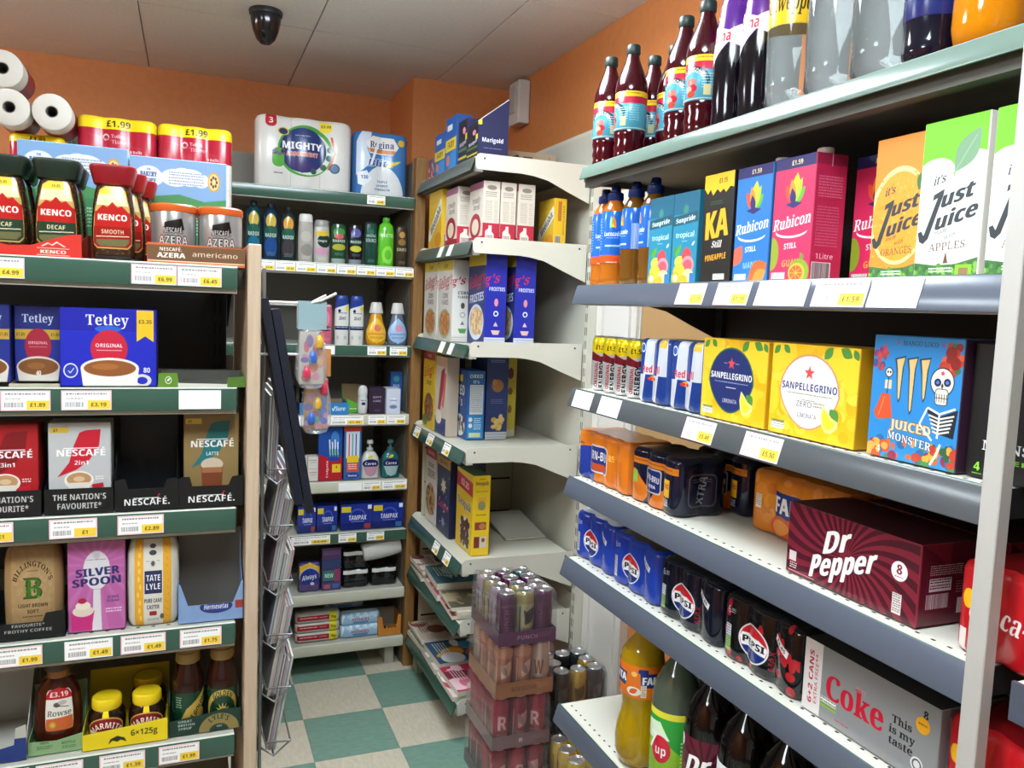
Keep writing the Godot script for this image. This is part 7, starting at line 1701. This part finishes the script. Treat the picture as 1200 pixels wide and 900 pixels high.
# ------------------------------------------------------------------ magazine rack on the end of the coffee shelving
func stock_rack():
	cur = 2
	var o := thing("magazine_rack", "grey wire magazine rack fixed to the end of the coffee shelving", "rack", V(0.128, 0, 1.86))
	var wire := M("8d8f90", 0.3, 0.6)
	var f := B()
	for z in [-0.17, 0.0, 0.12]: f.tube([Vector3(0.014, 0.25, z), Vector3(0.014, 1.66, z)], 0.004, 8)
	for y in [0.3, 0.62, 0.94, 1.26]: f.tube([Vector3(0.012, y, -0.17), Vector3(0.012, y, 0.12)], 0.003, 6)
	part(o, "frame", f.mesh(wire))
	part(o, "backing", B().box(Vector3(0.0, 0.2, -0.22), Vector3(0.006, 1.62, 0.115)).mesh(M("2a2c2e", 0.6)))
	var tiers := [1.238, 1.116, 0.995, 0.875, 0.756, 0.633]
	for y in tiers:
		var b := B()
		for z in [-0.17, 0.12]:
			b.tube([Vector3(0.014, y + 0.045, z), Vector3(0.026, y + 0.002, z), Vector3(0.079, y, z)], 0.0022, 6)
			b.tube([Vector3(0.014, y - 0.005, z), Vector3(0.044, y - 0.03, z), Vector3(0.079, y, z)], 0.0022, 6)
		b.tube([Vector3(0.079, y, -0.17), Vector3(0.079, y, 0.12)], 0.0022, 6)
		b.tube([Vector3(0.044, y - 0.03, -0.17), Vector3(0.044, y - 0.03, 0.12)], 0.0022, 6)
		part(o, "pocket", b.mesh(wire))
	# magazines leaning in the pockets, seen edge-on
	var k := 0
	var tops := [C("9aa8b8"), C("3a4a7a"), C("b9b5ac"), C("a8323c"), C("6a8a6a"), C("c9a0b0"), C("5a4a7a"), C("2f6a5a")]
	for t in tiers.size():
		var y: float = tiers[t] - 0.0265
		for j in 4:
			var h := 0.215 + rr(-0.015, 0.01, k)
			if t == 0: h = 0.18 + j * 0.01
			elif t == 1: h = 0.135 + j * 0.008
			var w := 0.196 + rr(-0.015, 0.006, k + 50)
			var th := 0.0042
			var uv := keep("mag%d" % (k % 8), func(): return cover(40 + k % 8, tops[k % 8], [tops[(k + 3) % 8], C("dcd8cc"), tops[(k + 5) % 8], C("2a2a2c")])) as Rect2
			var q := B().box(Vector3(-w / 2, 0, -th / 2), Vector3(w / 2, h, th / 2), sw(["c9c5bb", "bcb8ae", "b09a9c", "a9b0b8"][(k + t) % 4]), uv)
			q.moved(Transform3D(Basis(Vector3.RIGHT, deg_to_rad(10.0 if t > 0 else 2.0)), Vector3.ZERO))
			var lab: String = "%s magazine in the %s wire pocket of the rack" % [["innermost", "second", "third", "outermost"][j], ["topmost", "second", "third", "fourth", "fifth", "lowest visible"][t]]
			solo("magazine", q.mesh(pm("paper")), lab, "magazine", V(0.128 + (0.031 if t > 0 else 0.026) + j * 0.0052, y + 0.003, 1.852), PI / 2, "magazines in the wire rack")
			k += 1
	# navy posters: the tall slanting dark card at the rack's head
	for j in 2:
		var q := B().box(Vector3(-0.042, 0, -0.008), Vector3(0.042, 0.42, 0.008), sw("10182a"), sw("141d34"))
		q.moved(Transform3D(Basis(Vector3.RIGHT, deg_to_rad(-10.0)), Vector3.ZERO))
		solo("display_card", q.mesh(pm("card")), ["tall navy display card slanting outward from the rack, inner one", "tall navy display card slanting outward from the rack, outer one"][j], "display card", V(0.208 + j * 0.022, 1.185 - j * 0.02, 1.688), PI / 2, "navy display cards")
	# peg hooks and the toys that hang on them
	for q in [[1.592, 1.655, 0.155], [1.588, 1.725, 0.145], [1.487, 1.69, 0.14]]:
		var h := thing("peg_hook", "white wire peg hook with upturned tip %s" % {1.592: "over the hanging toys", 1.588: "just behind the longest one", 1.487: "through the lower hanging toys"}[q[0]], "hook", V(0.121, q[0], q[1]), 0.0, "wire peg hooks")
		var l: float = q[2]
		part(h, "wire", B().tube([Vector3(0, 0, 0), Vector3(l * 0.65, 0, 0), Vector3(l * 0.8, 0.006, 0), Vector3(l, 0.022, 0)], 0.0028, 8).mesh(M("d4d2cd", 0.3)))
	var clear := M("d8dde0", 0.08, 0.0, 0.22)
	for q in [[0.2285, 1.585, 1.655, 0], [0.244, 1.487, 1.69, 1], [0.235, 1.585, 1.725, 2]]:
		var t := thing("toy_bag", ["clear toy bag with a pale blue header card on the upper hook", "clear toy bag of bright plastic toys on the lower hook", "clear toy bag with a pale card hanging behind the others"][q[3]], "toy", V(q[0], q[1], q[2]), 0.25, "hanging toy bags")
		var cc: String = ["9ab8c0", "d08a4a", "c9c4bc"][q[3]]
		part(t, "header_card", B().box(Vector3(-0.03, -0.045, -0.0015), Vector3(0.03, 0.012, 0.0015), sw(cc)).mesh(pm("card")))
		part(t, "bag", bag_clear(0.064, 0.12, 0.03, clear), Vector3(0, -0.165, 0))
		var ins := pic(70, 110, ["c9c4b8", "c8843a", "b9b2a8"][q[3]])
		ins.dots(4, 4, 62, 102, 22, 6, 14, [C("d83a5a"), C("3a6ac8"), C("e0b03a"), C("e0702a"), C("6a4aa0"), C("d88aa0"), C("3a9a6a")], 3 + q[3])
		part(t, "printed_card", B().box(Vector3(-0.026, -0.155, -0.002), Vector3(0.026, -0.05, 0.0), sw("b9b2a8"), put(ins)).mesh(pm("card")))
		for i in 3:
			var s := B().turned([[-0.014, 0.002], [-0.01, 0.008], [0.0, 0.009], [0.01, 0.006], [0.014, 0.002]], Rect2(), 12, 0.0, Rect2(), Rect2())
			part(t, "toy_figure", s.mesh(M(["d83a5a", "3a6ac8", "e0b03a"][(i + q[3]) % 3], 0.3)), Vector3(-0.014 + i * 0.013, -0.13 + i * 0.03, 0.009))

func bag_clear(w: float, h: float, d: float, m: Material) -> Mesh:
	return B().turned([[0.0, 0.3], [0.004, 0.7], [h * 0.2, 1.0], [h * 0.6, 0.95], [h * 0.9, 0.7], [h, 0.5]].map(func(q): return [q[0], q[1] * w / 2]), Rect2(), 20, 0.0, Rect2(), Rect2(), 3.0, Vector2(1, d / w)).mesh(m)

# ------------------------------------------------------------------ shrink-wrapped cans on the floor
func can_print(bg, accent, word := "", second = null) -> Rect2:
	var p := pic(90, 120, bg)
	if second != null: p.rect(0, 0, 90, 26, second)
	p.small(30, 84, 32, 24, 6, accent)
	if word.length() > 2: p.text(word, 40, 66, 14, accent, {"rot": -PI / 2, "w": 62})
	elif word: p.text(word, 46, 58, 34, accent, {"w": 26})
	else:
		p.leaf(34, 76, 60, 34, 0.28, C(accent)); p.leaf(30, 40, 50, 70, 0.2, Color(accent).darkened(0.25)); p.rect(18, 30, 3, 70, accent)
	return put(p)

func can_case(label: String, at: Vector3, nx: int, nz: int, prints: Array, traycol, word: String, gaps := [], wcol := "c9b0bc", th := 0.045, front := []):
	var o := thing("can_case", label, "can case", at, 0.0, "shrink-wrapped cases of cans")
	var r := 0.0325
	var w := nx * r * 2 + 0.006; var d := nz * r * 2 + 0.006
	var e := sw(traycol)
	var p := pic(200, 48, traycol); p.text(word, 100, 24, 15, wcol, {"w": minf(90.0, 14.0 * word.length())}); p.small(140, 12, 46, 20, 3, Color(traycol).lightened(0.2))
	var t := B()
	t.box(Vector3(-w / 2, 0, -d / 2), Vector3(w / 2, 0.0015, d / 2), e)
	for s in [-1, 1]:
		t.box(Vector3(-w / 2, 0.0015, s * (d / 2 - 0.0006) - 0.0006), Vector3(w / 2, th, s * (d / 2 - 0.0006) + 0.0006), e, put(p) if s == 1 else null)
		t.box(Vector3(s * (w / 2 - 0.0006) - 0.0006, 0.0015, -d / 2 + 0.0012), Vector3(s * (w / 2 - 0.0006) + 0.0006, th, d / 2 - 0.0012), e)
	part(o, "tray", t.mesh(pm("card")))
	for i in nx:
		for j in nz:
			if [i, j] in gaps: continue
			var c: Rect2 = front[i] if j == nz - 1 and front.size() > i else prints[(i * 2 + j * 3 + (1 if (i + j) % 4 == 0 else 0)) % prints.size()]
			can_parts(o, "case%.4f%.4f" % [c.position.x, c.position.y], Vector3(-w / 2 + 0.003 + r + i * r * 2, 0.0016, -d / 2 + 0.003 + r + j * r * 2), r - 0.0003, 0.167, c, rr(-0.8, 0.8, i * 5 + j * 11 + nx))
	var x := w / 2 + 0.001; var z := d / 2 + 0.001
	var sec := []
	for k in 4:
		var len: float = (x if k % 2 == 0 else z) * 2.0
		var far: float = z if k % 2 == 0 else x
		var n: int = nx if k % 2 == 0 else nz
		var pts := []
		for i in 25:
			var u: float = -len / 2 + len * i / 24.0
			pts.append(Vector2(u, far).rotated(-k * PI / 2))
		sec.append(pts)
	var film := B().wall(sec, [[0.001, 0.0], [th, 0.0], [0.1, 0.0015], [0.155, 0.002], [0.17, 0.009], [0.1715, 0.02]], [Rect2(), Rect2(), Rect2(), Rect2()], null, null, 0.0, 0.5)
	part(o, "shrink_film", film.mesh(M("b9bdc2", 0.08, 0.0, 0.085)))
	return o

func stock_floor():
	cur = 2
	var pur := can_print("5a1f48", "8a4a78", "PUNCH"); var crm := can_print("b9ae86", "4a3a3a", "", "a89a5a"); var wht := can_print("b5a8b4", "6a4a68"); var grn := can_print("3a5a52", "8ab0a0")
	var pnk := can_print("b8705a", "e0b8a4", "", "c88a6a"); var sil := can_print("c9a898", "8a4a3a", "W"); var ora := can_print("c98a4a", "6a3a1a")
	var red := can_print("a02438", "d8a8b0", "R"); var re2 := can_print("8e1c30", "c88a94")
	var x := 0.909 + 0.1025; var d := 2.30 + 0.134
	can_case("case of red cans at the bottom of the tall stack", V(x - 0.006, 0.001, d), 3, 4, [red, re2], "6a3a44", "")
	can_case("case of red cans with a silver letter, second from the floor", V(x - 0.005, 0.1745, d), 3, 4, [re2, red], "6a3c48", "R")
	can_case("case of peach coloured cans in an orange-brown tray", V(x, 0.348, d), 3, 4, [pnk, sil, ora], "9a5a2a", "ROCKSTAR", [], "5a3416", 0.05)
	can_case("case of purple punch cans on top of the tall stack", V(x + 0.003, 0.5215, d), 3, 4, [pur, wht, pur, crm, grn], "5a1f4a", "PUNCH", [], "a87a98", 0.045, [pur, crm, pur])
	var gry := can_print("3a3d42", "6a6e74"); var blk := can_print("16181a", "4a4c50", "", "2a2c2e"); var gld := can_print("b8952a", "6a5216", "", "c9a83a"); var blu := can_print("2a7aa8", "9ac8e0"); var mar := can_print("6a1424", "a84a5a"); var yel := can_print("b5a01e", "5a5a1a", "", "c8b42a")
	can_case("case of black cans on the floor by the white door", V(1.278, 0.001, 2.505), 3, 3, [blk, gry], "1c1e20", "2", [], "a8acb0", 0.12)
	can_case("case of mixed grey, gold and blue cans on the black case", V(1.276, 0.1745, 2.507), 3, 3, [gry, gld, blk, mar, gry, blu], "26282b", "", [[1, 1]], "a8acb0", 0.045, [blk, gld, gry])
	can_case("low case of yellow cans in front of the black case", V(1.185, 0.001, 2.25), 2, 3, [yel, gld], "6a6220", "")
